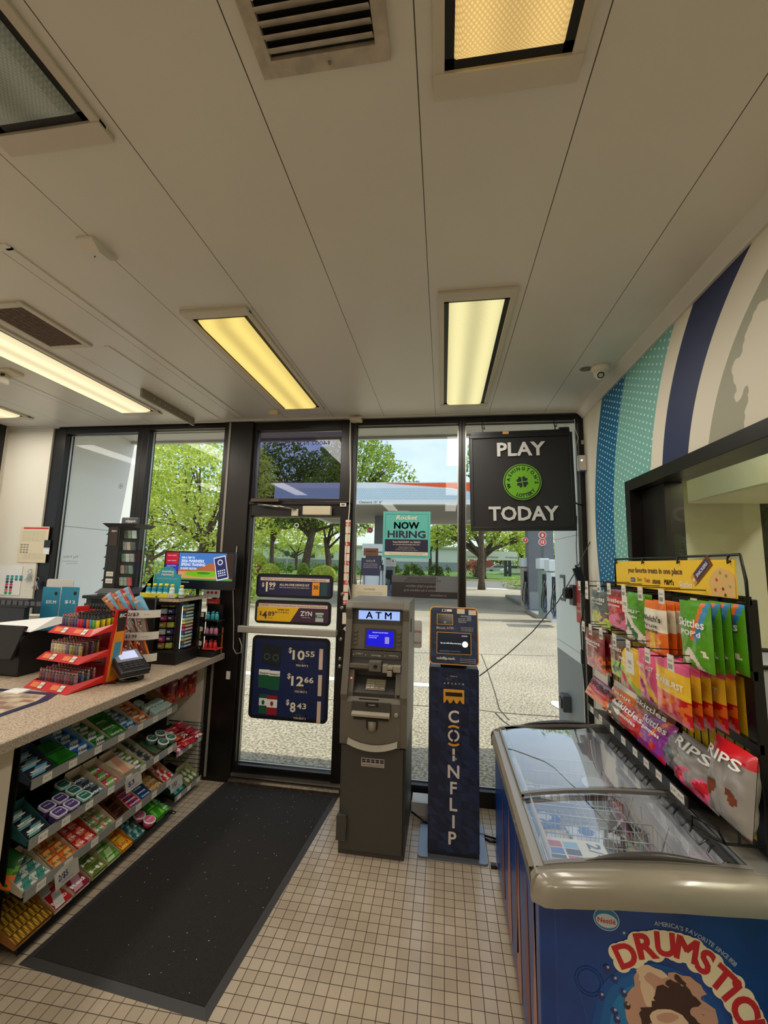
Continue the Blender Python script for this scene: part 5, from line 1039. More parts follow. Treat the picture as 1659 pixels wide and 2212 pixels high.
def arc(m, c, r0, r1, a0, a1, n=14, mi=0):
    for i in range(n):
        a = [math.radians(a0+(a1-a0)*(i+k)/n) for k in (0, 1)]
        m.add([c+(X*math.cos(a[0])+Z*math.sin(a[0]))*r0, c+(X*math.cos(a[1])+Z*math.sin(a[1]))*r0, c+(X*math.cos(a[1])+Z*math.sin(a[1]))*r1, c+(X*math.cos(a[0])+Z*math.sin(a[0]))*r1], [(0, 3, 2, 1)], mi)
arc(m, co_, .023, .034, 100, 260); arc(m, co_, .023, .034, -80, 80)
m.build('lettering', kwhite, t)
m = MB(); arc(m, co_, .048, .060, 55, 125); arc(m, co_, .048, .060, 235, 305); m.build('orange_arcs', amber, t)
MB().lathe([(.007, 0), (.007, .006)], (kc+.012, ky, P(985, 1639, 'y', ky).z), (0, -1, 0), 12).build('lock', chrome, t)
a, b_ = P(958, 1488, 'y', ky), P(1003, 1521, 'y', ky)
cs = MB().box(a.x, b_.x, ky-.004, ky, b_.z, a.z).build('cash_slot_surround', amber, t, bevel=.002); MB().box(a.x+.012, b_.x-.012, ky-.006, ky-.003, b_.z+.042, a.z-.016).build('cash_slot', blackpl, cs)
m = MB(); [m.add([(a.x+.022+.038*i-.014, ky-.0055, b_.z+.001), (a.x+.022+.038*i+.014, ky-.0055, b_.z+.001), (a.x+.022+.038*i, ky-.0055, b_.z+.024)], [(0, 1, 2)]) for i in range(3)]; m.build('arrows', kn_, cs)
# head, tilted back
hz0, hz1 = 1.082, 1.415; A_ = Vector((0, .20, .98)).normalized(); Nn = Vector((0, -.98, .20)).normalized(); O = Vector((kc, ky-.010, hz0)); HW, HL = .30, .345
MB().prism(rrect(HW, HL, .025), O+A_*HL/2+Nn*-.03, X, A_, Nn*.03).build('head_rim', amber, t, bevel=.004)
MB().prism(rrect(HW-.012, HL-.012, .022), O+A_*HL/2+Nn*-.01, X, A_, Nn*.012).build('head_face', kn_, t)
MB().prism([(ky+.04, 1.03), (ky+.13, 1.03), (ky+.15, 1.34), (ky+.085, 1.34)], (kc-.08, 0, 0), Y, Z, (.16, 0, 0)).build('neck', kdark, t)
F = O+Nn*.0025
def kq(m, u0, u1, v0, v1, e=0, mi=0):
    b0 = F+Nn*e; return m.quad(b0+X*u0+A_*v0, b0+X*u1+A_*v0, b0+X*u1+A_*v1, b0+X*u0+A_*v1, mi)
sc = kq(MB(), -.105, .105, .062, .190, .0004, 0); sc = sc.build('screen_border', amber, t)
kq(MB(), -.102, .102, .065, .187, .0008).build('screen', mat('kiosk_screen', (24, 34, 52), .15), sc)
m = MB(); b0 = F+Nn*.0012; m.text('COINFLIP', b0+X*.065+A_*.168, X, A_, .006, w=.035).text('Earn up to 20% off fees when buying', b0+X*-.018+A_*.122, X, A_, .007, w=.125, bold=.02); m.disc(b0+X*.068+A_*.122, X, A_, .018, 20).build('screen_lettering', mat('kscreen_white', (225, 232, 240), .4, emit=(225, 232, 240), es=.5), sc)
kq(MB(), -.088, -.028, .073, .083, .0012).build('screen_button', mat('kscreen_blue', (58, 76, 110), .4), sc); kq(MB(), -.026, .04, .075, .082, .0012).build('screen_line', MC['kscreen_blue'], sc)
pr_ = kq(MB(), -.105, -.005, .235, .300, .0004).build('camera_border', amber, t); kq(MB(), -.102, -.008, .238, .297, .0008).build('camera_window', mat('smoke_panel', (24, 20, 18), .15), pr_); MB().disc(F+Nn*.0012+X*-.055+A_*.250, X, A_, .006, 16, 0, .004).build('camera_ring', kwhite, pr_)
m = MB(); b0 = F+Nn*.0006; m.text('Bitcoin ATM', b0+X*-.055+A_*.208, X, A_, .014, w=.105, bold=.02).text('coinflip.tech', b0+X*-.05+A_*.030, X, A_, .014, w=.11, bold=.02)
m.text('COINFLIP', b0+X*.06+A_*.288, X, A_, .006, w=.04)
for i, s_ in enumerate(('Need help?', 'Easily order at', 'CoinFlip Desk')): m.text(s_, b0+X*.028+A_*(.272-.010*i), X, A_, .006, w=.05-.006*(i == 0), al='l')
for i in range(3): m.text('Customer support available 24/7', b0+X*.082+A_*(.220-.009*i), X, A_, .004, w=.075)
for i in range(3): m.text('Licensed money transmitter terms apply', b0+X*.085+A_*(.036-.010*i), X, A_, .004, w=.095)
m.text('[ ]', b0+X*-.062+A_*.318, X, A_, .012, w=.022, bold=.04); m.build('lettering', kwhite, t)
kq(MB(), -.045, -.012, .316, .330, .0006).build('label', kwhite, t)
kq(MB(), .02, .068, .305, .335, .0008).build('tape', mat('tape_tan', (212, 196, 170), .6), t); kq(MB(), .092, .138, .300, .330, .0008).build('tape', MC['tape_tan'], t)
kq(MB(), .080, .108, .262, .296, .0006).build('phone_picture', mat('phone_blue', (96, 112, 132), .5), t)
# ================================================================== ICE CREAM FREEZER
FX0, FX1, FY0, FY1 = .275, 1.02, 1.375, 2.60
def ft(x):   # height of the rim top across the width
    pts = [(.275, .742), (.30, .758), (.36, .772), (.50, .794), (.66, .810), (.84, .818), (1.02, .820)]
    for (a, za), (b, zb) in zip(pts, pts[1:]):
        if x <= b: return za+(zb-za)*max(0, x-a)/(b-a)
    return pts[-1][1]
rimm = mat('freezer_rim', (142, 134, 118), .22, spec=.6, coat=.4); frame_g = mat('freezer_frame', (128, 124, 118), .3, .2); liner = mat('freezer_liner', (244, 242, 246), .5)
fblue = mat('freezer_blue', (0, 62, 140), .35, coat=.2, c2=(0, 50, 122), vs=6)
t = thing('ice_cream_freezer', 'blue chest freezer with sliding glass lids and ice cream picture on the end', 'freezer', ((FX0+FX1)/2, 1.96, 0))
bx0, bx1, by0, by1 = .30, 1.0, 1.445, 2.56
# cabinet shell (open top) with bulging end panel
m = MB(); th = .05
m.box(bx0, bx0+th, by0+.02, by1, .06, .70).box(bx1-th, bx1, by0+.02, by1, .06, .745).box(bx0+th, bx1-th, by1-th, by1, .06, .735).box(bx0+th, bx1-th, by0+.05, by1-th, .06, .28)
m.build('cabinet', fblue, t, bevel=.004)
def fy(x):   # plan curve of the end panel
    s_ = (x-(bx0+bx1)/2)/((bx1-bx0)/2); return by0+.022*s_*s_+(.05*max(0, abs(s_)-.9)/.1 if abs(s_) > .9 else 0)
xs = [bx0+(bx1-bx0)*i/28 for i in range(29)]; m = MB()
fr = [(x, fy(x)) for x in xs]; m.prism(fr+[(bx1, by0+.10), (bx0, by0+.10)], (0, 0, .06), X, Y, (0, 0, .65), sm=False); ep = m.build('end_panel', fblue, t)
MB().box(bx0+.02, bx1-.02, by0+.04, by1-.03, .02, .06).build('plinth', blackpl, t)
for x in (bx0+.05, bx1-.05):
    for y in (by0+.08, by1-.08): MB().lathe([(.02, 0), (.02, .015), (.012, .02), (.012, .03)], (x, y, 0), n=12).build('caster', blackpl, t)
# liner
m = MB(); lx0, lx1, ly0_, ly1_ = bx0+th, .905, by0+.06, by1-th
m.quad((lx0, ly0_, .28), (lx1, ly0_, .28), (lx1, ly1_, .28), (lx0, ly1_, .28)).quad((lx0+.001, ly0_, .28), (lx0+.001, ly1_, .28), (lx0+.001, ly1_, .78), (lx0+.001, ly0_, .78)).quad((.80, ly1_, .28), (.80, ly0_, .28), (.915, ly0_, .80), (.915, ly1_, .80)).quad((lx0, ly1_-.001, .28), (lx1, ly1_-.001, .28), (lx1, ly1_-.001, .79), (lx0, ly1_-.001, .79)).quad((lx1, ly0_+.001, .28), (lx0, ly0_+.001, .28), (lx0, ly0_+.001, .76), (lx1, ly0_+.001, .76)); m.build('liner', liner, t)
# rim: rounded profile swept round the top edge
def end_rim(ya, yb, sgn):
    """ya outer edge, yb inner edge"""
    m = MB(); N_ = 26; prof = [(0, -.074), (-.004, -.052), (0, -.026), (.012, -.008), (.035, .0), (1, .0), (1, -.074)]
    rows = []
    for i in range(N_+1):
        x = FX0+(FX1-FX0)*i/N_; s_ = (x-(FX0+FX1)/2)/((FX1-FX0)/2); bul = .022*s_*s_ + (.045*((abs(s_)-.88)/.12)**2 if abs(s_) > .88 else 0)
        row = []
        for d, dz in prof:
            y = ya+sgn*(bul+d) if d < 1 else yb
            row.append((x, y, ft(x)+dz))
        rows.append(row)
    n = len(prof); vs = [v for r in rows for v in r]; fs = []
    for i in range(N_):
        for k in range(n-1):
            f = (i*n+k, i*n+k+1, (i+1)*n+k+1, (i+1)*n+k); fs.append(f if sgn < 0 else f[::-1])
    m.add(vs, fs, 0, True); m.add(rows[0], [tuple(range(n))]); m.add(rows[-1], [tuple(range(n))[::-1]]); return m
end_rim(FY0, FY0+.085, 1).build('rim_end', rimm, t)
end_rim(FY1, FY1-.07, -1).build('rim_end', rimm, t)
lp = [(FX0+.006, -.075), (FX0, -.05), (FX0+.002, -.02), (FX0+.014, -.002), (FX0+.05, .0), (FX0+.05, -.075)]
m = MB().prism([(x, ft(.31)+dz-.006) for x, dz in lp], (0, FY0+.06, 0), X, Z, (0, FY1-FY0-.12, 0)); m.build('rim_side', rimm, t)
m = MB().box(.905, 1.02, FY0+.07, FY1-.06, .735, .820).box(.985, .995, FY0+.07, FY1-.06, .820, .824); m.build('rim_wall_side', frame_g, t, bevel=.004)
# glass lids, gently arched
gl = glass_mat('freezer_glass', (248, 252, 254), 4.5)
def lid(y0, y1, dz, hnd):
    N_ = 20; x0, x1 = .318, .905; top = [(x0+(x1-x0)*i/N_) for i in range(N_+1)]
    g = MB().add([(x, y, ft(x)+dz) for x in top for y in (y0, y1)], [(2*i, 2*i+2, 2*i+3, 2*i+1) for i in range(N_)], 0, True).build('glass_lid', gl, t)
    def bar(ya, yb, h0, h1):
        m = MB(); m.add([(x, y, ft(x)+dz+h) for x in top for y, h in ((ya, h0), (yb, h0), (yb, h1), (ya, h1))], [(4*i+k, 4*i+(k+1) % 4, 4*i+4+(k+1) % 4, 4*i+4+k) for i in range(N_) for k in range(4)]); return m
    bar(y0, y0+.016, -.004, .008).build('lid_bar', frame_g, g); bar(y1-.016, y1, -.004, .008).build('lid_bar', frame_g, g)
    for x, w_ in ((x0, .010), (x1-.008, .008)): MB().box(x, x+w_, y0, y1, ft(x)+dz-.006, ft(x)+dz+.006).build('lid_rail', chrome, g)
    # arched handle lip
    m = MB(); yh = y0 if hnd < 0 else y1; xs_ = [x0+.12+(x1-x0-.2)*i/16 for i in range(17)]
    m.add([(x, yh+hnd*(-.004)-hnd*d*(1-((i-8)/8)**2), ft(x)+dz+.008+h*(1-((i-8)/8)**2)) for i, x in enumerate(xs_) for d, h in ((0, 0), (.0, .016), (.022, .012))], [f for i in range(16) for f in ((3*i, 3*i+3, 3*i+4, 3*i+1), (3*i+1, 3*i+4, 3*i+5, 3*i+2))], 0, True)
    m.build('lid_handle', mat('lid_handle_dark', (62, 58, 54), .35), g)
    return g
lid(FY0+.085, 1.885, -.006, -1); lid(1.835, FY1-.075, .006, 1)
# wire rests along the wall side of the liner, seen as bright rectangles
wire = mat('white_wire', (226, 224, 226), .35)
for i in range(9):
    y = by0+.12+.105*i; m = MB().tube([(.902, y, .775), (.880, y+.008, .75), (.880, y+.07, .75), (.902, y+.078, .775)], .004, 5)
    m.build('basket_rest', chrome, t)
def basket(y0, y1, x0, x1, z0, z1, label, s_=.032):
    b = thing('wire_basket', label, 'wire basket', ((x0+x1)/2, (y0+y1)/2, z0), 'wire baskets in the freezer'); m = MB(); r = .0016
    n = int((y1-y0)/s_); mm_ = int((x1-x0)/s_)
    for i in range(n+1):
        y = y0+(y1-y0)*i/n; m.tube([(x0, y, z1), (x0, y, z0), (x1, y, z0), (x1, y, z1)], r, 4, cap=False)
    for i in range(mm_+1):
        x = x0+(x1-x0)*i/mm_; m.tube([(x, y0, z1), (x, y0, z0), (x, y1, z0), (x, y1, z1)], r, 4, cap=False)
    m.build('wires', wire, b)
    m = MB()
    for z in (z1, (z0+z1)/2): m.tube([(x0, y0, z), (x1, y0, z), (x1, y1, z), (x0, y1, z)], r*1.8, 5, closed=True)
    m.build('rim_wire', wire, b)
    for s2 in (0, 1):
        yy = y0+.06 if s2 == 0 else y1-.06; m = MB().tube([(x1, yy, z1-.06), (x1+.012, yy+.035 if s2 == 0 else yy-.035, z1+.05)], .0028, 5).tube([(x0, yy, z1-.06), (x0-.008, yy+.035 if s2 == 0 else yy-.035, z1+.03)], .0028, 5); m.build('hook_wire', wire, b)
    return b
bk1 = basket(1.52, 1.83, .345, .80, .58, .715, 'white wire basket at the near end of the freezer, holding blue pouches')
basket(1.86, 2.12, .37, .80, .53, .665, 'white wire basket in the middle of the freezer')
basket(2.15, 2.44, .37, .80, .53, .665, 'white wire basket at the far end of the freezer')
# frozen things: sealed pouches
def pouch_mesh(L, W, T, seed=0, nx=12, ny=8, reg=None, crimp=True):
    rg = random.Random(seed); m = MB(); off = rg.uniform(0, 50)
    for side in (1, -1):
        g = []
        for j in range(ny+1):
            for i in range(nx+1):
                u, v = -1+2*i/nx, -1+2*j/ny
                h = max(0, (1-u*u))**.5*max(0, (1-v*v))**.45
                z = side*T/2*h*(1+.40*noise.noise(Vector((u*2.2+off, v*2.2, side*3)))) + side*h*min(.003, T*.08)*noise.noise(Vector((u*7+off, v*5, 1))) + side*.0008
                w_ = W/2*(1-.06*h) ; g.append((u*L/2*(1-.03*h), v*w_, z))
        fs = []; mi = []
        base = len(m.v)
        for j in range(ny):
            for i in range(nx):
                k = j*(nx+1)+i; f = (k, k+1, k+nx+2, k+nx+1)
                m_ = reg((i+.5)/nx, (j+.5)/ny) if reg else 0
                m.v and None
                fs.append((f if side > 0 else f[::-1], m_))
        o = len(m.v); m.v += [Vector(p) for p in g]
        for f, mm2 in fs: m.f.append(tuple(q+o for q in f)); m.m.append(mm2); m.sm.append(True)
    return m
def xf(m, loc, rx=0, ry=0, rz=0):
    M = Matrix.Translation(loc) @ Matrix.Rotation(rz, 4, 'Z') @ Matrix.Rotation(ry, 4, 'Y') @ Matrix.Rotation(rx, 4, 'X'); m.v = [M @ v for v in m.v]; return m
pb = mat('pouch_blue', (30, 96, 176), .3, coat=.3); pk = mat('pouch_cookie', (34, 26, 28), .5); pwt = mat('pouch_white', (232, 232, 236), .35, coat=.3); pyl = mat('pouch_yellow', (226, 190, 60), .35, coat=.3); pbr = mat('pouch_brown', (88, 58, 48), .35, coat=.3)
def cookie(u, v): return 1 if (u-.5)**2+(v-.5)**2*.6 < .055 else (2 if v > .86 else 0)
k = 0
for (x, y, z, rz, ms, lb) in ((.66, 1.64, .625, .4, (pb, pk, pwt), 'blue ice cream pouch with a dark cookie, nearest the price card'), (.75, 1.585, .63, -.5, (pb, pk, pwt), 'blue ice cream pouch with a dark cookie, against the near right corner'), (.73, 1.73, .625, .9, (pb, pk, pwt), 'blue cookie pouch behind the other two in the near basket'),
                              (.70, 1.95, .572, 1.2, (pbr, pwt, pwt), 'brown ice cream wrapper in the middle basket, wall side'), (.79, 2.02, .577, .9, (pbr, pk, pwt), 'brown ice cream wrapper in the middle basket, right corner'), (.60, 1.97, .572, .2, (pwt, pb, pwt), 'white ice cream wrapper in the middle basket'),
                              (.46, 1.92, .572, .1, (pyl, pwt, pwt), 'yellow ice cream wrapper in the middle basket, aisle side'), (.45, 2.05, .572, -.3, (pb, pwt, pwt), 'small blue wrapper at the aisle side of the middle basket'),
                              (.50, 1.76, .625, .3, (pb, pwt, pwt), 'blue wrapper under the edge of the price card'), (.78, 2.26, .572, .5, (pbr, pwt, pwt), 'brown wrapper in the far basket, wall side'), (.55, 2.27, .572, -.2, (pwt, pyl, pwt), 'white wrapper in the far basket, centre'), (.43, 2.30, .572, .8, (pyl, pwt, pwt), 'yellow wrapper in the far basket, aisle side')):
    k += 1; m = xf(pouch_mesh(.13, .10, .035, k, reg=cookie), Vector((x, y, z)), rz=rz, rx=.12); tag(m.build('ice_cream_pouch', list(ms)), lb, 'ice cream', 'frozen treats in the freezer')
tb = thing('ice_cream_tub', 'round brown ice cream tub near the far end of the freezer', 'ice cream', (.72, 2.2, .58)); MB().lathe([(.045, 0), (.055, .09)], (.72, 2.2, .575)).build('tub', pbr, tb); MB().lathe([(.058, 0), (.058, .012)], (.72, 2.2, .665)).build('lid', pwt, tb)
# price card on the near basket (reads from the aisle)
c = thing('price_card', 'cream 2/$5 price card with ice cream pictures lying under the near glass lid', 'price card', (.455, 1.59, .718)); cu_ = Vector((0, -1, 0)); cv_ = X
zc_ = .722
MB().prism(rrect(.165, .215, .012), (.455, 1.592, zc_-.002), Y, X, (0, 0, .002)).build('card', mat('card_cream', (228, 220, 200), .5), c)
m = MB(); m.text('2', (.505, 1.645, zc_+.001), cu_, cv_, .042, bold=.018).text('/', (.502, 1.617, zc_+.001), cu_, cv_, .044).text('$', (.525, 1.596, zc_+.001), cu_, cv_, .022, bold=.018).text('5', (.505, 1.560, zc_+.001), cu_, cv_, .046, bold=.018); m.build('lettering', mat('slate_ink', (44, 56, 84), .5), c)
m = MB(); rg = random.Random(4)
for i in range(4):
    for j in range(2): a = (.368+.055*j, 1.655-.036*i); m.box(a[0], a[0]+.048, a[1]-.03, a[1], zc_+.0005, zc_+.0008+.0001*j, rg.randrange(4))
m.build('pictures', [pb, mat('pic_red', (190, 60, 60), .5), mat('pic_sky', (130, 180, 220), .5), MC['kiosk_navy']], c)

# ---- end panel picture
def fp3(px, py, e=.002):
    q = P(px, py, 'y', by0); q = P(px, py, 'y', fy(min(max(q.x, bx0), bx1))-e); return q
def sheet_project(m, e=.002):
    """lay flat artwork (built on y=0) onto the curved end panel"""
    for v in m.v: v.y = fy(min(max(v.x, bx0), bx1))-e-v.y
    return m
glow = mat('panel_lightblue', (24, 118, 178), .4); redp = mat('drum_red', (196, 26, 36), .4); crm = mat('drum_cream', (240, 222, 184), .4); icec = mat('ice_pink', (196, 148, 124), .5); icel = mat('ice_cream_light', (224, 192, 158), .5); choc = mat('chocolate', (66, 38, 30), .5); silver_ink = mat('silver_ink', (170, 178, 196), .4)
ctr = P(1430, 2240, 'y', by0); R_ = .20
# light blue round glow made of concentric discs of paint
m = MB()
for k, (r, mi) in enumerate(((.185, 0), (.165, 1), (.14, 2))):
    N_ = 40; c0 = Vector((ctr.x, .0002*k, ctr.z)); ring = [c0+Vector((r*math.cos(2*PI*i/N_), 0, r*math.sin(2*PI*i/N_))) for i in range(N_)]
    # grid of strips so that it bends with the panel
    nx = 20
    for i in range(nx):
        xa, xb = ctr.x-r+2*r*i/nx, ctr.x-r+2*r*(i+1)/nx; ha, hb = [math.sqrt(max(0, r*r-(q-ctr.x)**2)) for q in (xa, xb)]
        m.add([(xa, c0.y, ctr.z-ha), (xb, c0.y, ctr.z-hb), (xb, c0.y, ctr.z+hb), (xa, c0.y, ctr.z+ha)], [(0, 1, 2, 3)], mi)
sheet_project(m, .0006).build('round_backdrop', [mat('bd1', (6, 76, 150), .35), mat('bd2', (12, 92, 160), .35), glow], ep)
m = MB(); word = 'DRUMSTICK'; fill = MB(); Rt = .252
angs = [143, 125, 106, 88, 66, 49, 36, 20, 3]
pos = [(1343, 2068), (1393, 2040), (1440, 2032), (1492, 2048), (1530, 2095), (1567, 2125), (1595, 2145), (1600, 2175), (1605, 2210)]
Cc = Vector((ctr.x, 0, ctr.z-.01))
def art_letter(m, ch, c, ang, h, bold, e, mi=0, w_=None):
    a = math.radians(ang); rad = Vector((math.cos(a), 0, math.sin(a))); tan = Vector((math.sin(a), 0, -math.cos(a)))
    m.text(ch, Vector((c.x, e, c.z))-rad*h/2, tan, rad, h, w=w_, bold=bold, mi=mi, res=4)
L = [('D', (1352, 2063), 115, .058), ('R', (1395, 2042), 103, .062), ('U', (1436, 2038), 92, .058), ('M', (1483, 2050), 78, .060), ('S', (1524, 2078), 62, .060), ('T', (1560, 2116), 50, .06), ('I', (1583, 2146), 40, .06), ('C', (1612, 2185), 26, .066), ('K', (1634, 2240), 10, .066)]
for ch, (px, py), ang, h in L:
    q = P(px, py, 'y', by0); m.disc(q-Y*(q.y-.0004), X, Z, h*.62, 24)
    for dx in (-.35, .35):
        a = math.radians(ang); m.disc(Vector((q.x, .0005, q.z))+Vector((math.sin(a), 0, -math.cos(a)))*dx*h+Vector((math.cos(a), 0, math.sin(a)))*.2*h, X, Z, h*.42, 20); m.disc(Vector((q.x, .0006, q.z))+Vector((math.sin(a), 0, -math.cos(a)))*dx*h-Vector((math.cos(a), 0, math.sin(a)))*.3*h, X, Z, h*.42, 20)
    art_letter(fill, ch, q, ang, h, .04, .0012)
q = P(1594, 2128, 'y', by0); m.disc(Vector((q.x, .0007, q.z)), X, Z, .022, 20); fill.disc(Vector((q.x, .0013, q.z)), X, Z, .013, 20)
sheet_project(m, .0012).build('title_outline', crm, ep); sheet_project(fill, .0012).build('title_lettering', redp, ep)
m = MB(); q0 = P(1440, 2180, 'y', by0); txt = "AMERICA'S FAVORITE SINCE 1928"
pA = [P(*a, 'y', by0) for a in ((1413, 1998), (1450, 2003), (1490, 2016), (1530, 2040), (1565, 2068), (1590, 2092))]
ws = [(glyphs(ch)[3]-glyphs(ch)[2]+.14) if ch != ' ' else .35 for ch in txt]; tot = sum(ws); acc = 0
for ch, w_ in zip(txt, ws):
    s_ = (acc+w_/2)/tot*(len(pA)-1); acc += w_; i = min(int(s_), len(pA)-2); f = s_-i; c = pA[i].lerp(pA[i+1], f); d = (pA[i+1]-pA[i]).normalized()
    if ch != ' ': m.text(ch, Vector((c.x, .0005, c.z)), Vector((d.x, 0, d.z)), Vector((-d.z, 0, d.x)), .0115, bold=.02)
sheet_project(m, .0006).build('slogan_lettering', silver_ink, ep)
# round brand badge
q = P(1311, 1988, 'y', by0); m = MB(); c0 = Vector((q.x, 0, q.z)); w1, w2 = X, Z
m.disc(c0, X, Z, .036, 28, 0, ry=.031); m.disc(c0+Y*.0003, X, Z, .034, 28, 1, ry=.029); m.disc(c0+Y*.0006-Z*.004, X, Z, .030, 28, 0, ry=.019); m.text('Nestlé', c0+Y*.0009-Z*.010, X, Z, .013, w=.050, mi=2, bold=.02); m.disc(c0+X*.047-Z*.028+Y*.0005, X, Z, .004, 12, 3)
sheet_project(m, .0008).build('brand_badge', [mat('badge_silver', (200, 206, 208), .4), mat('badge_teal', (30, 120, 170), .4), redp, silver_ink], ep)
# cone picture: swirled scoop with chocolate
m = MB()
def blob(px, py, rx_, rz_, mi, e, rot=0, n=18, rough=.12, sd=1):
    q = P(px, py, 'y', by0); rg = random.Random(sd+px+py); pts = []
    for i in range(n):
        a = 2*PI*i/n; r = 1+rg.uniform(-rough, rough); x, z = rx_*r*math.cos(a), rz_*r*math.sin(a); pts.append(Vector((q.x+x*math.cos(rot)-z*math.sin(rot), e, q.z+x*math.sin(rot)+z*math.cos(rot))))
    m.add(pts, [tuple(range(n))], mi)
blob(1440, 2190, .125, .085, 0, .0010); blob(1400, 2150, .035, .075, 0, .0011, .2); blob(1415, 2115, .05, .03, 1, .0012, -.3); blob(1478, 2130, .055, .03, 0, .0012, -.2); blob(1405, 2160, .018, .055, 1, .0013, .35); blob(1430, 2130, .05, .02, 0, .0014, -.5)
for a in ((1455, 2130, .022, .012, -.6), (1440, 2160, .045, .032, -.3), (1475, 2165, .05, .035, -.5), (1400, 2195, .025, .022, .2), (1500, 2195, .05, .03, -.4), (1430, 2185, .05, .028, .2), (1480, 2148, .035, .02, -.7), (1466, 2115, .02, .008, -.7)): blob(a[0], a[1], a[2], a[3], 2, .0016, a[4], 16, .3)
m.add([Vector((ctr.x-.085, .0009, ctr.z-.05)), Vector((ctr.x-.006, .0009, ctr.z-.21)), Vector((ctr.x+.006, .0009, ctr.z-.21)), Vector((ctr.x+.10, .0009, ctr.z-.05))], [(0, 1, 2, 3)], 0)
blob(1445, 2205, .05, .03, 1, .0018, .1); blob(1440, 2196, .03, .012, 0, .0020, .2); blob(1520, 2195, .04, .02, 0, .0018, -.4)
sheet_project(m, .0008).build('scoop_picture', [icec, icel, choc], ep)
m = MB()
for px, py in ((1328, 2118), (1347, 2146), (1300, 2155), (1328, 2187), (1333, 2204), (1355, 2173), (1312, 2095)): blob(px, py, .009, .011, 3 if px != 1355 else 2, .0010, .4, 10, .15); blob(px+2, py-4, .004, .004, 4, .0014, 0, 8, .1)
sheet_project(m, .0008).build('sprinkles', [icec, icel, choc, mat('berry', (46, 44, 104), .4), silver_ink], ep)
# faint cone outlines on the blue
m = MB(); q = P(1275, 2150, 'y', by0)
for k in range(2):
    for r0 in (.040, .032): m.disc(Vector((q.x, 0, q.z+.03)), X, Z, r0, 24, 0, r0-.002)
m.add([(q.x-.032, 0, q.z+.01), (q.x-.028, 0, q.z+.01), (q.x+.002, 0, q.z-.1), (q.x-.002, 0, q.z-.1)], [(0, 3, 2, 1)]).add([(q.x+.032, 0, q.z+.01), (q.x+.028, 0, q.z+.01), (q.x-.002, 0, q.z-.1), (q.x+.002, 0, q.z-.1)], [(0, 1, 2, 3)]); sheet_project(m, .0005).build('faint_cone_outline', mat('faint_blue', (10, 74, 148), .35), ep)
# long side picture
m = MB(); s_ = bx0-.0015
for (y0, y1, z0, z1, mi) in ((1.50, 1.58, .10, .55, 0), (1.62, 1.70, .15, .62, 1), (1.78, 1.88, .08, .60, 0), (1.84, 1.90, .20, .68, 1), (2.0, 2.12, .10, .62, 0), (2.2, 2.3, .12, .6, 1)):
    m.add([(s_, y0, z0), (s_, y0+(y1-y0)*.45, z1), (s_, y1, z0+.05), (s_, (y0+y1)/2, z0-.03)], [(0, 1, 2, 3)], mi)
m.build('side_picture', [mat('side_pink', (170, 110, 96), .4), mat('side_rose', (120, 60, 60), .4)], t)
# ================================================================== CANDY RACK
rk = thing('candy_rack', 'black wire candy rack with yellow back panel and header banner above the freezer', 'display rack', (1.0, 2.0, .82))
RX = 1.0
MB().box(.975, 1.008, 1.50, 1.545, .83, 1.60).build('upright', blackmet, rk, bevel=.003)
MB().box(.975, 1.008, 2.66, 2.70, .83, 1.60).build('upright', blackmet, rk, bevel=.003)
yb_ = mat('rack_yellow', (214, 178, 20), .5)
MB().box(.992, 1.006, 1.54, 2.66, .84, 1.345).build('back_panel', yb_, rk)
m = MB()
for z in (1.595, 1.36, 1.14): m.box(.970, .990, 1.50, 2.70, z-.014, z+.014)
for i in range(3): m.box(.962, .972, 1.62+.3*i, 1.74+.3*i, 1.575, 1.61)
m.build('crossbar', blackmet, rk)
m = MB()
for i in range(24): y = 1.58+.047*i; m.tube([(.984, y, .90), (.984, y, 1.14)], .0022, 4)
m.tube([(.984, 1.55, .92), (.984, 2.66, .92)], .003, 4); m.build('wire_grid', blackmet, rk)
# peg hooks with price tags
tagm = mat('tag_white', (222, 216, 204), .5); tagink = mat('tag_ink', (110, 106, 104), .6)
def peg(px, py, tipx, back=.975):
    q = P(px, py, 'x', tipx); h = MB().tube([(back, q.y, q.z+.004), (tipx+.01, q.y, q.z+.004), (tipx, q.y, q.z+.012)], .0028, 6).tube([(back, q.y, q.z+.03), (tipx+.02, q.y, q.z+.03), (tipx, q.y, q.z+.028)], .002, 5).build('peg_hook', blackmet, rk)
    MB().box(tipx-.003, tipx, q.y-.019, q.y+.019, q.z-.024, q.z+.030).build('price_tag', tagm, h)
    m = MB(); m.text('$2.49', (tipx-.0035, q.y, q.z+.008), -Y, Z, .007, w=.024); [m.box(tipx-.0036, tipx-.0034, q.y-.012+.004*k, q.y-.0105+.004*k, q.z-.016, q.z+.000) for k in range(7)]; m.build('tag_print', tagink, h)
for px, py in ((1252, 1266), (1268, 1267), (1294, 1269), (1316, 1273), (1348, 1278), (1384, 1284), (1430, 1290)): peg(px, py, .80)
for px, py in ((1261, 1354), (1276, 1361), (1299, 1370), (1328, 1384), (1358, 1399), (1400, 1418), (1450, 1434)): peg(px, py, .775)
# larger hanging price cards
for (px, py, w_, h_, x) in ((1268, 1284, .045, .05, .795), (1350, 1305, .05, .07, .795), (1361, 1431, .075, .085, .77)):
    q = P(px, py, 'x', x); c = MB().box(x-.002, x, q.y-w_/2, q.y+w_/2, q.z-h_/2, q.z+h_/2).build('hanging_price_card', tagm, rk); MB().text('2/$5', (x-.0025, q.y, q.z-.005), -Y, Z, .014).text('any flavor', (x-.0025, q.y, q.z-.022), -Y, Z, .005, w=.03).build('print', tagink, c)
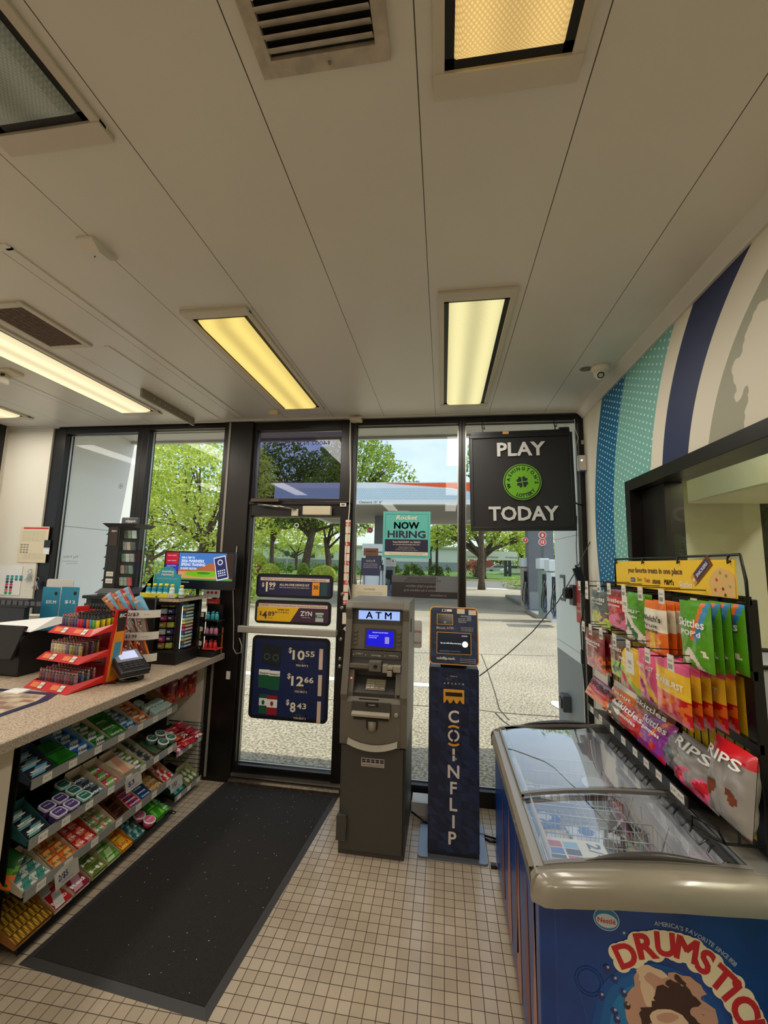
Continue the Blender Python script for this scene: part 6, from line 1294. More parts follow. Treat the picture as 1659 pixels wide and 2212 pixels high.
# header banner in its wire frame
b0, b1 = P(1333, 1262, 'x', .95), P(1598, 1293, 'x', .95); t0_, t1_ = P(1328, 1207, 'x', .95), P(1590, 1200, 'x', .95)
hb = thing('x', '', ''); bpy.data.objects.remove(hb)
y0, y1, z0, z1 = b1.y+.01, b0.y, 1.600, 1.728
MB().tube([(.95, y1+.02, z0-.01), (.955, y1+.02, z1+.012), (.955, y0-.02, z1+.016), (.95, y0-.045, z0+.06), (.95, y0-.045, z0-.012), (.95, y0+.0, z0-.012)], .005, 8).build('banner_frame', blackmet, rk)
for i in range(4):
    y = y1-.01-(y1-y0-.04)*i/3; MB().tube([(.955, y, z1+.014), (.945, y-.004, z1+.004), (.940, y-.012, z1-.012), (.948, y-.016, z1-.004)], .0035, 6).build('banner_hook', blackmet, rk)
bn = MB().box(.948, .952, y0, y1, z0, z1).build('header_banner', mat('banner_yellow', (240, 196, 52), .45), rk)
bxp = .9470; U, Vz = -Y, Z; br_ink = mat('banner_brown', (98, 60, 34), .5)
def bp_(s_, v): return Vector((bxp, y1-(y1-y0)*s_, z0+(z1-z0)*v))
m = MB(); m.text('your favorite treats in one place', bp_(.42, .56), U, Vz, .024, w=(y1-y0)*.52, bold=.025); m.build('lettering', br_ink, bn)
m = MB()
m.box(bxp-.0003, bxp, bp_(.24, 0).y, bp_(.19, 0).y, bp_(0, .20).z, bp_(0, .36).z, 2).text('MILKY', bp_(.215, .24)-X*.001, U, Vz, .008, w=.035, mi=1).text('Dove', bp_(.29, .24), U, Vz, .018, w=.045, mi=0, shear=.2).text('Twix', bp_(.37, .22), U, Vz, .020, w=.055, mi=3, bold=.018).text('LIFESAVERS', bp_(.46, .20), U, Vz, .016, w=.07, mi=0, bold=.04).text("M&M's", bp_(.57, .20), U, Vz, .022, w=.075, mi=0, bold=.018).text('Skittles', bp_(.70, .17), U, Vz, .022, w=.085, mi=4, bold=.018)
m.build('brand_marks', [br_ink, inkwhite, mat('banner_blue', (70, 80, 130), .5), mat('banner_red', (196, 60, 44), .5), mat('banner_cream', (246, 232, 214), .5)], bn)
# candy bar picture and round biscuit
m = MB(); c = bp_(.82, .72); d = Vector((0, -.80, .60)); e = Vector((0, .60, .80))
m.obox(c-X*.0, X, d, e, .0008, .060, .022, 0); m.obox(c-X*.0008+e*.002, X, d, e, .0008, .046, .012, 1); m.text('SNICKERS', c-X*.0022-e*.006+d*0, d, e, .013, w=.085, mi=2, bold=.018)
m.obox(c-d*.066-X*.0005, X, d, e, .0008, .010, .020, 3); m.disc(c-d*.066-X*.0018, d, e, .008, 10, 4); m.build('candy_bar_picture', [mat('choc_brown', (110, 62, 34), .4), mat('bar_blue', (50, 50, 110), .4), inkwhite, mat('caramel', (206, 150, 84), .5), mat('nut', (236, 206, 150), .5)], bn)
m = MB(); c = bp_(.935, .30)-X*.0004
pts = [c+Vector((0, -math.cos(a)*.072*(1+.03*math.sin(5*a)), math.sin(a)*.060*(1+.03*math.sin(4*a)))) for a in [2*PI*i/30 for i in range(30)]]
pts = [Vector((p.x, max(p.y, y0), max(p.z, z0+.001))) for p in pts]; m.add(pts, [tuple(range(30))])
for i, (dy, dz) in enumerate(((.03, .02), (-.02, .035), (.00, -.01), (-.035, .0), (.04, -.015), (.01, .045), (-.01, -.03))): m.disc(c+Vector((-.0006, dy, dz)), U, Vz, .006, 12, 1+i % 4)
m.build('biscuit_picture', [mat('biscuit', (222, 176, 108), .6), mat('dot_red', (200, 60, 40), .4), mat('dot_green', (130, 160, 60), .4), mat('dot_brown', (110, 60, 40), .4), mat('dot_grey', (150, 160, 160), .4)], bn)
# sloping shelf with price rail and wire end
sh = MB().prism([(.845, .872), (.975, .852), (.975, .858), (.845, .878)], (0, 1.66, 0), X, Z, (0, 1.0, 0)).build('shelf', blackmet, rk)
MB().box(.842, .847, 1.66, 2.66, .868, .905).build('price_rail', blackpl, sh)
rt = [1.70, 1.745, 1.85, 1.95, 2.05, 2.17, 2.30, 2.45, 2.58]
for y in rt: tg = MB().box(.8405, .8418, y-.022, y+.022, .872, .902).build('price_tag', tagm, sh); MB().text('$2.99', (.840, y, .884), -Y, Z, .009, w=.03).build('tag_print', tagink, tg)
m = MB()
m.tube([(.80, 1.64, .868), (.80, 1.56, .868), (.86, 1.50, .860), (.97, 1.50, .862)], .004, 6).tube([(.80, 1.64, .900), (.80, 1.56, .900), (.80, 1.56, .868)], .004, 6).tube([(.80, 1.56, .900), (.84, 1.50, .900), (.86, 1.50, .860)], .004, 6).tube([(.90, 1.50, .862), (.90, 1.50, 1.0), (.97, 1.50, 1.0)], .004, 6)
m.build('wire_end', blackmet, sh)
# ---------------- hanging bags
def bagm(name, c, **k): return mat(name, c, .28, coat=.4, **k)
B = dict(green=bagm('bag_green', (88, 156, 30)), dgreen=bagm('bag_deep_green', (36, 92, 40)), red=bagm('bag_red', (198, 26, 38)), dred=bagm('bag_dark_red', (140, 30, 44)), grey=bagm('bag_grey', (92, 94, 96)), yellow=bagm('bag_yellow', (236, 188, 50)), orange=bagm('bag_orange', (232, 112, 36)), pink=bagm('bag_pink', (232, 96, 140)), purple=bagm('bag_purple', (142, 50, 150)), cream=bagm('bag_cream', (238, 226, 204)), brown=bagm('bag_brown', (116, 60, 36)), blue=bagm('bag_blue', (60, 140, 190)), silver=bagm('bag_silver', (150, 144, 138)), magenta=bagm('bag_magenta', (160, 36, 110)), lime=bagm('bag_lime', (160, 200, 60)), white=bagm('bag_white', (236, 232, 226)))
def reg_fn(kind, seed):
    rg = random.Random(seed); o = rg.uniform(0, 99)
    def f(u, v):   # u across, v up ; returns material index 0..3
        n = noise.noise(Vector((u*4+o, v*4, 0)))
        if kind == 'band':
            if v > .82: return 1
            if v < .38+n*.2: return 2 if n < .12 else 3
            return 0
        if kind == 'swoosh':
            t = u-(.45+.55*(v-.45))
            if v > .40 and 0 < t < .12: return 1
            if v > .40 and .12 <= t < .26: return 2
            if v < .28 and n > .1: return 3
            return 0
        if kind == 'fruit':
            if v < .45: return (2 if n < -.08 else (3 if n < .14 else 1))
            return 0 if v < .86 else 1
        if kind == 'diag': return 0 if (u*.6+v) > .75 else (1 if (u*.6+v) > .58 else (2 if n < .05 else 3))
        return 0
    return f
def bag(label, mats, kind, word, px, x=.865, lean=0, seed=1, group=None, n=1, dx=.03, wcol=None, sub=None, ww=.8, wy=.6, wh=.024, T=.035, yaw=0, cat='candy bag'):
    """px = (left, right, top, bottom) of the front bag as seen, x = distance of its face plane"""
    yl, yr = P(px[0], (px[2]+px[3])/2, 'x', x).y, P(px[1], (px[2]+px[3])/2, 'x', x).y
    cxp = (px[0]+px[1])/2; zt, zb_ = P(cxp, px[2], 'x', x).z, P(cxp, px[3], 'x', x).z
    if lean: zb_ = max(zb_, .893)
    w_, h_ = abs(yl-yr), zt-zb_; yc = (yl+yr)/2
    labs = label if isinstance(label, list) else [label]*n
    for i in range(n):
        rgf = reg_fn(kind, seed)
        m = pouch_mesh(h_, w_, T, seed+i*7, 34, 22, reg=lambda a, b_: rgf(b_, a))
        # pouch: L along local x -> up, W along local y -> across ; turn so that +z local faces -x world
        ang = math.radians(lean); c = Vector((x+dx*i, yc+.004*((i*37) % 5-2), (zt+zb_)/2)); cy_, sy_ = math.cos(yaw), math.sin(yaw)
        A = Vector((-Y.x*0, -cy_, 0))+X*sy_; A = Vector((sy_, -cy_, 0)); up_ = Vector((cy_*math.sin(ang), sy_*math.sin(ang), math.cos(ang))); nn = A.cross(up_)
        if nn.x > 0: nn = -nn
        m.v = [c+up_*p.x+A*p.y+nn*p.z for p in m.v]
        if (A.cross(up_)).dot(nn) < 0: m.f = [f for f in m.f]
        o = m.build('candy_bag', [B[k_] for k_ in mats]); tag(o, labs[i], cat, group if n > 1 else None)
        tt = MB(); off = nn*(T/2+.0012)
        tt.text(word, c+off+up_*h_*(wy-.5), A, up_, wh, w=w_*ww, bold=.018)
        if sub:
            for j, s_ in enumerate(sub): tt.text(s_, c+off+up_*(h_*(wy-.5)-wh*(1.1+.9*j)), A, up_, wh*.62, w=w_*ww*.75, bold=.02)
        for v in tt.v:   # press the print onto the bulging face
            a = (v-c).dot(up_)/(h_/2); b2 = (v-c).dot(A)/(w_/2); hh = max(0, 1-a*a)**.5*max(0, 1-b2*b2)**.45
            v -= off; v += nn*(T/2*hh*1.12+.0030+T*.06)
        tt.build('lettering', wcol or inkwhite, o)
    return o
bag('grey gummy candy bag with green fruit picture, leftmost of the top row', ['grey', 'grey', 'lime', 'yellow'], 'fruit', 'LIFESAVERS', (1279, 1316, 1276, 1354), sub=['GUMMIES'], wh=.016, wy=.72, seed=3)
bag('red gummies candy bag hanging second from left in the top row', ['red', 'dred', 'pink', 'dred'], 'band', 'Skittles', (1314, 1356, 1274, 1358), sub=['gummies'], wh=.018, wy=.68, seed=4)
bag(['green candy bag hanging beside the red one in the top row', 'green candy bag directly behind the one beside the red bag'], ['green', 'cream', 'dgreen', 'cream'], 'diag', 'Sour', (1350, 1395, 1282, 1384), sub=['gummies'], n=2, wh=.02, seed=5)
bag(['cream fruit snacks bag, front of three in the top row', 'cream fruit snacks bag, middle of three in the top row', 'cream fruit snacks bag, rearmost of three in the top row'], ['cream', 'orange', 'yellow', 'orange'], 'fruit', "Welch's", (1393, 1440, 1298, 1412), sub=['Fruit', 'Snacks'], n=3, dx=.035, wcol=blackpl, wh=.022, wy=.62, seed=6)
bag(['green popped candy bag, front of four at the right end of the top row', 'green popped candy bag, second of four at the right end of the top row', 'green popped candy bag, third of four at the right end of the top row', 'green popped candy bag, nearest the rack upright in the top row'], ['green', 'orange', 'blue', 'cream'], 'swoosh', 'Skittles', (1470, 1537, 1300, 1443), x=.845, sub=["POP'd"], n=4, dx=.033, wh=.026, wy=.62, seed=7, T=.03)
bag(['dark pink gummies bag, front left of the second row', 'dark pink gummies bag behind the front left one in the second row'], ['dred', 'brown', 'magenta', 'orange'], 'fruit', 'LIFESAVERS', (1267, 1306, 1362, 1446), x=.85, sub=['GUMMIES'], n=2, wh=.014, wy=.68, seed=8)
bag(['brown and green gummies bag in the second row', 'brown and green gummies bag behind its twin in the second row'], ['brown', 'grey', 'lime', 'dgreen'], 'fruit', 'LIFESAVERS', (1320, 1352, 1378, 1462), x=.85, n=2, wh=.014, wy=.7, seed=9)
bag(['yellow and green chewy candy bag under the large hanging price card', 'yellow and green chewy candy bag behind its twin under the price card'], ['yellow', 'lime', 'red', 'green'], 'diag', 'Starburst', (1340, 1380, 1402, 1490), x=.85, n=2, wh=.016, wy=.7, seed=10)
bag(['pink and orange chewy candy bag in the second row, front', 'pink and orange chewy candy bag in the second row, behind the front one'], ['pink', 'yellow', 'magenta', 'orange'], 'diag', 'STARBURST', (1380, 1424, 1405, 1516), x=.85, n=2, wh=.016, wy=.65, seed=11)
bag(['yellow and pink sour chewy candy bag, front of five', 'yellow and pink sour chewy candy bag, second of five', 'yellow and pink sour chewy candy bag, third of five', 'yellow and pink sour chewy candy bag, fourth of five', 'yellow and pink sour chewy candy bag, nearest the upright'], ['yellow', 'pink', 'red', 'orange'], 'fruit', 'STARBURST', (1418, 1490, 1430, 1552), x=.825, n=5, dx=.036, wh=.020, wy=.58, seed=12, T=.026)
# ---------------- bags lying back on the sloping shelf
bag('red bag with dark brown letters at the far end of the shelf', ['red', 'dred', 'orange', 'red'], 'band', "M&M's", (1274, 1352, 1486, 1562), x=.93, lean=28, wcol=mat('bag_brown_ink', (60, 30, 20), .5), wh=.03, wy=.6, seed=13, T=.05)
bag('orange chocolate candy bag standing behind the red one', ['orange', 'cream', 'brown', 'orange'], 'band', 'Peanut', (1322, 1372, 1484, 1540), x=.945, lean=15, wh=.018, seed=14)
bag('white and black licorice bag squeezed between the two red bags', ['cream', 'grey', 'brown', 'cream'], 'diag', 'LIFESAVERS', (1315, 1356, 1515, 1596), x=.915, lean=25, wcol=blackpl, wh=.014, seed=15)
bag('red gummies bag with rainbow corner on the sloping shelf', ['red', 'orange', 'pink', 'dred'], 'swoosh', 'Skittles', (1334, 1400, 1528, 1632), x=.925, lean=24, sub=['Gummies'], wh=.028, wy=.62, seed=16, T=.05)
bag('brown candy bag behind the rainbow bags', ['brown', 'dred', 'green', 'orange'], 'diag', 'Skittles', (1372, 1452, 1500, 1600), x=.95, lean=14, wh=.022, seed=17)
bag('purple gummies bag with a red ball picture on the sloping shelf', ['purple', 'orange', 'magenta', 'red'], 'swoosh', 'Skittles', (1390, 1450, 1548, 1690), x=.925, lean=22, sub=['gummies'], wh=.026, wy=.66, seed=18, T=.05)
bag('dull silver candy bag right of the purple one', ['silver', 'grey', 'silver', 'grey'], 'diag', '', (1440, 1490, 1592, 1690), x=.90, lean=20, seed=19, T=.05) if False else None
def big_pouch(label, px, x, lean, mats, kind, seed, T, word='', yaw=0):
    return bag(label, mats, kind, word or ' ', px, x=x, lean=lean, seed=seed, T=T, yaw=yaw, wh=.03, wy=.75)
big_pouch('crumpled silver bag beside the purple gummies bag', (1440, 1500, 1590, 1730), .935, 22, ['silver', 'grey', 'silver', 'grey'], 'diag', 20, .06)
big_pouch('large shiny silver bag seen from its open bottom on the shelf end', (1468, 1560, 1612, 1765), .915, 14, ['silver', 'silver', 'red', 'pink'], 'fruit', 21, .09, word='RIPS')
big_pouch('large dull silver bag nearest the rack upright, red top edge', (1540, 1625, 1610, 1775), .90, 8, ['silver', 'red', 'silver', 'brown'], 'band', 22, .08, word='RIPS')
# display bin in the room beyond the window
q = P(1640, 1390, 'x', 1.5); t = thing('display_bin', 'black rimmed bin with purple packs seen through the inner window', 'display bin', (1.5, q.y, q.z-.25))
MB().box(1.3, 1.9, q.y-.3, q.y+.12, q.z-.30, q.z-.06).build('bin', mat('bin_grey', (150, 150, 156), .4), t); MB().box(1.35, 1.85, q.y-.25, q.y+.07, 0, q.z-.30).build('stand', blackmet, t); MB().tube([(1.3, q.y-.3, q.z-.05), (1.9, q.y-.3, q.z-.05), (1.9, q.y+.12, q.z-.05), (1.3, q.y+.12, q.z-.05)], .01, 6, closed=True).build('rim', blackmet, t); MB().box(1.28, 1.30, q.y-.1, q.y+.12, q.z-.08, q.z+.12).build('panel', mat('bin_purple', (96, 92, 150), .4), t)
# lamps added out of view to brighten that room
fixture(1.22, .5, 1.75, l_c, 'added unseen ceiling light in the next room, near the inner window', 26)
fixture(2.7, .5, 1.75, l_c, 'added unseen ceiling light in the next room, far side', 22)
# ================================================================== COUNTER
ctp = mat('counter_laminate', (206, 188, 164), .38, c2=(150, 128, 106), vs=160); cte = mat('counter_edge', (172, 158, 140), .45, c2=(128, 114, 98), vs=160)
CT = .954
cab = mat('cabinet_beige', (206, 194, 174), .55)
ct = thing('sales_counter', 'speckled beige sales counter along the left with open shelves below', 'counter', (-2.1, 1.8, 0))
MB().box(-2.55, -1.705, .2, 3.10, CT-.042, CT).build('worktop', ctp, ct, bevel=.003)
MB().box(-1.706, -1.700, .2, 3.10, CT-.042, CT-.002).build('edge_band', cte, ct)
MB().box(-2.5, -1.805, .3, 1.60, .0, CT-.042).build('cabinet', cab, ct)
MB().box(-2.5, -2.14, 1.60, 3.10, .0, CT-.042).box(-2.14, -1.86, 3.07, 3.10, 0, CT-.042).build('back_cabinet', cream, ct)
bc = thing('back_counter', 'rear counter section under the left windows holding ticket boxes', 'counter', (-3.2, 2.6, 0))
MB().box(-3.98, -2.555, 2.15, 3.12, CT-.042, CT).build('worktop', ctp, bc, bevel=.003); MB().box(-3.9, -2.6, 2.25, 3.1, 0, CT-.042).build('cabinet', cab, bc)
# counter mat with printed pictures
q = [P(0, 1542, 'z', CT), P(48, 1537, 'z', CT), P(128, 1497, 'z', CT), P(118, 1485, 'z', CT), P(0, 1490, 'z', CT)]
cm_ = thing('counter_mat', 'navy edged advertising mat on the counter under the red lighter rack', 'counter mat', (-2.15, 1.9, CT))
pts = [(-1.985, 1.70), (-1.985, 1.90), (-2.03, 2.0), (-2.45, 2.0), (-2.45, 1.45), (-1.985, 1.45)]
MB().prism(pts[::-1], (0, 0, CT), X, Y, (0, 0, .003)).build('sheet', mat('mat_navy', (30, 36, 74), .35), cm_)
MB().prism([(-2.02, 1.47), (-2.02, 1.87), (-2.06, 1.96), (-2.43, 1.96), (-2.43, 1.47)][::-1], (0, 0, CT+.003), X, Y, (0, 0, .0006)).build('picture', mat('mat_tan', (206, 186, 158), .4, c2=(140, 120, 104), vs=14), cm_)
m = MB(); [m.box(-2.10-.09*i, -2.04-.09*i, 1.6+.05*j, 1.63+.05*j, CT+.0036, CT+.004) for i in range(4) for j in range(6) if (i+j) % 2]; m.build('picture_blocks', mat('mat_brown', (150, 112, 86), .4), cm_)
tag(MB().box(-2.30, -2.20, 1.93, 2.0, CT+.0045, CT+.012).build('papers', paper), 'small stack of white slips on the counter mat', 'paper')
# ---------------- lighter rack
LR = mat('lighter_red', (206, 34, 28), .35, coat=.3); base = Vector((-1.97, 1.98, CT))
lr = thing('lighter_rack', 'red three tier lighter display rack on the counter', 'display rack', (-2.1, 2.1, CT))
u_ = (P(42, 1485, 'z', CT)-P(140, 1503, 'z', CT)); u_.z = 0; u_.normalize(); d_ = Vector((-u_.y, u_.x, 0)); d_ = d_ if d_.y > 0 else -d_   # u_ along the front edge to the left, d_ to the back
Fr = P(141, 1502, 'z', CT); Wd = .335; Dp = .25
def LP(a, b_, z): return Fr+u_*a+d_*b_+Z*z
# side panels
for a in (0.0, Wd): 
    m = MB(); m.add([LP(a-.006, .20, 0), LP(a-.006, .295, 0), LP(a-.006, .295+.02, .42), LP(a-.006, .24, .42), LP(a+.006, .20, 0), LP(a+.006, .295, 0), LP(a+.006, .315, .42), LP(a+.006, .24, .42)], [(3, 2, 1, 0), (4, 5, 6, 7), (0, 1, 5, 4), (1, 2, 6, 5), (2, 3, 7, 6), (3, 0, 4, 7)])
    sp_ = m.build('side_panel', LR, lr)
    if a == 0:
        m = MB(); e = -.0068
        m.add([LP(e, .215, .01), LP(e, .29, .01), LP(e, .305, .30), LP(e, .25, .34), LP(e, .232, .22)], [(0, 1, 2, 3, 4)], 0).add([LP(e-.0004, .238, .12), LP(e-.0004, .283, .12), LP(e-.0004, .290, .23), LP(e-.0004, .248, .23)], [(0, 1, 2, 3)], 1).add([LP(e-.0004, .250, .29), LP(e-.0004, .302, .29), LP(e-.0004, .312, .41), LP(e-.0004, .252, .41)], [(0, 1, 2, 3)], 2)
        m.text('BIC', LP(e-.0009, .283, .372), d_*1, Z, .02, mi=3, bold=.018, shear=.2).text('LIGHTERS', LP(e-.0009, .252, .04), Z, -d_, .016, w=.07, mi=4, al='l', bold=.02)
        m.build('side_picture', [mat('lr_orange', (230, 140, 40), .4), mat('lr_blue', (70, 140, 170), .4), mat('lr_brown', (50, 36, 34), .4), inkwhite, mat('lr_ink', (120, 60, 20), .4)], sp_)
m = MB(); m.add([LP(0, .300, 0), LP(Wd, .300, 0), LP(Wd, .318, .40), LP(0, .318, .40)], [(0, 1, 2, 3)]); m.build('back_panel', LR, lr)
rg = random.Random(11)
lcols = dict(a=[(110, 84, 96), (96, 100, 110), (120, 90, 80), (90, 60, 70), (130, 110, 60), (70, 80, 110), (120, 60, 60), (150, 140, 90), (84, 70, 100)], b=[(196, 182, 140), (186, 170, 130), (180, 150, 140), (200, 190, 160)], c=[(40, 60, 150), (60, 150, 180), (236, 206, 40), (214, 40, 40), (236, 96, 30), (110, 180, 50), (200, 50, 100)])
LM = {}
def lighter(p, col, label, grp, black=False):
    key = (col, black)
    if key not in LM:
        b_ = MB(); b_.lathe([(.009, 0), (.0115, .002), (.0115, .058), (.010, .060)], (0, 0, 0), n=10, sy=.62); b0 = b_.build('lighter', mat('lighter_%d_%d_%d' % col, col, .3, coat=.4, c2=tuple(min(255, int(c*1.35)) for c in col) if not black else None, vs=120))
        if black: h = MB().lathe([(.0115, 0), (.0115, .006), (.007, .008), (.007, .034), (.0075, .036)], (0, 0, .060), n=10, sy=.75).build('nozzle', blackpl, b0, world=False)
        else: h = MB().lathe([(.0100, 0), (.0100, .012), (.008, .016)], (0, 0, .060), n=10, sy=.62).build('hood', chrome, b0, world=False); MB().lathe([(.005, 0), (.005, .006)], (0, -.003, .076), (1, 0, 0), 8).build('spark_wheel', mat('lighter_button', (170, 30, 34), .4), b0, world=False)
        LM[key] = b0; o = b0
    else: o = copy_tree(LM[key])
    o.location = p; o.rotation_euler.z = rg.uniform(-.2, .2); o['label'] = label; o['category'] = 'lighter'; o['group'] = grp
for tier, (z, dep, front) in enumerate(((.012, .205, .0), (.155, .20, .045), (.295, .18, .09))):
    # tray with slanted price lip
    m = MB(); f = front
    m.add([LP(-.006, f+.03, z), LP(Wd+.006, f+.03, z), LP(Wd+.006, .31, z+.02), LP(-.006, .31, z+.02)], [(3, 2, 1, 0)]).add([LP(-.006, f+.03, z-.004), LP(Wd+.006, f+.03, z-.004), LP(Wd+.006, .31, z+.016), LP(-.006, .31, z+.016)], [(0, 1, 2, 3)])
    tr = m.build('tray', LR, lr)
    m = MB().add([LP(-.006, f, z-.010), LP(Wd, f, z-.010), LP(Wd-.02, f+.035, z+.026), LP(.014, f+.035, z+.026)], [(0, 1, 2, 3)]).add([LP(-.006, f, z-.010), LP(.014, f+.035, z+.026), LP(.0, .24, z+.042), LP(-.006, .24, z+.004)], [(0, 1, 2, 3)]).add([LP(Wd, f, z-.010), LP(Wd-.02, f+.035, z+.026), LP(Wd, .24, z+.042), LP(Wd, .24, z+.004)], [(3, 2, 1, 0)]).add([LP(-.006, f, z-.010), LP(Wd, f, z-.010), LP(Wd, f+.04, z-.004), LP(-.006, f+.04, z-.004)], [(3, 2, 1, 0)])
    m.build('price_lip', LR, tr)
    sl = (LP(0, f+.035, z+.026)-LP(0, f, z-.010)).normalized(); nrm = (-u_).cross(sl).normalized()
    if nrm.z < 0: nrm = -nrm
    for a in (.11, .27):
        c = LP(a, f+.0175, z+.008)+nrm*.002
        MB().quad(c-u_*-.028-sl*.014, c+u_*-.028-sl*.014, c+u_*-.028+sl*.014, c-u_*-.028+sl*.014).build('lip_label', mat('lip_orange', (226, 120, 60), .5), tr)
        c2 = c-u_*.052+nrm*.001; g = MB().quad(c2+u_*.017-sl*.017, c2-u_*.017-sl*.017, c2-u_*.017+sl*.017, c2+u_*.017+sl*.017).build('price_tag', tagm, tr); MB().text('$1.99', c2+nrm*.0006-sl*.004, -u_, sl, .008, w=.024, bold=.02).build('tag_print', tagink, g)
    rows = 4
    for r in range(rows):
        for c in range(12):
            a = .026+.0255*c; b_ = f+.065+.032*r; 
            if b_ > .29: continue
            if tier == 2: cols, blk = (lcols['a'], False) if c > 6 else (lcols['c'], True)
            elif tier == 1: cols, blk = (lcols['b'], False) if c > 6 else (lcols['a'], False)
            else: cols, blk = lcols['a'], False
            if tier == 1 and c < 2: continue
            col = cols[(c*3+r*(0 if blk else 5)+tier) % len(cols)]
            tn = ('bottom', 'middle', 'top')[tier]
            lb = 'slim lighter with long black nozzle on the top tier of the red rack' if blk else 'small patterned lighter standing on the %s tier of the red rack' % tn
            lighter(LP(a, b_, z+.022-.0+.02*(b_-.03)/.28-.018), col, lb, lb+'s', blk)
# ---------------- card terminal
c0 = P(270, 1472, 'z', CT); tm = thing('card_terminal', 'black card payment terminal with a pale screen, beside the red lighter rack', 'card terminal', (-1.86, 2.30, CT))
MB().lathe([(.075, 0), (.075, .012), (.045, .02), (.04, .045)], (-1.875, 2.32, CT), n=24).build('stand', blackpl, tm)
A = Vector((.30, -.12, -.0)).normalized(); tx = Vector((.42, .90, 0)).normalized(); dn = Vector((.80, -.37, -.47)).normalized(); dn = (dn-tx*dn.dot(tx)).normalized(); nn = tx.cross(dn); nn = nn if nn.z > 0 else -nn
cc = Vector((-1.865, 2.29, CT+.105))
MB().obox(cc, tx, dn, nn, .085, .105, .018).build('body', blackpl, tm, bevel=.012, seg=3)
MB().obox(cc+nn*.0175-dn*.042, tx, dn, nn, .072, .050, .002).build('screen_surround', mat('terminal_grey', (132, 136, 146), .3), tm, bevel=.002)
MB().obox(cc+nn*.0205-dn*.045, tx, dn, nn, .050, .034, .0008).build('screen', mat('terminal_screen', (190, 196, 226), .3, emit=(176, 186, 226), es=.45), tm)
m = MB(); [m.obox(cc+nn*.019+dn*(.030+.018*r)+tx*(-.045+.028*c), tx, dn, nn, .011, .006, .003) for r in range(3) for c in range(4)]; m.build('keys', mat('terminal_keys', (52, 52, 56), .4), tm)
MB().obox(cc-nn*.019, tx, dn, nn, .084, .104, .003).build('silver_edge', chrome, tm)
tag(MB().tube([(-1.94, 2.26, CT+.03), (-2.0, 2.2, CT+.006), (-1.96, 2.12, CT+.006), (-1.99, 2.10, CT+.02), (-1.95, 2.18, CT+.006), (-1.88, 2.22, CT+.006)], .0035, 6).tube([(-2.0, 2.16, CT+.01), (-1.99, 2.12, CT+.08), (-1.985, 2.14, CT+.13), (-1.97, 2.2, CT+.12)], .003, 6).build('terminal_cable', blackmet), 'tangled black cable by the card terminal', 'cable')
# ---------------- snack wire rack with three curved price fronts
sr = thing('snack_rack', 'black wire snack rack with curved white price strips, behind the card terminal', 'display rack', (-2.05, 2.55, CT))
for a in (-2.22, -1.96): MB().tube([(a, 2.60, CT), (a, 2.60, CT+.47)], .006, 6).build('upright', blackmet, sr)
def sect(px0, px1, pyl, pyr, hpx, y): return P(px0, pyl, 'y', y), P(px1, pyr, 'y', y)
tiers = [(CT+.345, '2/$3'), (CT+.205, '$3.99'), (CT+.065, '')]
for k, (z, txt) in enumerate(tiers):
    m = MB(); cx_, cy_2, R = -2.07, 2.56, .20
    arc_ = [(cx_+R*math.sin(math.radians(a)), cy_2-R*.62*math.cos(math.radians(a))) for a in range(-78, 79, 12)]
    for rr in (0, .035): m.tube([(x, y, z+rr) for x, y in arc_], .003, 5)
    for i in range(0, len(arc_)-1): m.tube([(arc_[i][0], arc_[i][1], z+.035), (arc_[i][0], arc_[i][1], z), (cx_+(arc_[i][0]-cx_)*.5, 2.59, z+.03)], .002, 4)
    m.build('wire_tray', blackmet, sr)
    st_ = MB(); seg = [(cx_+(R+.004)*math.sin(math.radians(a)), cy_2-(R+.004)*.62*math.cos(math.radians(a))) for a in range(-10, 81, 6)]
    st_.add([(x, y, z+h) for x, y in seg for h in (-.006, .044)], [(2*i, 2*i+2, 2*i+3, 2*i+1) for i in range(len(seg)-1)]); ps_ = st_.build('price_strip', tagm, sr)
    if txt:
        a = math.radians(22); p = Vector((cx_+(R+.006)*math.sin(a), cy_2-(R+.006)*.62*math.cos(a), z+.010)); tg_ = Vector((math.cos(a), .62*math.sin(a), 0)).normalized(); nv_ = Vector((tg_.y, -tg_.x, 0))
        MB().text(txt, p+nv_*.004, tg_, Z, .020, w=.07, bold=.018).text('SAVE MORE', p+nv_*.006+tg_*.085+Z*.006, tg_, Z, .006, w=.04).build('lettering', navy_ink, ps_)
# snack packets fanned in the trays
pkb = bagm('packet_blue', (110, 176, 214)); pkr = bagm('packet_red', (190, 60, 50)); pkc = mat('packet_cookie', (206, 140, 84), .5)
def snack(c, rot, lean, label, mats, L_=.155, W__=.068, seed=1, kind='fruit', word='BIG', grp='snack packets in the wire rack'):
    f = reg_fn(kind, seed); m = pouch_mesh(L_, W__, .018, seed, 16, 8, reg=f); d = Vector((math.sin(rot), -.15, math.cos(rot))).normalized(); nrm = Vector((.25, -1, lean)).normalized(); nrm = (nrm-d*nrm.dot(d)).normalized(); a = d.cross(nrm)
    m.v = [Vector(c)+d*v.x+a*v.y+nrm*v.z for v in m.v]; o = m.build('snack_packet', mats); tag(o, label, 'snack packet', grp)
    MB().text(word, Vector(c)+nrm*.0112+d*L_*.22, -a if a.x < 0 else a, d, .014, w=W__*.6, bold=.018).build('lettering', inkwhite, o); return o
snack((-2.17, 2.47, CT+.42), -.75, .1, 'blue and red cookie packet leaning left, lowest of the fan', [pkb, pkr, pkc, pkc], seed=2)
snack((-2.12, 2.48, CT+.435), -.55, .1, 'blue and red cookie packet in the middle of the fan', [pkb, pkr, pkc, pkc], seed=3)
snack((-2.085, 2.50, CT+.455), -.45, .1, 'blue and red cookie packet at the back of the fan, standing highest', [pkb, pkr, pkc, pkc], seed=4)
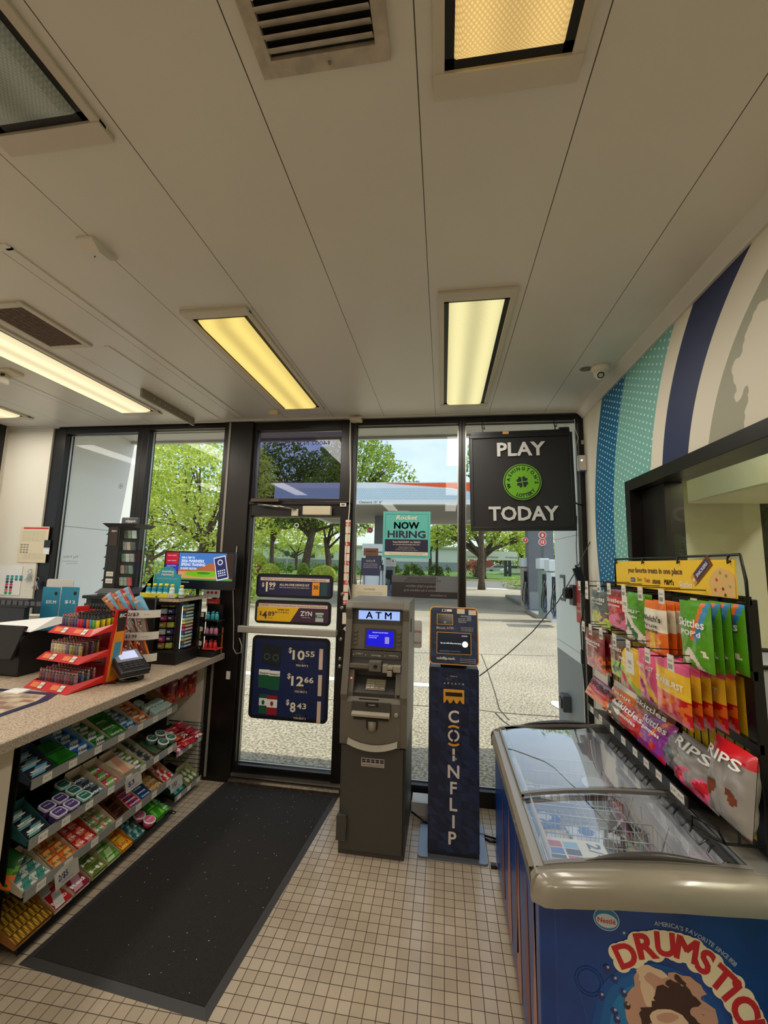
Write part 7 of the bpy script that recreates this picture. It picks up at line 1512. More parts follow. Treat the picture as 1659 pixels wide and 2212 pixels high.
snack((-1.99, 2.50, CT+.41), -.5, .1, 'blue cookie packet at the right side of the upper wire tray', [pkb, pkb, pkc, pkb], L_=.14, seed=5)
for i in range(3): snack((-2.14+.09*i, 2.47+.01*i, CT+.275), -.9+.35*i, .8, ('leftmost', 'middle', 'rightmost')[i]+' silver wrapped snack in the second wire tray', [B['silver'], B['brown'], B['silver'], B['cream']], L_=.15, seed=20+i, word=' ', grp='silver snacks in the second wire tray')
for i in range(3): snack((-2.12+.09*i, 2.46+.01*i, CT+.14), -.9+.3*i, .8, ('leftmost', 'middle', 'rightmost')[i]+' brown wrapped snack in the lowest wire tray', [B['brown'], B['orange'], B['dred'], B['cream']], L_=.14, seed=26+i, word=' ', grp='brown snacks in the lowest wire tray')
# ---------------- glass fronted display case
dc = thing('display_case', 'black display case with curved glass windows holding lit vape packs', 'display case', (-1.99, 2.8, CT))
x0, x1, y0, y1, z0, z1 = -2.16, -1.82, 2.665, 2.93, CT, 1.385
MB().box(x0, x1, y0, y1, z0, z0+.085).build('base', blackpl, dc, bevel=.004)
MB().box(-2.56, -1.80, 2.62, 2.97, z1, z1+.022).build('top', blackpl, dc, bevel=.003)
MB().box(-1.95, -1.80, 2.618, 2.621, z1+.001, z1+.021).box(-1.799, -1.797, 2.62, 2.97, z1+.001, z1+.021).build('top_edge', ctp, dc)
MB().box(x0, x0+.14, y0, y1, z0+.085, z1).box(x1-.03, x1, y0, y0+.03, z0+.085, z1).box(x1-.02, x1, y1-.03, y1, z0+.085, z1).box(x0, x1, y1-.01, y1, z0+.085, z1).box(x0+.14, x1-.03, y0, y0+.03, z1-.03, z1).build('frame', blackpl, dc, bevel=.004)
MB().box(-2.54, -2.50, 2.64, 2.95, CT, z1).build('left_post', blackpl, dc)
MB().box(x0+.14, x1-.03, y0+.004, y0+.007, z0+.085, z1-.03).box(x1-.006, x1-.003, y0+.03, y1-.03, z0+.085, z1-.01).build('glass', glass, dc)
MB().box(x1-.028, x1-.018, y0+.05, y0+.06, z0+.1, z1-.04).build('light_strip', mat('case_light', (235, 245, 240), .4, emit=(235, 245, 240), es=1.6), dc)
rg = random.Random(8); vc = [(200, 150, 60), (60, 120, 160), (230, 210, 60), (210, 60, 140), (120, 190, 200), (60, 60, 70), (220, 220, 220), (200, 80, 50), (70, 60, 120)]
for r in range(7):
    for c in range(3):
        col = vc[(r*3+c*2) % len(vc)]; xx = x0+.175+.045*c; zz = z0+.095+.048*r
        o = MB().box(xx-.018, xx+.018, y0+.05+.02*c, y0+.075+.02*c, zz, zz+.036).build('vape_pack', mat('vape_%d' % ((r*3+c*2) % len(vc)), col, .35, coat=.3)); tag(o, 'small vape pack in %s of the display case, %s' % (('the lowest row', 'the second row', 'the third row', 'the fourth row', 'the fifth row', 'the sixth row', 'the top row')[r], ('left', 'centre', 'right')[c]), 'vape pack', 'vape packs in the display case')
        MB().box(xx-.012, xx+.012, y0+.049+.02*c, y0+.05+.02*c, zz+.012, zz+.024).build('label', inkwhite, o)
for r in range(13):
    zz = z0+.10+.0235*r; col = vc[(r*4+1) % len(vc)]
    o = MB().box(x1-.05, x1-.014, y0+.09, y0+.19, zz, zz+.017).build('vape_box', mat('vape_%d' % ((r*4+1) % len(vc)), col, .35, coat=.3)); tag(o, 'flat vape box in the side column of the display case', 'vape box', 'flat vape boxes in the side column'); MB().box(x1-.0138, x1-.0133, y0+.10, y0+.18, zz+.003, zz+.014).build('label', inkwhite, o)
# ---------------- lighter tower on the case
zt = thing('lighter_tower', 'tall black spinner tower of metal lighters with clear case on top of the display case', 'display tower', (-2.37, 2.78, 1.407)); zb = 1.407; cx_, cy_2 = -2.37, 2.78; hx = .085
MB().lathe([(.16, 0), (.16, .008), (.10, .012)], (cx_, cy_2, zb), n=28).build('turntable', blackpl, zt)
MB().add([(cx_-.145, cy_2-.11, zb+.012), (cx_+.145, cy_2-.11, zb+.012), (cx_+.145, cy_2+.11, zb+.012), (cx_-.145, cy_2+.11, zb+.012), (cx_-.11, cy_2-.085, zb+.05), (cx_+.11, cy_2-.085, zb+.05), (cx_+.11, cy_2+.085, zb+.05), (cx_-.11, cy_2+.085, zb+.05)], [(0, 1, 5, 4), (1, 2, 6, 5), (2, 3, 7, 6), (3, 0, 4, 7), (4, 5, 6, 7), (3, 2, 1, 0)]).build('base', blackpl, zt)
MB().box(cx_-.105, cx_-.005, cy_2-.085, cy_2+.08, zb+.05, zb+.50).build('core', blackpl, zt, bevel=.003)
MB().add([(cx_-.14, cy_2-.11, zb+.525), (cx_+.14, cy_2-.11, zb+.525), (cx_+.14, cy_2+.11, zb+.525), (cx_-.14, cy_2+.11, zb+.525), (cx_-.11, cy_2-.085, zb+.495), (cx_+.11, cy_2-.085, zb+.495), (cx_+.11, cy_2+.085, zb+.495), (cx_-.11, cy_2+.085, zb+.495)], [(5, 1, 0, 4), (6, 2, 1, 5), (7, 3, 2, 6), (4, 0, 3, 7), (7, 6, 5, 4), (0, 1, 2, 3)]).build('crown', blackpl, zt)
hd = MB().box(cx_-.07, cx_+.07, cy_2-.012, cy_2+.012, zb+.525, zb+.58).build('header', mat('header_grey', (80, 84, 90), .4), zt, bevel=.008); MB().text('zippo', (cx_+.01, cy_2-.0125, zb+.543), X, Z, .020, w=.085, bold=.018).build('lettering', inkwhite, hd)
MB().box(cx_-.002, cx_+.105, cy_2-.083, cy_2-.081, zb+.05, zb+.497).box(cx_+.103, cx_+.105, cy_2-.081, cy_2+.08, zb+.05, zb+.497).build('clear_cover', glass, zt)
pn = MB().box(cx_-.085, cx_-.02, cy_2-.088, cy_2-.085, zb+.36, zb+.50).build('side_label', mat('label_brown', (52, 36, 32), .4), zt); MB().text('zippo', (cx_-.052, cy_2-.0885, zb+.465), X, Z, .012, w=.045, bold=.02).build('lettering', pricew, pn)
for z_ in (.085, .135): g = MB().box(cx_-.082, cx_-.025, cy_2-.088, cy_2-.085, zb+z_, zb+z_+.034).build('price_tag', tagm, zt, bevel=.002); MB().text('$31.99', (cx_-.053, cy_2-.0885, zb+z_+.011), X, Z, .012, w=.036).build('tag_print', tagink, g)
for z_ in range(5): MB().add([(cx_-.105, cy_2-.08, zb+.12+.085*z_), (cx_-.125, cy_2-.08, zb+.10+.085*z_), (cx_-.105, cy_2-.08, zb+.10+.085*z_), (cx_-.105, cy_2+.06, zb+.12+.085*z_), (cx_-.125, cy_2+.06, zb+.10+.085*z_), (cx_-.105, cy_2+.06, zb+.10+.085*z_)], [(0, 1, 2), (5, 4, 3), (0, 3, 4, 1), (1, 4, 5, 2)]).build('side_fin', blackpl, zt)
zc2 = [(226, 226, 222), (186, 188, 192), (226, 196, 186), (110, 116, 112), (150, 170, 160), (236, 110, 120)]
for r in range(5):
    sh_ = MB().box(cx_-.004, cx_+.098, cy_2-.055, cy_2-.025, zb+.062+.087*r, zb+.066+.087*r).build('glass_shelf', blackpl, zt)
    for c in range(3):
        col = zc2[5] if (r == 0 and c == 2) else zc2[(r*2+c) % 5]; p = Vector((cx_+.018+.034*c, cy_2-.045, zb+.066+.087*r)); m = MB()
        dd = Vector((-.2, .05, 1)).normalized(); m.obox(p+dd*.034, X, Y, dd, .015, .007, .031); o = m.build('metal_lighter', mat('zip_%d%d%d' % col, col, .3, .35), bevel=.002)
        tag(o, '%s metal lighter on the %s shelf of the clear tower, %s' % ('pink' if col == zc2[5] else 'silver toned', ('lowest', 'second', 'third', 'fourth', 'top')[r], ('left', 'centre', 'right')[c]), 'lighter', 'metal lighters in the tower'); MB().obox(p+dd*.040-Y*.0065, X, Y, dd, .0142, .0006, .0006).build('hinge_line', blackpl, o)
# ---------------- bottle box on the case
bt = thing('bottle_display', 'teal and yellow cardboard box holding small bottles on the display case', 'display box', (-2.08, 2.72, 1.407)); a, b_ = P(302, 1285, 'y', 2.66), P(378, 1285, 'y', 2.66); bx0_, bx1_ = a.x, b_.x; zb = 1.408
teal = mat('box_teal', (40, 150, 176), .5); yel = mat('box_yellow', (236, 222, 60), .5)
MB().box(bx0_, bx1_, 2.66, 2.663, zb, zb+.030).box(bx0_, bx0_+.003, 2.663, 2.78, zb, zb+.03).box(bx1_-.003, bx1_, 2.663, 2.78, zb, zb+.03).box(bx0_, bx1_, 2.663, 2.78, zb, zb+.003).build('yellow_tray', yel, bt)
xm = (bx0_+bx1_)/2; bkp = [(-.115, 0), (.115, 0), (.105, .16), (.07, .16)]+[(.068*math.cos(math.radians(q)), .16+.058*math.sin(math.radians(q))) for q in range(0, 181, 15)]+[(-.07, .16), (-.105, .16)]
MB().prism(bkp, (xm-.02, 2.781, zb), X, Z, (0, .003, 0)).add([(bx0_+.001, 2.665, zb+.03), (bx0_+.001, 2.781, zb+.03), (bx0_+.001, 2.781, zb+.16)], [(0, 1, 2), (2, 1, 0)]).build('teal_back', teal, bt)
MB().text('morning', (xm-.02, 2.7795, zb+.172), X, Z, .018, w=.095, bold=.018).text('recovery', (xm-.02, 2.7795, zb+.150), X, Z, .018, w=.10, bold=.018).text('more milky thistle for a better tomorrow', (xm-.02, 2.7795, zb+.125), X, Z, .005, w=.17).build('lettering', inkwhite, bt)
g = MB().box(bx1_-.05, bx1_-.005, 2.657, 2.66, zb+.002, zb+.03).build('price_tag', tagm, bt); MB().text('$5.99', (bx1_-.027, 2.6565, zb+.010), X, Z, .009, w=.03).build('tag_print', tagink, g); MB().text('MORNING RECOVERY', (xm-.03, 2.6595, zb+.012), X, Z, .007, w=.10).build('front_lettering', mat('box_olive', (170, 156, 40), .5), bt)
def bottle(x, y, z, cm_, label):
    o = thing('drink_bottle', label, 'bottle', (x, y, z), 'small recovery drink bottles'); MB().lathe([(.0165, 0), (.0185, .004), (.0185, .040), (.016, .046), (.018, .052), (.017, .060), (.010, .068), (.010, .072)], (x, y, z), n=16).build('body', cm_, o); MB().lathe([(.0125, 0), (.0125, .014), (.011, .016)], (x, y, z+.072), n=14).build('cap', yel, o); MB().lathe([(.0188, 0), (.0188, .018)], (x, y, z+.014), n=16).build('label_band', mat('band_pale', (170, 206, 206), .5), o)
tealb = mat('bottle_teal', (30, 140, 170), .3, coat=.3); wb = mat('bottle_white', (206, 222, 216), .3, coat=.3)
for i in range(5): bottle(bx0_+.035+.046*i, 2.70, zb+.004, tealb if i < 4 else wb, ('leftmost', 'second from left', 'third from left', 'fourth from left', 'fifth')[i]+' %s bottle in the yellow tray' % ('teal' if i < 4 else 'white'))
for i in range(3): bottle(bx0_+.05+.046*i, 2.745, zb+.004, tealb, ('left', 'middle', 'right')[i]+' teal bottle in the rear row of the yellow tray')
q = P(388, 1283, 'y', 2.67); bottle(q.x, 2.69, 1.408, wb, 'white bottle standing alone right of the yellow tray')
# ---------------- monitor on a pole
mn = thing('monitor', 'wide black monitor on a pole showing a baseball field advert', 'monitor', (-1.88, 2.96, CT)); c0, c1, c2, c3 = P(358, 1191, 'y', 2.95), P(511, 1194, 'y', 2.95), P(503, 1275, 'y', 2.95), P(352, 1267, 'y', 2.95)
mx0, mx1, mz0, mz1 = -2.178, -1.585, 1.452, 1.742
MB().prism(rrect(mx1-mx0, mz1-mz0, .014), ((mx0+mx1)/2, 2.945, (mz0+mz1)/2), X, Z, (0, .03, 0)).build('casing', blackpl, mn)
MB().tube([(-1.90, 2.985, CT), (-1.90, 2.985, 1.55)], .012, 8).box(-1.94, -1.86, 2.975, 3.0, 1.53, 1.66).box(-1.96, -1.86, 2.95, 3.05, CT, CT+.01).build('pole', blackmet, mn)
def em(name, c, e=.9): return mat(name, [v*.6 for v in c], .25, emit=c, es=e*.62)
ys = 2.9445; sx0, sx1, sz0, sz1 = mx0+.012, mx1-.012, mz0+.012, mz1-.012; sw, sh2 = sx1-sx0, sz1-sz0
def mq(m, a, b_, c, d, e=0, mi=0): return rectq(m, sx0+sw*a, sx0+sw*b_, sz0+sh2*c, sz0+sh2*d, ys-e, mi)
m = MB(); mq(m, 0, 1, 0, 1, 0, 0); mq(m, .20, 1, .26, 1, .0003, 1)
scr = m.build('screen', [em('scr_black', (22, 24, 34), .5), em('scr_sky', (60, 120, 200), .8)], mn)
m = MB(); mq(m, .0, .19, .66, 1, .0006, 0); mq(m, .0, .19, .40, .65, .0006, 1); mq(m, .0, .19, .26, .39, .0006, 2); m.build('side_adverts', [em('scr_crimson', (180, 20, 50)), em('scr_violet', (60, 40, 170)), em('scr_green', (40, 120, 60))], scr)
m = MB(); hill = [(.20, .52), (.30, .55), (.42, .52), (.55, .60), (.63, .68), (.74, .74), (.84, .66), (.93, .58), (1, .60), (1, .40), (.20, .40)]
m.add([(sx0+sw*a, ys-.0006, sz0+sh2*b_) for a, b_ in hill], [tuple(range(len(hill)))[::-1]], 0); mq(m, .20, 1, .26, .46, .0007, 1)
m.disc((sx0+sw*.58, ys-.0008, sz0+sh2*.40), X, Z, sw*.28, 32, 2, ry=sh2*.09).disc((sx0+sw*.58, ys-.0010, sz0+sh2*.42), X, Z, sw*.10, 24, 3, ry=sh2*.035); mq(m, .2, 1, .215, .26, .0008, 4)
m.add([(sx0+sw*.86, ys-.001, sz0+sh2*.30), (sx0+sw*1.0, ys-.001, sz0+sh2*.26), (sx0+sw*1.0, ys-.001, sz0+sh2*1.0), (sx0+sw*.90, ys-.001, sz0+sh2*1.0)], [(0, 1, 2, 3)], 5); m.build('field_picture', [em('scr_hill', (176, 96, 54)), em('scr_sand', (206, 150, 96)), em('scr_grass', (110, 180, 30)), em('scr_grass2', (60, 130, 30)), em('scr_bar', (70, 140, 60)), em('scr_palm', (60, 36, 34), .5)], scr)
m = MB(); base_ = Vector((sx0+sw*.83, ys-.0016, sz0+sh2*.58)); ux = Vector((.97, 0, .22)); uz = Vector((-.22, 0, .97))
for a, b_, mi, e in ((.050, .090, 0, 0), (.044, .082, 1, .0003)): m.add([base_-ux*a-uz*b_-Y*e, base_+ux*a-uz*b_-Y*e, base_+ux*a+uz*b_-Y*e, base_-ux*a+uz*b_-Y*e], [(0, 1, 2, 3)], mi)
m.disc(base_+uz*.045-Y*.0008, ux, uz, .022, 20, 0).disc(base_+uz*.045-Y*.001, ux, uz, .015, 20, 1)
for r in range(3):
    for c in range(4): m.disc(base_-uz*(.02+.018*r)+ux*(-.026+.017*c)-Y*.0008, ux, uz, .006, 8, 0)
m.build('ticket_picture', [em('scr_white', (220, 224, 240)), em('scr_navy', (30, 36, 90))], scr)
m = MB()
for i, (s_, w_) in enumerate((('WIN A TRIP TO', .20), ('2026 MARINERS', .34), ('SPRING TRAINING', .36), ('IN SUNNY ARIZONA', .24))): m.text(s_, (sx0+sw*.235, ys-.002, sz0+sh2*(.83-.105*i)), X, Z, sh2*(.06 if i in (0, 3) else .08), w=sw*w_, al='l', bold=.035)
for i in range(4): m.text('PLAY NOW', (sx0+sw*.095, ys-.002, sz0+sh2*(.90-.15*i)), X, Z, .008, w=sw*.13)
m.text('NOW SERVING', (sx0+sw*.3, ys-.002, sz0+sh2*.14), X, Z, .006, w=sw*.15); m.build('lettering', MC['scr_white'], scr)
# ---------------- energy shot rack, flyer stand
er = thing('energy_shot_rack', 'narrow black rack of small energy shot bottles at the end of the counter', 'display rack', (-1.80, 2.98, CT)); ex0, ex1, ey0, ey1 = -1.845, -1.71, 2.93, 3.05
MB().box(ex0, ex1, ey0, ey1, CT, CT+.045).build('base', blackpl, er, bevel=.003); MB().box(ex0, ex0+.05, ey0, ey0+.02, CT+.045, CT+.33).box(ex0, ex1, ey1-.006, ey1, CT+.045, CT+.38).build('column', blackpl, er)
MB().text('5 hour ENERGY', (ex0+.032, ey0-.001, CT+.06), Z, -X, .018, w=.17, al='l', bold=.018).build('lettering', mat('acid_yellow', (206, 214, 50), .5), er)
for i, z in enumerate((CT+.05, CT+.155, CT+.26)):
    s_ = MB().box(ex0+.04, ex1+.02, ey0+.0, ey1, z, z+.006).box(ex0+.04, ex1+.02, ey0, ey0+.003, z, z+.018).build('shelf', blackpl if i else MC['sign_red'], er); g = MB().box(ex0+.0, ex0+.045, ey0-.003, ey0, z+.035, z+.065).build('price_tag', tagm, s_); MB().text('$3.49', (ex0+.022, ey0-.0035, z+.045), X, Z, .009, w=.03).build('tag_print', tagink, g)
sc_ = [mat('shot_red', (200, 40, 46), .35, coat=.3), mat('shot_pink', (190, 120, 150), .35, coat=.3), mat('shot_teal', (50, 150, 160), .35, coat=.3)]
for i, z in enumerate((CT+.056, CT+.161, CT+.266)):
    for c in range(4):
        x, y = ex0+.065+.033*(c % 3)+(.01 if c > 2 else 0), ey0+.028+(.04 if c == 3 else 0)+.006*c; o = thing('energy_shot', ('red', 'pink', 'teal')[i]+' capped energy shot on the '+('lowest', 'middle', 'top')[i]+' shelf, '+('left', 'centre', 'right', 'rear')[c], 'bottle', (x, y, z), 'energy shots in the narrow rack')
        MB().lathe([(.013, 0), (.0145, .003), (.0145, .040), (.008, .052)], (x, y, z), n=12).build('body', sc_[i], o); MB().lathe([(.009, 0), (.009, .012)], (x, y, z+.052), n=10).build('cap', blackpl if i == 1 else sc_[i], o)
fl = thing('flyer_holder', 'clear holder with orange flyers at the far end of the counter', 'flyer holder', (-1.735, 3.06, CT)); MB().box(-1.80, -1.71, 3.066, 3.072, CT+.01, CT+.20).build('orange_flyer', mat('flyer_orange', (206, 110, 60), .5), fl); MB().box(-1.81, -1.70, 3.058, 3.060, CT, CT+.05).box(-1.81, -1.70, 3.058, 3.078, CT, CT+.003).build('holder', glass, fl); MB().text('PLAY', (-1.755, 3.0655, CT+.15), X, Z, .014).text('RESPONSIBLY', (-1.755, 3.0655, CT+.13), X, Z, .008, w=.07).build('lettering', inkwhite, fl)
q = P(455, 1280, 'y', 3.1); pn = tag(MB().box(q.x-.07, q.x+.07, 3.112, 3.12, q.z-.04, q.z+.03).build('notice_paper', paper), 'white notice with red marks on the post under the monitor', 'paper'); m = MB(); [m.disc((q.x-.03+.035*i, 3.111, q.z), X, Z, .011, 14) for i in range(3)]; m.build('red_marks', red_ink, pn)
q = P(457, 1302, 'y', 3.1); pn = tag(MB().box(q.x-.05, q.x+.06, 3.112, 3.12, q.z-.03, q.z+.03).build('notice_paper', MC['sign_red']), 'red and white label on the post below the white notice', 'paper'); MB().text('UNDER 21', (q.x, 3.111, q.z-.004), X, Z, .012, w=.08).build('lettering', inkwhite, pn)
# ---------------- behind the counter: register, papers, ticket boxes, wall notices
rg_ = thing('cash_register', 'black cash register terminal at the left edge with papers on it', 'cash register', (-2.75, 2.3, CT))
MB().prism([(0, 0), (.50, 0), (.50, .14), (.40, .20), (.06, .26), (0, .22)], (-3.05, 2.20, CT+.003), Y, Z, (.52, 0, 0)).build('body', blackpl, rg_, bevel=.01); MB().obox((-2.79, 2.20, CT+.20), X, Vector((0, .35, .93)), Vector((0, -.93, .35)), .25, .10, .012).build('screen', mat('reg_screen', (26, 27, 30), .15), rg_, bevel=.006)
q = P(60, 1335, 'y', 2.35); MB().add([(-2.98, 2.30, CT+.275), (-2.50, 2.22, CT+.262), (-2.45, 2.52, CT+.31), (-2.72, 2.60, CT+.30), (-2.95, 2.52, CT+.27)], [(0, 1, 2, 3, 4), (4, 3, 2, 1, 0)]).build('paper_sheet', paper, rg_)
kb = thing('keyboard', 'dark grey keyboard block at the far left, standing on edge', 'keyboard', P(28, 1298, 'y', 2.6)); q0, q1 = P(0, 1292, 'y', 2.6), P(58, 1314, 'y', 2.6)
MB().box(q0.x-.15, q1.x, 2.60, 2.66, q1.z, q0.z).build('body', mat('kb_grey', (52, 52, 54), .5), kb, bevel=.006); m = MB()
for i in range(10): m.box(q0.x-.13+.05*i, q0.x-.095+.05*i, 2.594, 2.60, (q0.z+q1.z)/2-.012, (q0.z+q1.z)/2+.018)
m.build('keys', mat('kb_keys', (84, 84, 86), .5), kb); MB().box(q0.x-.12, q1.x-.03, 2.61, 2.65, CT, q1.z).build('stand', MC['kb_grey'], kb)
tb_ = mat('ticket_teal', (40, 130, 160), .5)
for i, (px, txt, lb) in enumerate(((107, '$35.99', 'teal prepaid card box with a price, left of the pair'), (148, '$12', 'teal prepaid card box with a price, right of the pair'))):
    q = P(px, 1309, 'y', 2.75); z0_ = P(px, 1312, 'y', 2.75).z; z1_ = P(px, 1268, 'y', 2.75).z; o = thing('card_box', lb, 'display box', (q.x, 2.75, CT), 'teal card boxes')
    MB().box(q.x-.075, q.x+.075, 2.75, 2.754, CT, z1_).box(q.x-.075, q.x+.075, 2.70, 2.754, CT, CT+.06).box(q.x-.075, q.x-.072, 2.70, 2.75, CT, CT+.12).build('box', tb_, o)
    MB().text(txt, (q.x+.01, 2.7490, z0_+.03), X, Z, .022, w=.09, bold=.018).build('price_lettering', inkwhite, o); MB().disc((q.x+.045, 2.7490, z0_+.105), X, Z, .014, 16).build('emblem', MC['sign_black'], o)
q0, q1 = P(100, 1288, 'y', 2.85), P(162, 1252, 'y', 2.85); tag(MB().prism(rrect(q1.x-q0.x, q1.z-CT, .02), ((q0.x+q1.x)/2, 2.84, (q1.z+CT)/2), X, Z, (0, .006, 0)).build('backing_card', mat('card_white', (214, 208, 198), .6)), 'rounded white card standing behind the teal card boxes', 'card')
for i, (px, py, lb) in enumerate(((62, 1330, 'stack of cream tickets on the rear counter'), (95, 1338, 'white folded papers leaning by the teal boxes'))):
    q = P(px, py, 'y', 2.82); m = MB(); [m.obox((q.x+.01*k, 2.82+.005*k, q.z-.02+.006*k), Vector((1, .1*k, 0)).normalized(), Vector((-.1*k, 1, 0)).normalized(), Z, .085, .06, .002) for k in range(5)]; m.box(q.x-.07, q.x+.08, 2.77, 2.87, CT, q.z-.022, 1); tag(m.build('paper_stack', [MC['card_cream'], tb_]), lb, 'paper')
sheet = MC['ruler_cream']
for (a, b_, lb, kind) in (((46, 1137), (97, 1216), 'yellowed printed notice with a red heading taped to the wall', 1), ((0, 1221), (41, 1286), 'white sheet with rows of coloured sunglasses pictures at the far left', 2)):
    q0, q1 = P(*a, 'y', WY-.05), P(*b_, 'y', WY-.05); o = MB().box(q0.x, q1.x, WY-.050, WY-.048, q1.z, q0.z).build('wall_notice', mat('notice_yellowed', (222, 208, 176), .6) if kind == 1 else paper); tag(o, lb, 'notice'); w_ = q1.x-q0.x; yy = WY-.0505
    if kind == 1:
        MB().box(q0.x+.03, q1.x-.005, yy, yy+.0004, q0.z-.022, q0.z-.008).build('red_heading', red_ink, o); m = MB(); [m.text('payment and tobacco regulations apply to all customers', ((q0.x+q1.x)/2, yy, q0.z-.045-.014*i), X, Z, .005, w=w_*.8) for i in range(7)]; [m.box(q0.x+.02+.03*i, q0.x+.042+.03*i, yy, yy+.0004, q0.z-.17-.022*j, q0.z-.158-.022*j) for i in range(3) for j in range(4)]; [m.text('license holder must post notice here', ((q0.x+q1.x)/2+.02, yy, q0.z-.245-.014*i), X, Z, .005, w=w_*.7) for i in range(4)]; m.build('print', MC['ink_grey'], o)
    else:
        gc = [(60, 150, 140), (60, 110, 130), (30, 60, 80), (210, 50, 90), (60, 40, 60), (220, 90, 110), (60, 150, 90)]
        for r in range(7):
            m = MB()
            for c in range(2 if r > 1 else 4): x = q1.x-.14+.045*c-.0*r; m.box(x-.016, x+.016, yy-.0002, yy, q0.z-.10-.024*r, q0.z-.085-.024*r, 0).disc((x, yy-.0003, q0.z-.10-.024*r), X, Z, .013, 12, 0, ry=.008)
            m.build('sunglasses_picture', mat('sg_%d' % r, gc[r], .5), o)
q = P(100, 1190, 'y', WY-.05); o = tag(MB().box(q.x-.03, q.x+.03, WY-.052, WY-.050, q.z-.03, q.z+.03).build('small_note', paper), 'small white note pinned beside the window frame under a black clip', 'note'); MB().box(q.x-.025, q.x+.035, WY-.056, WY-.052, q.z+.03, q.z+.095).build('clip', blackpl, o)
def keys(px, py, cm, label):
    q = P(px, py, 'y', WY-.065); t = thing('key_ring', label, 'keys', (q.x, WY-.055, q.z)); MB().tube([(q.x+.02*math.cos(a), WY-.06, q.z+.04+.02*math.sin(a)) for a in [2*PI*i/14 for i in range(14)]], .0018, 5, closed=True).build('ring', chrome, t); MB().tube([(q.x, WY-.045, q.z+.06), (q.x, WY-.062, q.z+.058)], .003, 5).build('hook', chrome, t)
    for k, a in enumerate((-.6, -.25, .1, .5)): d = Vector((math.sin(a), 0, -math.cos(a))); c = Vector((q.x, WY-.06-.002*k, q.z+.02)); MB().obox(c+d*.012, d, Y, d.cross(Y), .012, .001, .010).obox(c+d*.045, d, Y, d.cross(Y), .024, .001, .004).build('key', cm if k == 1 else chrome, t)
keys(62, 1245, chrome, 'ring of metal keys hanging on the wall by the sunglasses sheet'); keys(77, 1262, mat('key_red', (190, 50, 40), .4), 'keys with a red tag hanging lower on the wall')
tag(MB().tube([(-2.7, 1.98, CT+.01), (-2.55, 1.9, CT+.06), (-2.45, 1.93, CT+.03), (-2.4, 1.98, CT+.01), (-2.5, 2.03, CT+.015)], .004, 6).build('register_cable', blackmet), 'loose black cable on the counter at the far left', 'cable')
q = P(152, 1293, 'y', 2.7)
bk = thing('pen_block', 'black ribbed block with pens between the papers and the snack rack', 'pen holder', (-2.36, 2.5, CT)); MB().box(-2.46, -2.26, 2.48, 2.60, CT, CT+.36).build('block', blackpl, bk, bevel=.004); m = MB(); [m.lathe([(.006, 0), (.006, .05)], (-2.44+.022*i, 2.53, CT+.36), n=8) for i in range(8)]; m.build('pen', blackpl, bk)
# ================================================================== CANDY SHELVES UNDER THE COUNTER
gr_ = thing('candy_shelf_unit', 'black four shelf candy unit with clear price rails under the counter', 'shelf unit', (-1.95, 2.2, 0))
SY0, SY1 = 1.69, 2.69
MB().box(-2.135, -2.125, SY0-.01, SY1+.01, .03, .90).build('back_panel', blackmet, gr_); MB().box(-2.125, -1.86, SY0-.012, SY0-.006, .03, .88).build('side_panel', blackmet, gr_)
railm = glass_mat('clear_rail', (205, 208, 210), 3, rough=.15); raild = mat('rail_dark', (44, 44, 46), .3)
SL = math.radians(17); DX = Vector((-math.cos(SL), 0, math.sin(SL))); NX = Vector((math.sin(SL), 0, math.cos(SL)))
shelves = [(-1.800, .665, SY0, SY1), (-1.782, .420, SY0+.005, SY1), (-1.768, .222, SY0, SY1+.01), (-1.752, .040, SY0-.02, SY1-.03)]
def mkshelf(x, z, y0, y1, par, n_tags, nm):
    s_ = MB(); o = Vector((x, 0, z)); s_.add([o+Y*y0, o+Y*y1, o+Y*y1+DX*.30, o+Y*y0+DX*.30, o+Y*y0-NX*.006, o+Y*y1-NX*.006, o+Y*y1+DX*.30-NX*.006, o+Y*y0+DX*.30-NX*.006], [(0, 1, 2, 3), (7, 6, 5, 4), (0, 4, 5, 1), (3, 2, 6, 7), (0, 3, 7, 4), (1, 5, 6, 2)])
    sh = s_.build('shelf', blackmet, par)
    MB().box(x, x+.006, y0, y1, z-.010, z+.034).build('price_rail', mat('rail_smoke', (146, 144, 138), .2, coat=.5), sh)
    for i in range(n_tags):
        y = y0+(y1-y0)*(i+.5)/n_tags+.012*math.sin(i*5); g = MB().box(x+.006, x+.0075, y-.022, y+.022, z-.006, z+.028).build('price_tag', tagm, sh); MB().text('$2.19', (x+.0079, y, z+.008), Y, Z, .009, w=.03).build('tag_print', tagink, g)
    return sh
for i, (x, z, y0, y1) in enumerate(shelves[:3]): mkshelf(x, z, y0, y1, gr_, (7, 8, 7)[i], '')
x, z, y0, y1 = shelves[3]; o = Vector((x, 0, z)); MB().add([o+Y*y0, o+Y*y1, o+Y*y1+DX*.32, o+Y*y0+DX*.32, o+Y*y0-NX*.008, o+Y*y1-NX*.008, o+Y*y1+DX*.32-NX*.008, o+Y*y0+DX*.32-NX*.008], [(0, 1, 2, 3), (7, 6, 5, 4), (0, 4, 5, 1), (3, 2, 6, 7), (0, 3, 7, 4), (1, 5, 6, 2)]).box(x, x+.005, y0, y1, z-.012, z+.012).build('base_shelf', blackmet, gr_)
for yy in (y0+.62, y1-.02): MB().tube([(x+.003, yy, z), (x+.03, yy+.006, z-.004), (x+.03, yy+.02, z-.004), (x+.003, yy+.026, z)], .003, 6).build('wire_loop', blackmet, gr_)
for yy in (SY0+.1, SY1-.1): MB().box(-2.1, -1.9, yy, yy+.02, 0, .045).build('foot', blackmet, gr_)
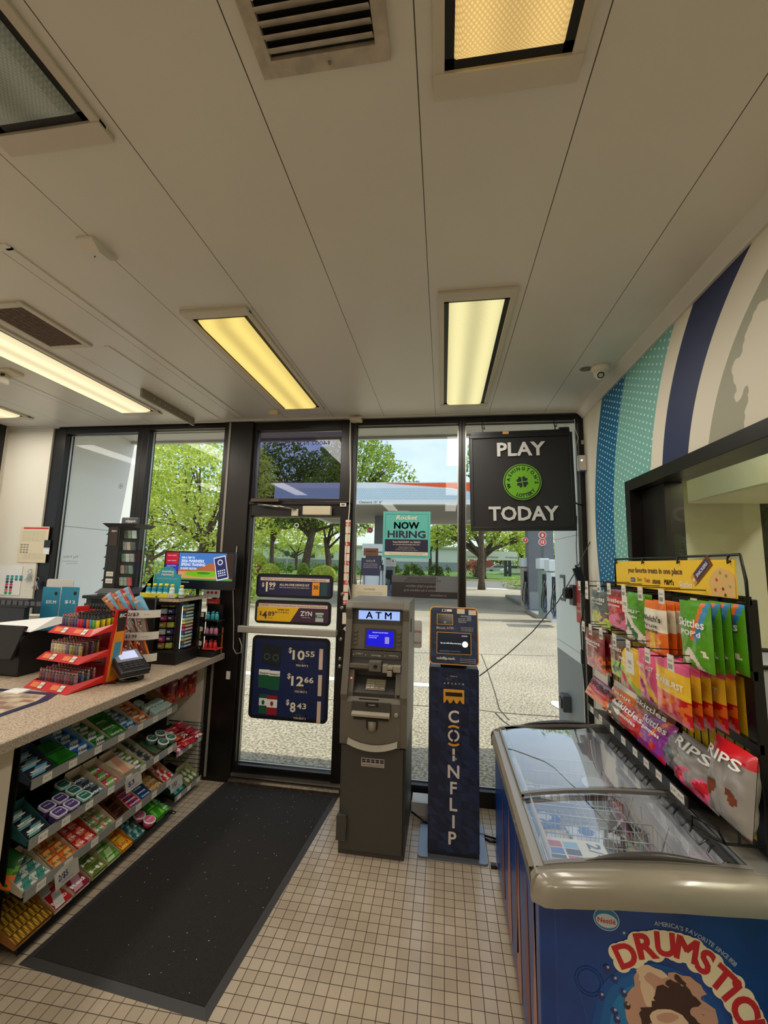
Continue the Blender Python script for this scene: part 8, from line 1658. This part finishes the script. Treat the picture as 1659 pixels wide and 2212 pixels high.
ORD = ('front', 'second', 'third', 'fourth', 'rear'); SN = ('top shelf', 'second shelf', 'third shelf', 'bottom shelf')
PM = {}
def pcol(c): return mat('pack_%d_%d_%d' % c, c, .3, coat=.35)
def packs(si, ya, yb, nd, c1, c2, word, desc, cat='chewing gum', th=.017, step=.056, cols=1, carton=(206, 190, 164), lift=0.0, wcol=None, wh=.020, dep=.052, kind='pack', s0=.012, side=(True, True), shelf=None):
    """a carton of packs lying on the sloping shelf si between ya and yb: nd rows deep, cols side by side"""
    x, z, _, _ = shelf or shelves[si]; o0 = Vector((x, 0, z))+DX*s0+NX*.002; where = SN[si] if shelf is None else 'far shelf'
    if carton:
        cb = thing('display_carton', 'open %s carton holding the %s' % ('cardboard' if carton != (58, 120, 40) else 'green', desc), 'carton', o0+Y*(ya+yb)/2)
        h = .034+lift; L_ = step*nd+.012; m = MB(); m.add([o0+Y*ya, o0+Y*yb, o0+Y*yb+DX*L_, o0+Y*ya+DX*L_], [(0, 1, 2, 3)])
        for yy, on in ((ya, side[0]), (yb-.0015, side[1])):
            if on: m.add([o0+Y*yy, o0+Y*yy+DX*L_, o0+Y*yy+DX*L_+NX*(h+.03), o0+Y*yy+NX*(h*.55), o0+Y*(yy+.0015), o0+Y*(yy+.0015)+DX*L_, o0+Y*(yy+.0015)+DX*L_+NX*(h+.03), o0+Y*(yy+.0015)+NX*(h*.55)], [(0, 1, 2, 3), (7, 6, 5, 4), (3, 2, 6, 7), (0, 3, 7, 4)])
        m.add([o0+Y*ya+DX*L_, o0+Y*yb+DX*L_, o0+Y*yb+DX*L_+NX*(h+.04), o0+Y*ya+DX*L_+NX*(h+.04)], [(0, 1, 2, 3)]); m.build('tray', mat('carton_%d' % (hash(carton) % 999), carton, .7), cb)
    wy = (yb-ya-.006)/cols; proto = None
    for r in range(nd):
        for c in range(cols):
            yc = ya+.003+wy*(c+.5); o = o0+DX*(.004+step*r)+NX*(.003+lift+.003*r)
            lb = '%s, %s, %s row' % (desc, where, ORD[min(r, 4)])+('' if cols == 1 else ', '+(('nearer side', 'farther side') if cols == 2 else ('first', 'second', 'third', 'fourth', 'fifth', 'sixth', 'seventh', 'eighth'))[c]+' column')
            if proto is None:
                m = MB(); w2 = wy/2-.0015
                if kind == 'pack':
                    m.obox(DX*dep/2+NX*th/2, Y, DX, NX, w2, dep/2, th/2, 0)
                    t_ = th+.0004; m.add([Y*(-w2)+NX*t_, Y*(w2*.1)+NX*t_, Y*(w2)+DX*dep+NX*t_, Y*(-w2*.0)+DX*dep+NX*t_], [(0, 1, 2, 3)], 1)
                    m.add([Y*(-w2)+DX*-.0004, Y*w2+DX*-.0004, Y*w2+DX*-.0004+NX*th*.5, Y*(-w2)+DX*-.0004+NX*th*.5], [(0, 1, 2, 3)], 1)
                else: m.obox(DX*dep/2+NX*th/2, Y, DX, NX, w2, dep/2, th/2, 0)
                p_ = m.build('gum_pack' if cat == 'chewing gum' else 'candy_pack', [pcol(c1), pcol(c2)], bevel=.0015, seg=1)
                if word: MB().text(word, DX*dep*.28+NX*(th+.001), Y, DX, wh, w=w2*1.7, bold=.03).build('lettering', wcol or inkwhite, p_, world=False)
                proto = p_
            else: p_ = copy_tree(proto)
            p_.location = o+Y*yc; p_['label'] = lb; p_['category'] = cat; p_['group'] = desc+'s'
def cups(si, spots, r, h, c1, lidc, word, desc, square=False, cat='candy tub', lift=.004):
    x, z, _, _ = shelves[si]
    for k, (s_, y, lb) in enumerate(spots):
        o = Vector((x, 0, z))+DX*s_+NX*lift+Y*y; t = thing('candy_tub', lb, cat, o, desc)
        n = 4 if square else 20
        if square:
            P8 = rrect(2*r, 2*r, r*.45, 4); tn = Vector((0, 1, 0))
            MB().prism([(a*.88, b_*.88) for a, b_ in P8], o, Y, DX, NX*h).build('tub', pcol(c1), t); MB().prism(P8, o+NX*h, Y, DX, NX*.010).build('lid', pcol(lidc), t); MB().prism([(a*.78, b_*.78) for a, b_ in P8], o+NX*(h+.010), Y, DX, NX*.0012).build('label', pcol(c1), t)
        else:
            MB().lathe([(r*.86, 0), (r*.95, h)], o, NX, 20).build('tub', pcol(c1), t); MB().lathe([(r, 0), (r, .007), (r*.9, .008)], o+NX*h, NX, 24).build('lid', inkwhite, t); MB().disc(o+NX*(h+.0085), Y, DX, r*.82, 24).build('label', pcol(lidc), t)
        MB().text(word, o+NX*(h+.0125 if square else h+.0095), Y, DX, .008, w=r*1.1, bold=.018).build('lettering', inkwhite, t)
# y position helper: pixel on the rail of shelf si
def yy(si, cx_, cy_): return P(cx_, cy_, 'x', shelves[si][0]).y
W1, W2 = SY0, SY1
def fr(si, f): return shelves[si][2]+(shelves[si][3]-shelves[si][2])*f
gk = (20, 90, 24)
# top shelf
packs(0, fr(0, .00), fr(0, .125), 3, (40, 44, 56), (110, 190, 222), '5', 'black gum pack with blue flame', lift=.012, carton=(52, 66, 84), wh=.02)
packs(0, fr(0, .13), fr(0, .235), 2, (30, 120, 30), (22, 100, 22), '', 'plain green gum box', carton=None, th=.03, step=.085, dep=.082, lift=.006)
packs(0, fr(0, .24), fr(0, .345), 4, (36, 110, 196), (232, 238, 244), 'Trident', 'blue and white gum pack', wcol=inkblack, carton=(110, 160, 200))
packs(0, fr(0, .35), fr(0, .455), 4, (50, 140, 60), (226, 236, 222), 'Trident', 'green and white gum pack', wcol=inkblack)
packs(0, fr(0, .46), fr(0, .565), 3, (70, 150, 60), (40, 120, 44), 'extra', 'bright green gum pack with white letters', carton=(58, 120, 40), step=.062, dep=.058)
packs(0, fr(0, .57), fr(0, .665), 4, (60, 130, 180), (206, 226, 238), 'orbit', 'pale blue gum pack', wcol=navy_ink)
packs(0, fr(0, .67), fr(0, .765), 4, (240, 120, 30), (250, 224, 196), 'Trident', 'orange and white gum pack', wcol=inkblack, carton=(220, 160, 130))
cups(0, [(.03+.062*(k//3), fr(0, .80)+.055*(k % 3), 'pale ice cube gum tub on the top shelf, %s row %s' % (('front', 'middle', 'rear')[k//3], ('near', 'centre', 'far')[k % 3])) for k in range(7)], .025, .042, (170, 206, 196), (206, 226, 226), 'ICE', 'pale cube gum tubs on the top shelf', True)
packs(0, fr(0, .955), fr(0, 1.0), 1, (150, 110, 80), (150, 110, 80), '', 'open brown box', cat='candy', carton=(170, 130, 92), step=.2, dep=.01, th=.01)
# second shelf
packs(1, fr(1, .00), fr(1, .105), 3, (30, 36, 44), (96, 150, 140), '5', 'black gum pack with grey green flame', lift=.012, carton=(30, 84, 84), wh=.02)
cups(1, [(.03+.068*(k//2), fr(1, .15)+.066*(k % 2), '%s lidded mint tub on the second shelf, %s row %s' % ('purple', ('front', 'rear')[k//2], ('near', 'far')[k % 2])) for k in range(4)], .029, .045, (84, 60, 120), (214, 208, 226), 'ice', 'purple mint tubs on the second shelf', True)
cups(1, [(.03+.068*(k//1), fr(1, .29), '%s lidded mint tub on the second shelf, %s row' % (('green', 'teal', 'blue')[k], ('front', 'middle', 'rear')[k])) for k in range(3)], .029, .045, (40, 110, 96), (206, 224, 214), 'ice', 'teal mint tubs on the second shelf', True)
packs(1, fr(1, .33), fr(1, .43), 3, (110, 126, 132), (40, 60, 70), 'extra', 'grey gum pack with white letters', step=.06, dep=.056)
packs(1, fr(1, .435), fr(1, .53), 3, (196, 60, 96), (110, 170, 60), 'extra', 'pink and green gum pack', step=.06, dep=.056)
packs(1, fr(1, .535), fr(1, .63), 1, (214, 190, 160), (206, 150, 120), '', 'nearly empty tan box', cat='carton', th=.045, step=.17, dep=.14)
packs(1, fr(1, .635), fr(1, .72), 4, (110, 170, 60), (236, 226, 226), 'Trident', 'lime and white gum pack', wcol=inkblack)
packs(1, fr(1, .725), fr(1, .80), 4, (150, 150, 144), (60, 66, 62), 'Ice', 'silver gum pack', wcol=inkblack, carton=(180, 176, 160))
packs(1, fr(1, .805), fr(1, .88), 1, (96, 62, 44), (50, 100, 60), '', 'open brown and green box', cat='carton', th=.03, step=.2, dep=.19, carton=(96, 70, 50))
cups(1, [(.04, fr(1, .89), 'round green lidded tin, front left of four'), (.04, fr(1, .965), 'round green lidded tin, front right of four'), (.115, fr(1, .875), 'round green lidded tin, rear left of four'), (.115, fr(1, .955), 'round green lidded tin, rear right of four')], .034, .035, (60, 110, 96), (56, 110, 96), 'MENTOS', 'green lidded tins on the second shelf', cat='candy tin', lift=.03)
# third shelf
packs(2, fr(2, .0), fr(2, .13), 3, (206, 214, 206), (70, 140, 130), 'tic tac', 'white and teal mint pack', cat='mints', cols=2, lift=.006, carton=(190, 176, 150), wcol=MC['can_green'])
packs(2, fr(2, .145), fr(2, .265), 4, (226, 110, 40), (240, 170, 90), 'tic tac', 'orange mint pack', cat='mints', cols=2, carton=(200, 180, 150), wcol=MC['can_green'])
packs(2, fr(2, .27), fr(2, .38), 3, (206, 44, 40), (226, 120, 90), 'tic tac', 'red mint pack', cat='mints', cols=2, carton=(170, 60, 40), wcol=inkwhite)
packs(2, fr(2, .385), fr(2, .50), 3, (196, 150, 110), (90, 140, 80), 'tic tac', 'tan and green mint pack', cat='mints', cols=2, carton=(206, 190, 166), wcol=inkwhite)
packs(2, fr(2, .51), fr(2, .60), 3, (96, 52, 34), (60, 34, 24), 'mentos', 'brown roll candy', cat='candy', step=.045, dep=.04, carton=(110, 60, 40), wh=.018, wcol=mat('mentos_ink', (30, 16, 12), .5))
packs(2, fr(2, .605), fr(2, .695), 5, (206, 50, 90), (110, 50, 110), 'mentos', 'pink and purple roll candy', cat='candy', step=.033, dep=.028, th=.022, wh=.013)
packs(2, fr(2, .70), fr(2, .775), 5, (40, 90, 150), (30, 60, 110), 'mentos', 'blue roll candy', cat='candy', step=.033, dep=.028, th=.022, carton=(30, 60, 100), wh=.010)
packs(2, fr(2, .78), fr(2, .885), 4, (206, 160, 70), (150, 100, 50), 'GUM', 'golden brown candy pack', cat='candy', cols=3, carton=(90, 60, 40), step=.045, dep=.04)
packs(2, fr(2, .895), fr(2, .99), 3, (236, 232, 226), (206, 40, 40), 'Altoids', 'white and red mint tin', cat='mints', cols=2, carton=(190, 150, 120), wcol=red_ink)
# bottom shelf
packs(3, fr(3, .0), fr(3, .17), 5, (206, 160, 50), (110, 80, 30), '', 'gold and green striped candy stick', cat='candy', cols=8, carton=(150, 96, 40), step=.05, dep=.046, th=.010, lift=.01)
packs(3, fr(3, .18), fr(3, .275), 2, (206, 30, 34), (230, 226, 220), 'BIG RED', 'red gum pack with white band', step=.085, dep=.08, wh=.016)
packs(3, fr(3, .28), fr(3, .375), 2, (150, 24, 60), (206, 150, 160), 'Red', 'dark red gum pack with silver foil', step=.085, dep=.08, carton=(196, 170, 140))
packs(3, fr(3, .385), fr(3, .48), 3, (130, 150, 60), (96, 120, 40), 'Hi', 'olive green gum pack', step=.06, dep=.056, carton=(180, 170, 130))
packs(3, fr(3, .485), fr(3, .575), 2, (110, 170, 60), (190, 220, 150), 'Doublemint', 'light green gum pack', step=.08, dep=.075, carton=(196, 190, 150), wcol=mat('dm_ink', (30, 80, 40), .5), wh=.011)
packs(3, fr(3, .58), fr(3, .665), 2, (236, 160, 30), (250, 200, 60), 'Juicy', 'yellow gum pack', step=.08, dep=.075, carton=(200, 130, 50), wcol=red_ink)
packs(3, fr(3, .67), fr(3, .765), 4, (150, 200, 190), (60, 110, 110), 'orbit', 'mint coloured gum pack', cols=2, carton=(60, 80, 60), wcol=mat('orbit_ink', (20, 60, 60), .5))
cups(3, [(.04, fr(3, .82), 'pink bubble gum tape roll, front'), (.11, fr(3, .815), 'pink bubble gum tape roll, behind')], .036, .03, (214, 70, 110), (236, 110, 150), 'BUBBLE', 'pink gum rolls on the bottom shelf', cat='gum roll')
packs(3, fr(3, .865), fr(3, .94), 2, (120, 210, 60), (60, 150, 40), '', 'shiny green candy pack', cat='candy', step=.08, dep=.07, th=.03, carton=(70, 150, 50))
packs(3, fr(3, .945), fr(3, 1.0), 2, (50, 150, 60), (120, 200, 90), 'extra', 'green gum pack at the far end', step=.08, dep=.07, th=.02, carton=None)
# floor level bag at the near end
f = reg_fn('diag', 5); m = pouch_mesh(.22, .13, .06, 77, 20, 12, reg=f); m.v = [Vector((-1.93, 1.71, .33))+DX*v.x*.9+Y*v.y*.4+Z*v.y*.9+Y*v.z for v in m.v]; tag(m.build('candy_bag', [B['dgreen'], B['green'], B['dgreen'], B['orange']]), 'dark green foil bag squeezed at the near end of the shelves', 'candy bag')
# hanging promo cards on the rails
for (si, f_, lb, t1) in ((2, .19, 'hanging 2/$5 price card on the third shelf rail', '2/$5'), (1, .60, 'hanging $3 price card on the second shelf rail', '$3'), (2, .98, 'hanging price card at the far end of the third shelf rail', '2/$3')):
    x, z, _, _ = shelves[si]; y = fr(si, f_); c = Vector((x+.016, y, z-.012)); dd = Vector((.25, 0, -1)).normalized()
    o = thing('hanging_price_card', lb, 'price card', c); MB().add([c-Y*.062+dd*.045-Vector((0, 0, 0)), c+Y*.062+dd*.045, c+Y*.062-dd*.02, c+Y*.03-dd*.03, c-Y*.03-dd*.03, c-Y*.062-dd*.02], [(0, 1, 2, 3, 4, 5), (5, 4, 3, 2, 1, 0)]).build('card', tagm, o)
    n2 = Vector((1, 0, .25)).normalized(); MB().text(t1, c+n2*.001+dd*.018-Y*.02, Y, -dd, .024, w=.05, bold=.018).text('MIX & MATCH', c+n2*.001+dd*.034, Y, -dd, .006, w=.06).build('lettering', navy_ink, o)
# ---------------- second, far unit
g2 = thing('far_shelf_unit', 'low black wire shelf unit at the far end under the counter', 'shelf unit', (-1.95, 2.9, 0)); far = [(-1.80, .345), (-1.785, .065)]; fy0, fy1 = 2.73, 3.03
m = MB(); [m.tube([(-1.81, fy1+.02, .42-.03*k), (-2.1, fy1+.02, .42-.03*k)], .002, 4) for k in range(12)]; m.tube([(-1.81, fy1+.02, .04), (-1.81, fy1+.02, .44), (-2.1, fy1+.02, .44)], .004, 6); m.build('wire_side', blackmet, g2); MB().box(-2.13, -2.12, fy0, fy1+.03, 0, .46).build('back_panel', blackmet, g2)
for (x, z) in far:
    o = Vector((x, 0, z)); sh = MB().add([o+Y*fy0, o+Y*fy1, o+Y*fy1+DX*.28, o+Y*fy0+DX*.28, o+Y*fy0-NX*.006, o+Y*fy1-NX*.006, o+Y*fy1+DX*.28-NX*.006, o+Y*fy0+DX*.28-NX*.006], [(0, 1, 2, 3), (7, 6, 5, 4), (0, 4, 5, 1), (3, 2, 6, 7)]).build('shelf', blackmet, g2); MB().box(x, x+.005, fy0, fy1, z-.012, z+.02).build('price_rail', MC['rail_smoke'], sh)
    for k in range(3): y = fy0+.04+.11*k; MB().box(x+.005, x+.0065, y-.02, y+.02, z-.010, z+.018).build('price_tag', tagm, sh)
for k in range(12):
    r, c = k//4, k % 4; p = Vector((far[0][0], 0, far[0][1]))+DX*(.03+.075*r)+NX*(.022+.012*(c % 2)+.006*r)+Y*(fy0+.04+.072*c); f = reg_fn('diag', 30+k); m = pouch_mesh(.085, .07, .025, 60+k, 10, 8, reg=f)
    a = .3*math.sin(k*3.1); m.v = [p+(DX*math.cos(a)+Y*math.sin(a))*v.y*1.0+(Y*math.cos(a)-DX*math.sin(a))*v.x+NX*v.z for v in m.v]; o = m.build('candy_packet', [B['red'], B['dred'], B['cream'] if k % 3 == 0 else B['red'], B['orange'] if k % 4 == 1 else B['magenta']]); tag(o, 'red candy packet in the far unit, %s row, %s from the near end' % (('front', 'middle', 'rear')[r], ('first', 'second', 'third', 'fourth')[c]), 'candy packet', 'red candy packets in the far unit'); MB().text('Skittles' if k % 2 else 'Twizzlers', p+NX*.0145-DX*.004, Y, DX, .012, w=.055, bold=.018).build('lettering', inkwhite, o)
packs(0, fy0+.01, fy0+.09, 2, (236, 120, 50), (230, 80, 150), '', 'orange and pink candy packet in the far unit', cat='candy', carton=None, shelf=(far[0][0]+.004, far[0][1]-.0, 0, 0), s0=.0, th=.015, step=.03, dep=.028) if False else None
packs(0, fy0+.15, fy1-.02, 2, (90, 110, 50), (190, 200, 150), 'gum', 'olive gum packet in the far unit', shelf=(far[1][0], far[1][1], 0, 0), cols=3, carton=(170, 170, 130), lift=.01)
packs(0, fy0+.01, fy0+.13, 2, (40, 110, 50), (80, 160, 190), '', 'green candy packet in the far unit', cat='candy', shelf=(far[1][0], far[1][1], 0, 0), cols=2, carton=(40, 60, 40))
# red bags hanging above the far unit
g3 = thing('hook_strip', 'short black hook strip holding red snack bags under the counter end', 'hook strip', (-2.1, 2.9, .8)); MB().box(-2.12, -2.10, 2.75, 3.06, .84, .88).build('strip', blackmet, g3)
for k, y in enumerate((2.78, 2.90, 3.01)):
    MB().tube([(-2.10, y, .865), (-1.86, y, .865), (-1.85, y, .875)], .003, 5).build('peg_hook', blackmet, g3)
    tg = MB().box(-1.849, -1.846, y-.03, y+.03, .835, .885).build('price_tag', tagm, g3); MB().text('2/$5', (-1.845, y, .855), Y, Z, .012, w=.04).build('tag_print', navy_ink, tg)
    for j in range(2):
        f = reg_fn('fruit', 40+k); m = pouch_mesh(.19, .10, .025, 90+k*3+j, 16, 10, reg=lambda a, b_: f(b_, a)); c = Vector((-1.90-.06*j, y, .755)); m.v = [c+Z*v.x+Y*v.y+X*v.z for v in m.v]
        o = m.build('snack_bag', [B['dred'], B['orange'], B['red'], B['brown']]); tag(o, 'dark red hanging snack bag, %s hook from the near end, %s' % (('first', 'second', 'third')[k], ('front', 'behind')[j]), 'snack bag', 'red snack bags under the counter end'); MB().text('JERKY', c+X*.0165+Z*.03, Y, Z, .018, w=.06, bold=.018).build('lettering', inkwhite, o)
EXPO = 0.5
# ================================================================== RENDER LOOK
S.view_settings.view_transform = 'Standard'; S.view_settings.look = 'None'; S.view_settings.gamma = 1; S.view_settings.use_curve_mapping = False
S.view_settings.exposure = EXPO
cy = S.cycles; cy.max_bounces = 7; cy.diffuse_bounces = 4; cy.glossy_bounces = 4; cy.transparent_max_bounces = 14; cy.transmission_bounces = 4
cy.use_denoising = True; cy.adaptive_threshold = .02; cy.caustics_reflective = False; cy.caustics_refractive = False; cy.sample_clamp_indirect = 6
bpy.data.objects.remove(_fo); bpy.data.curves.remove(_fc)
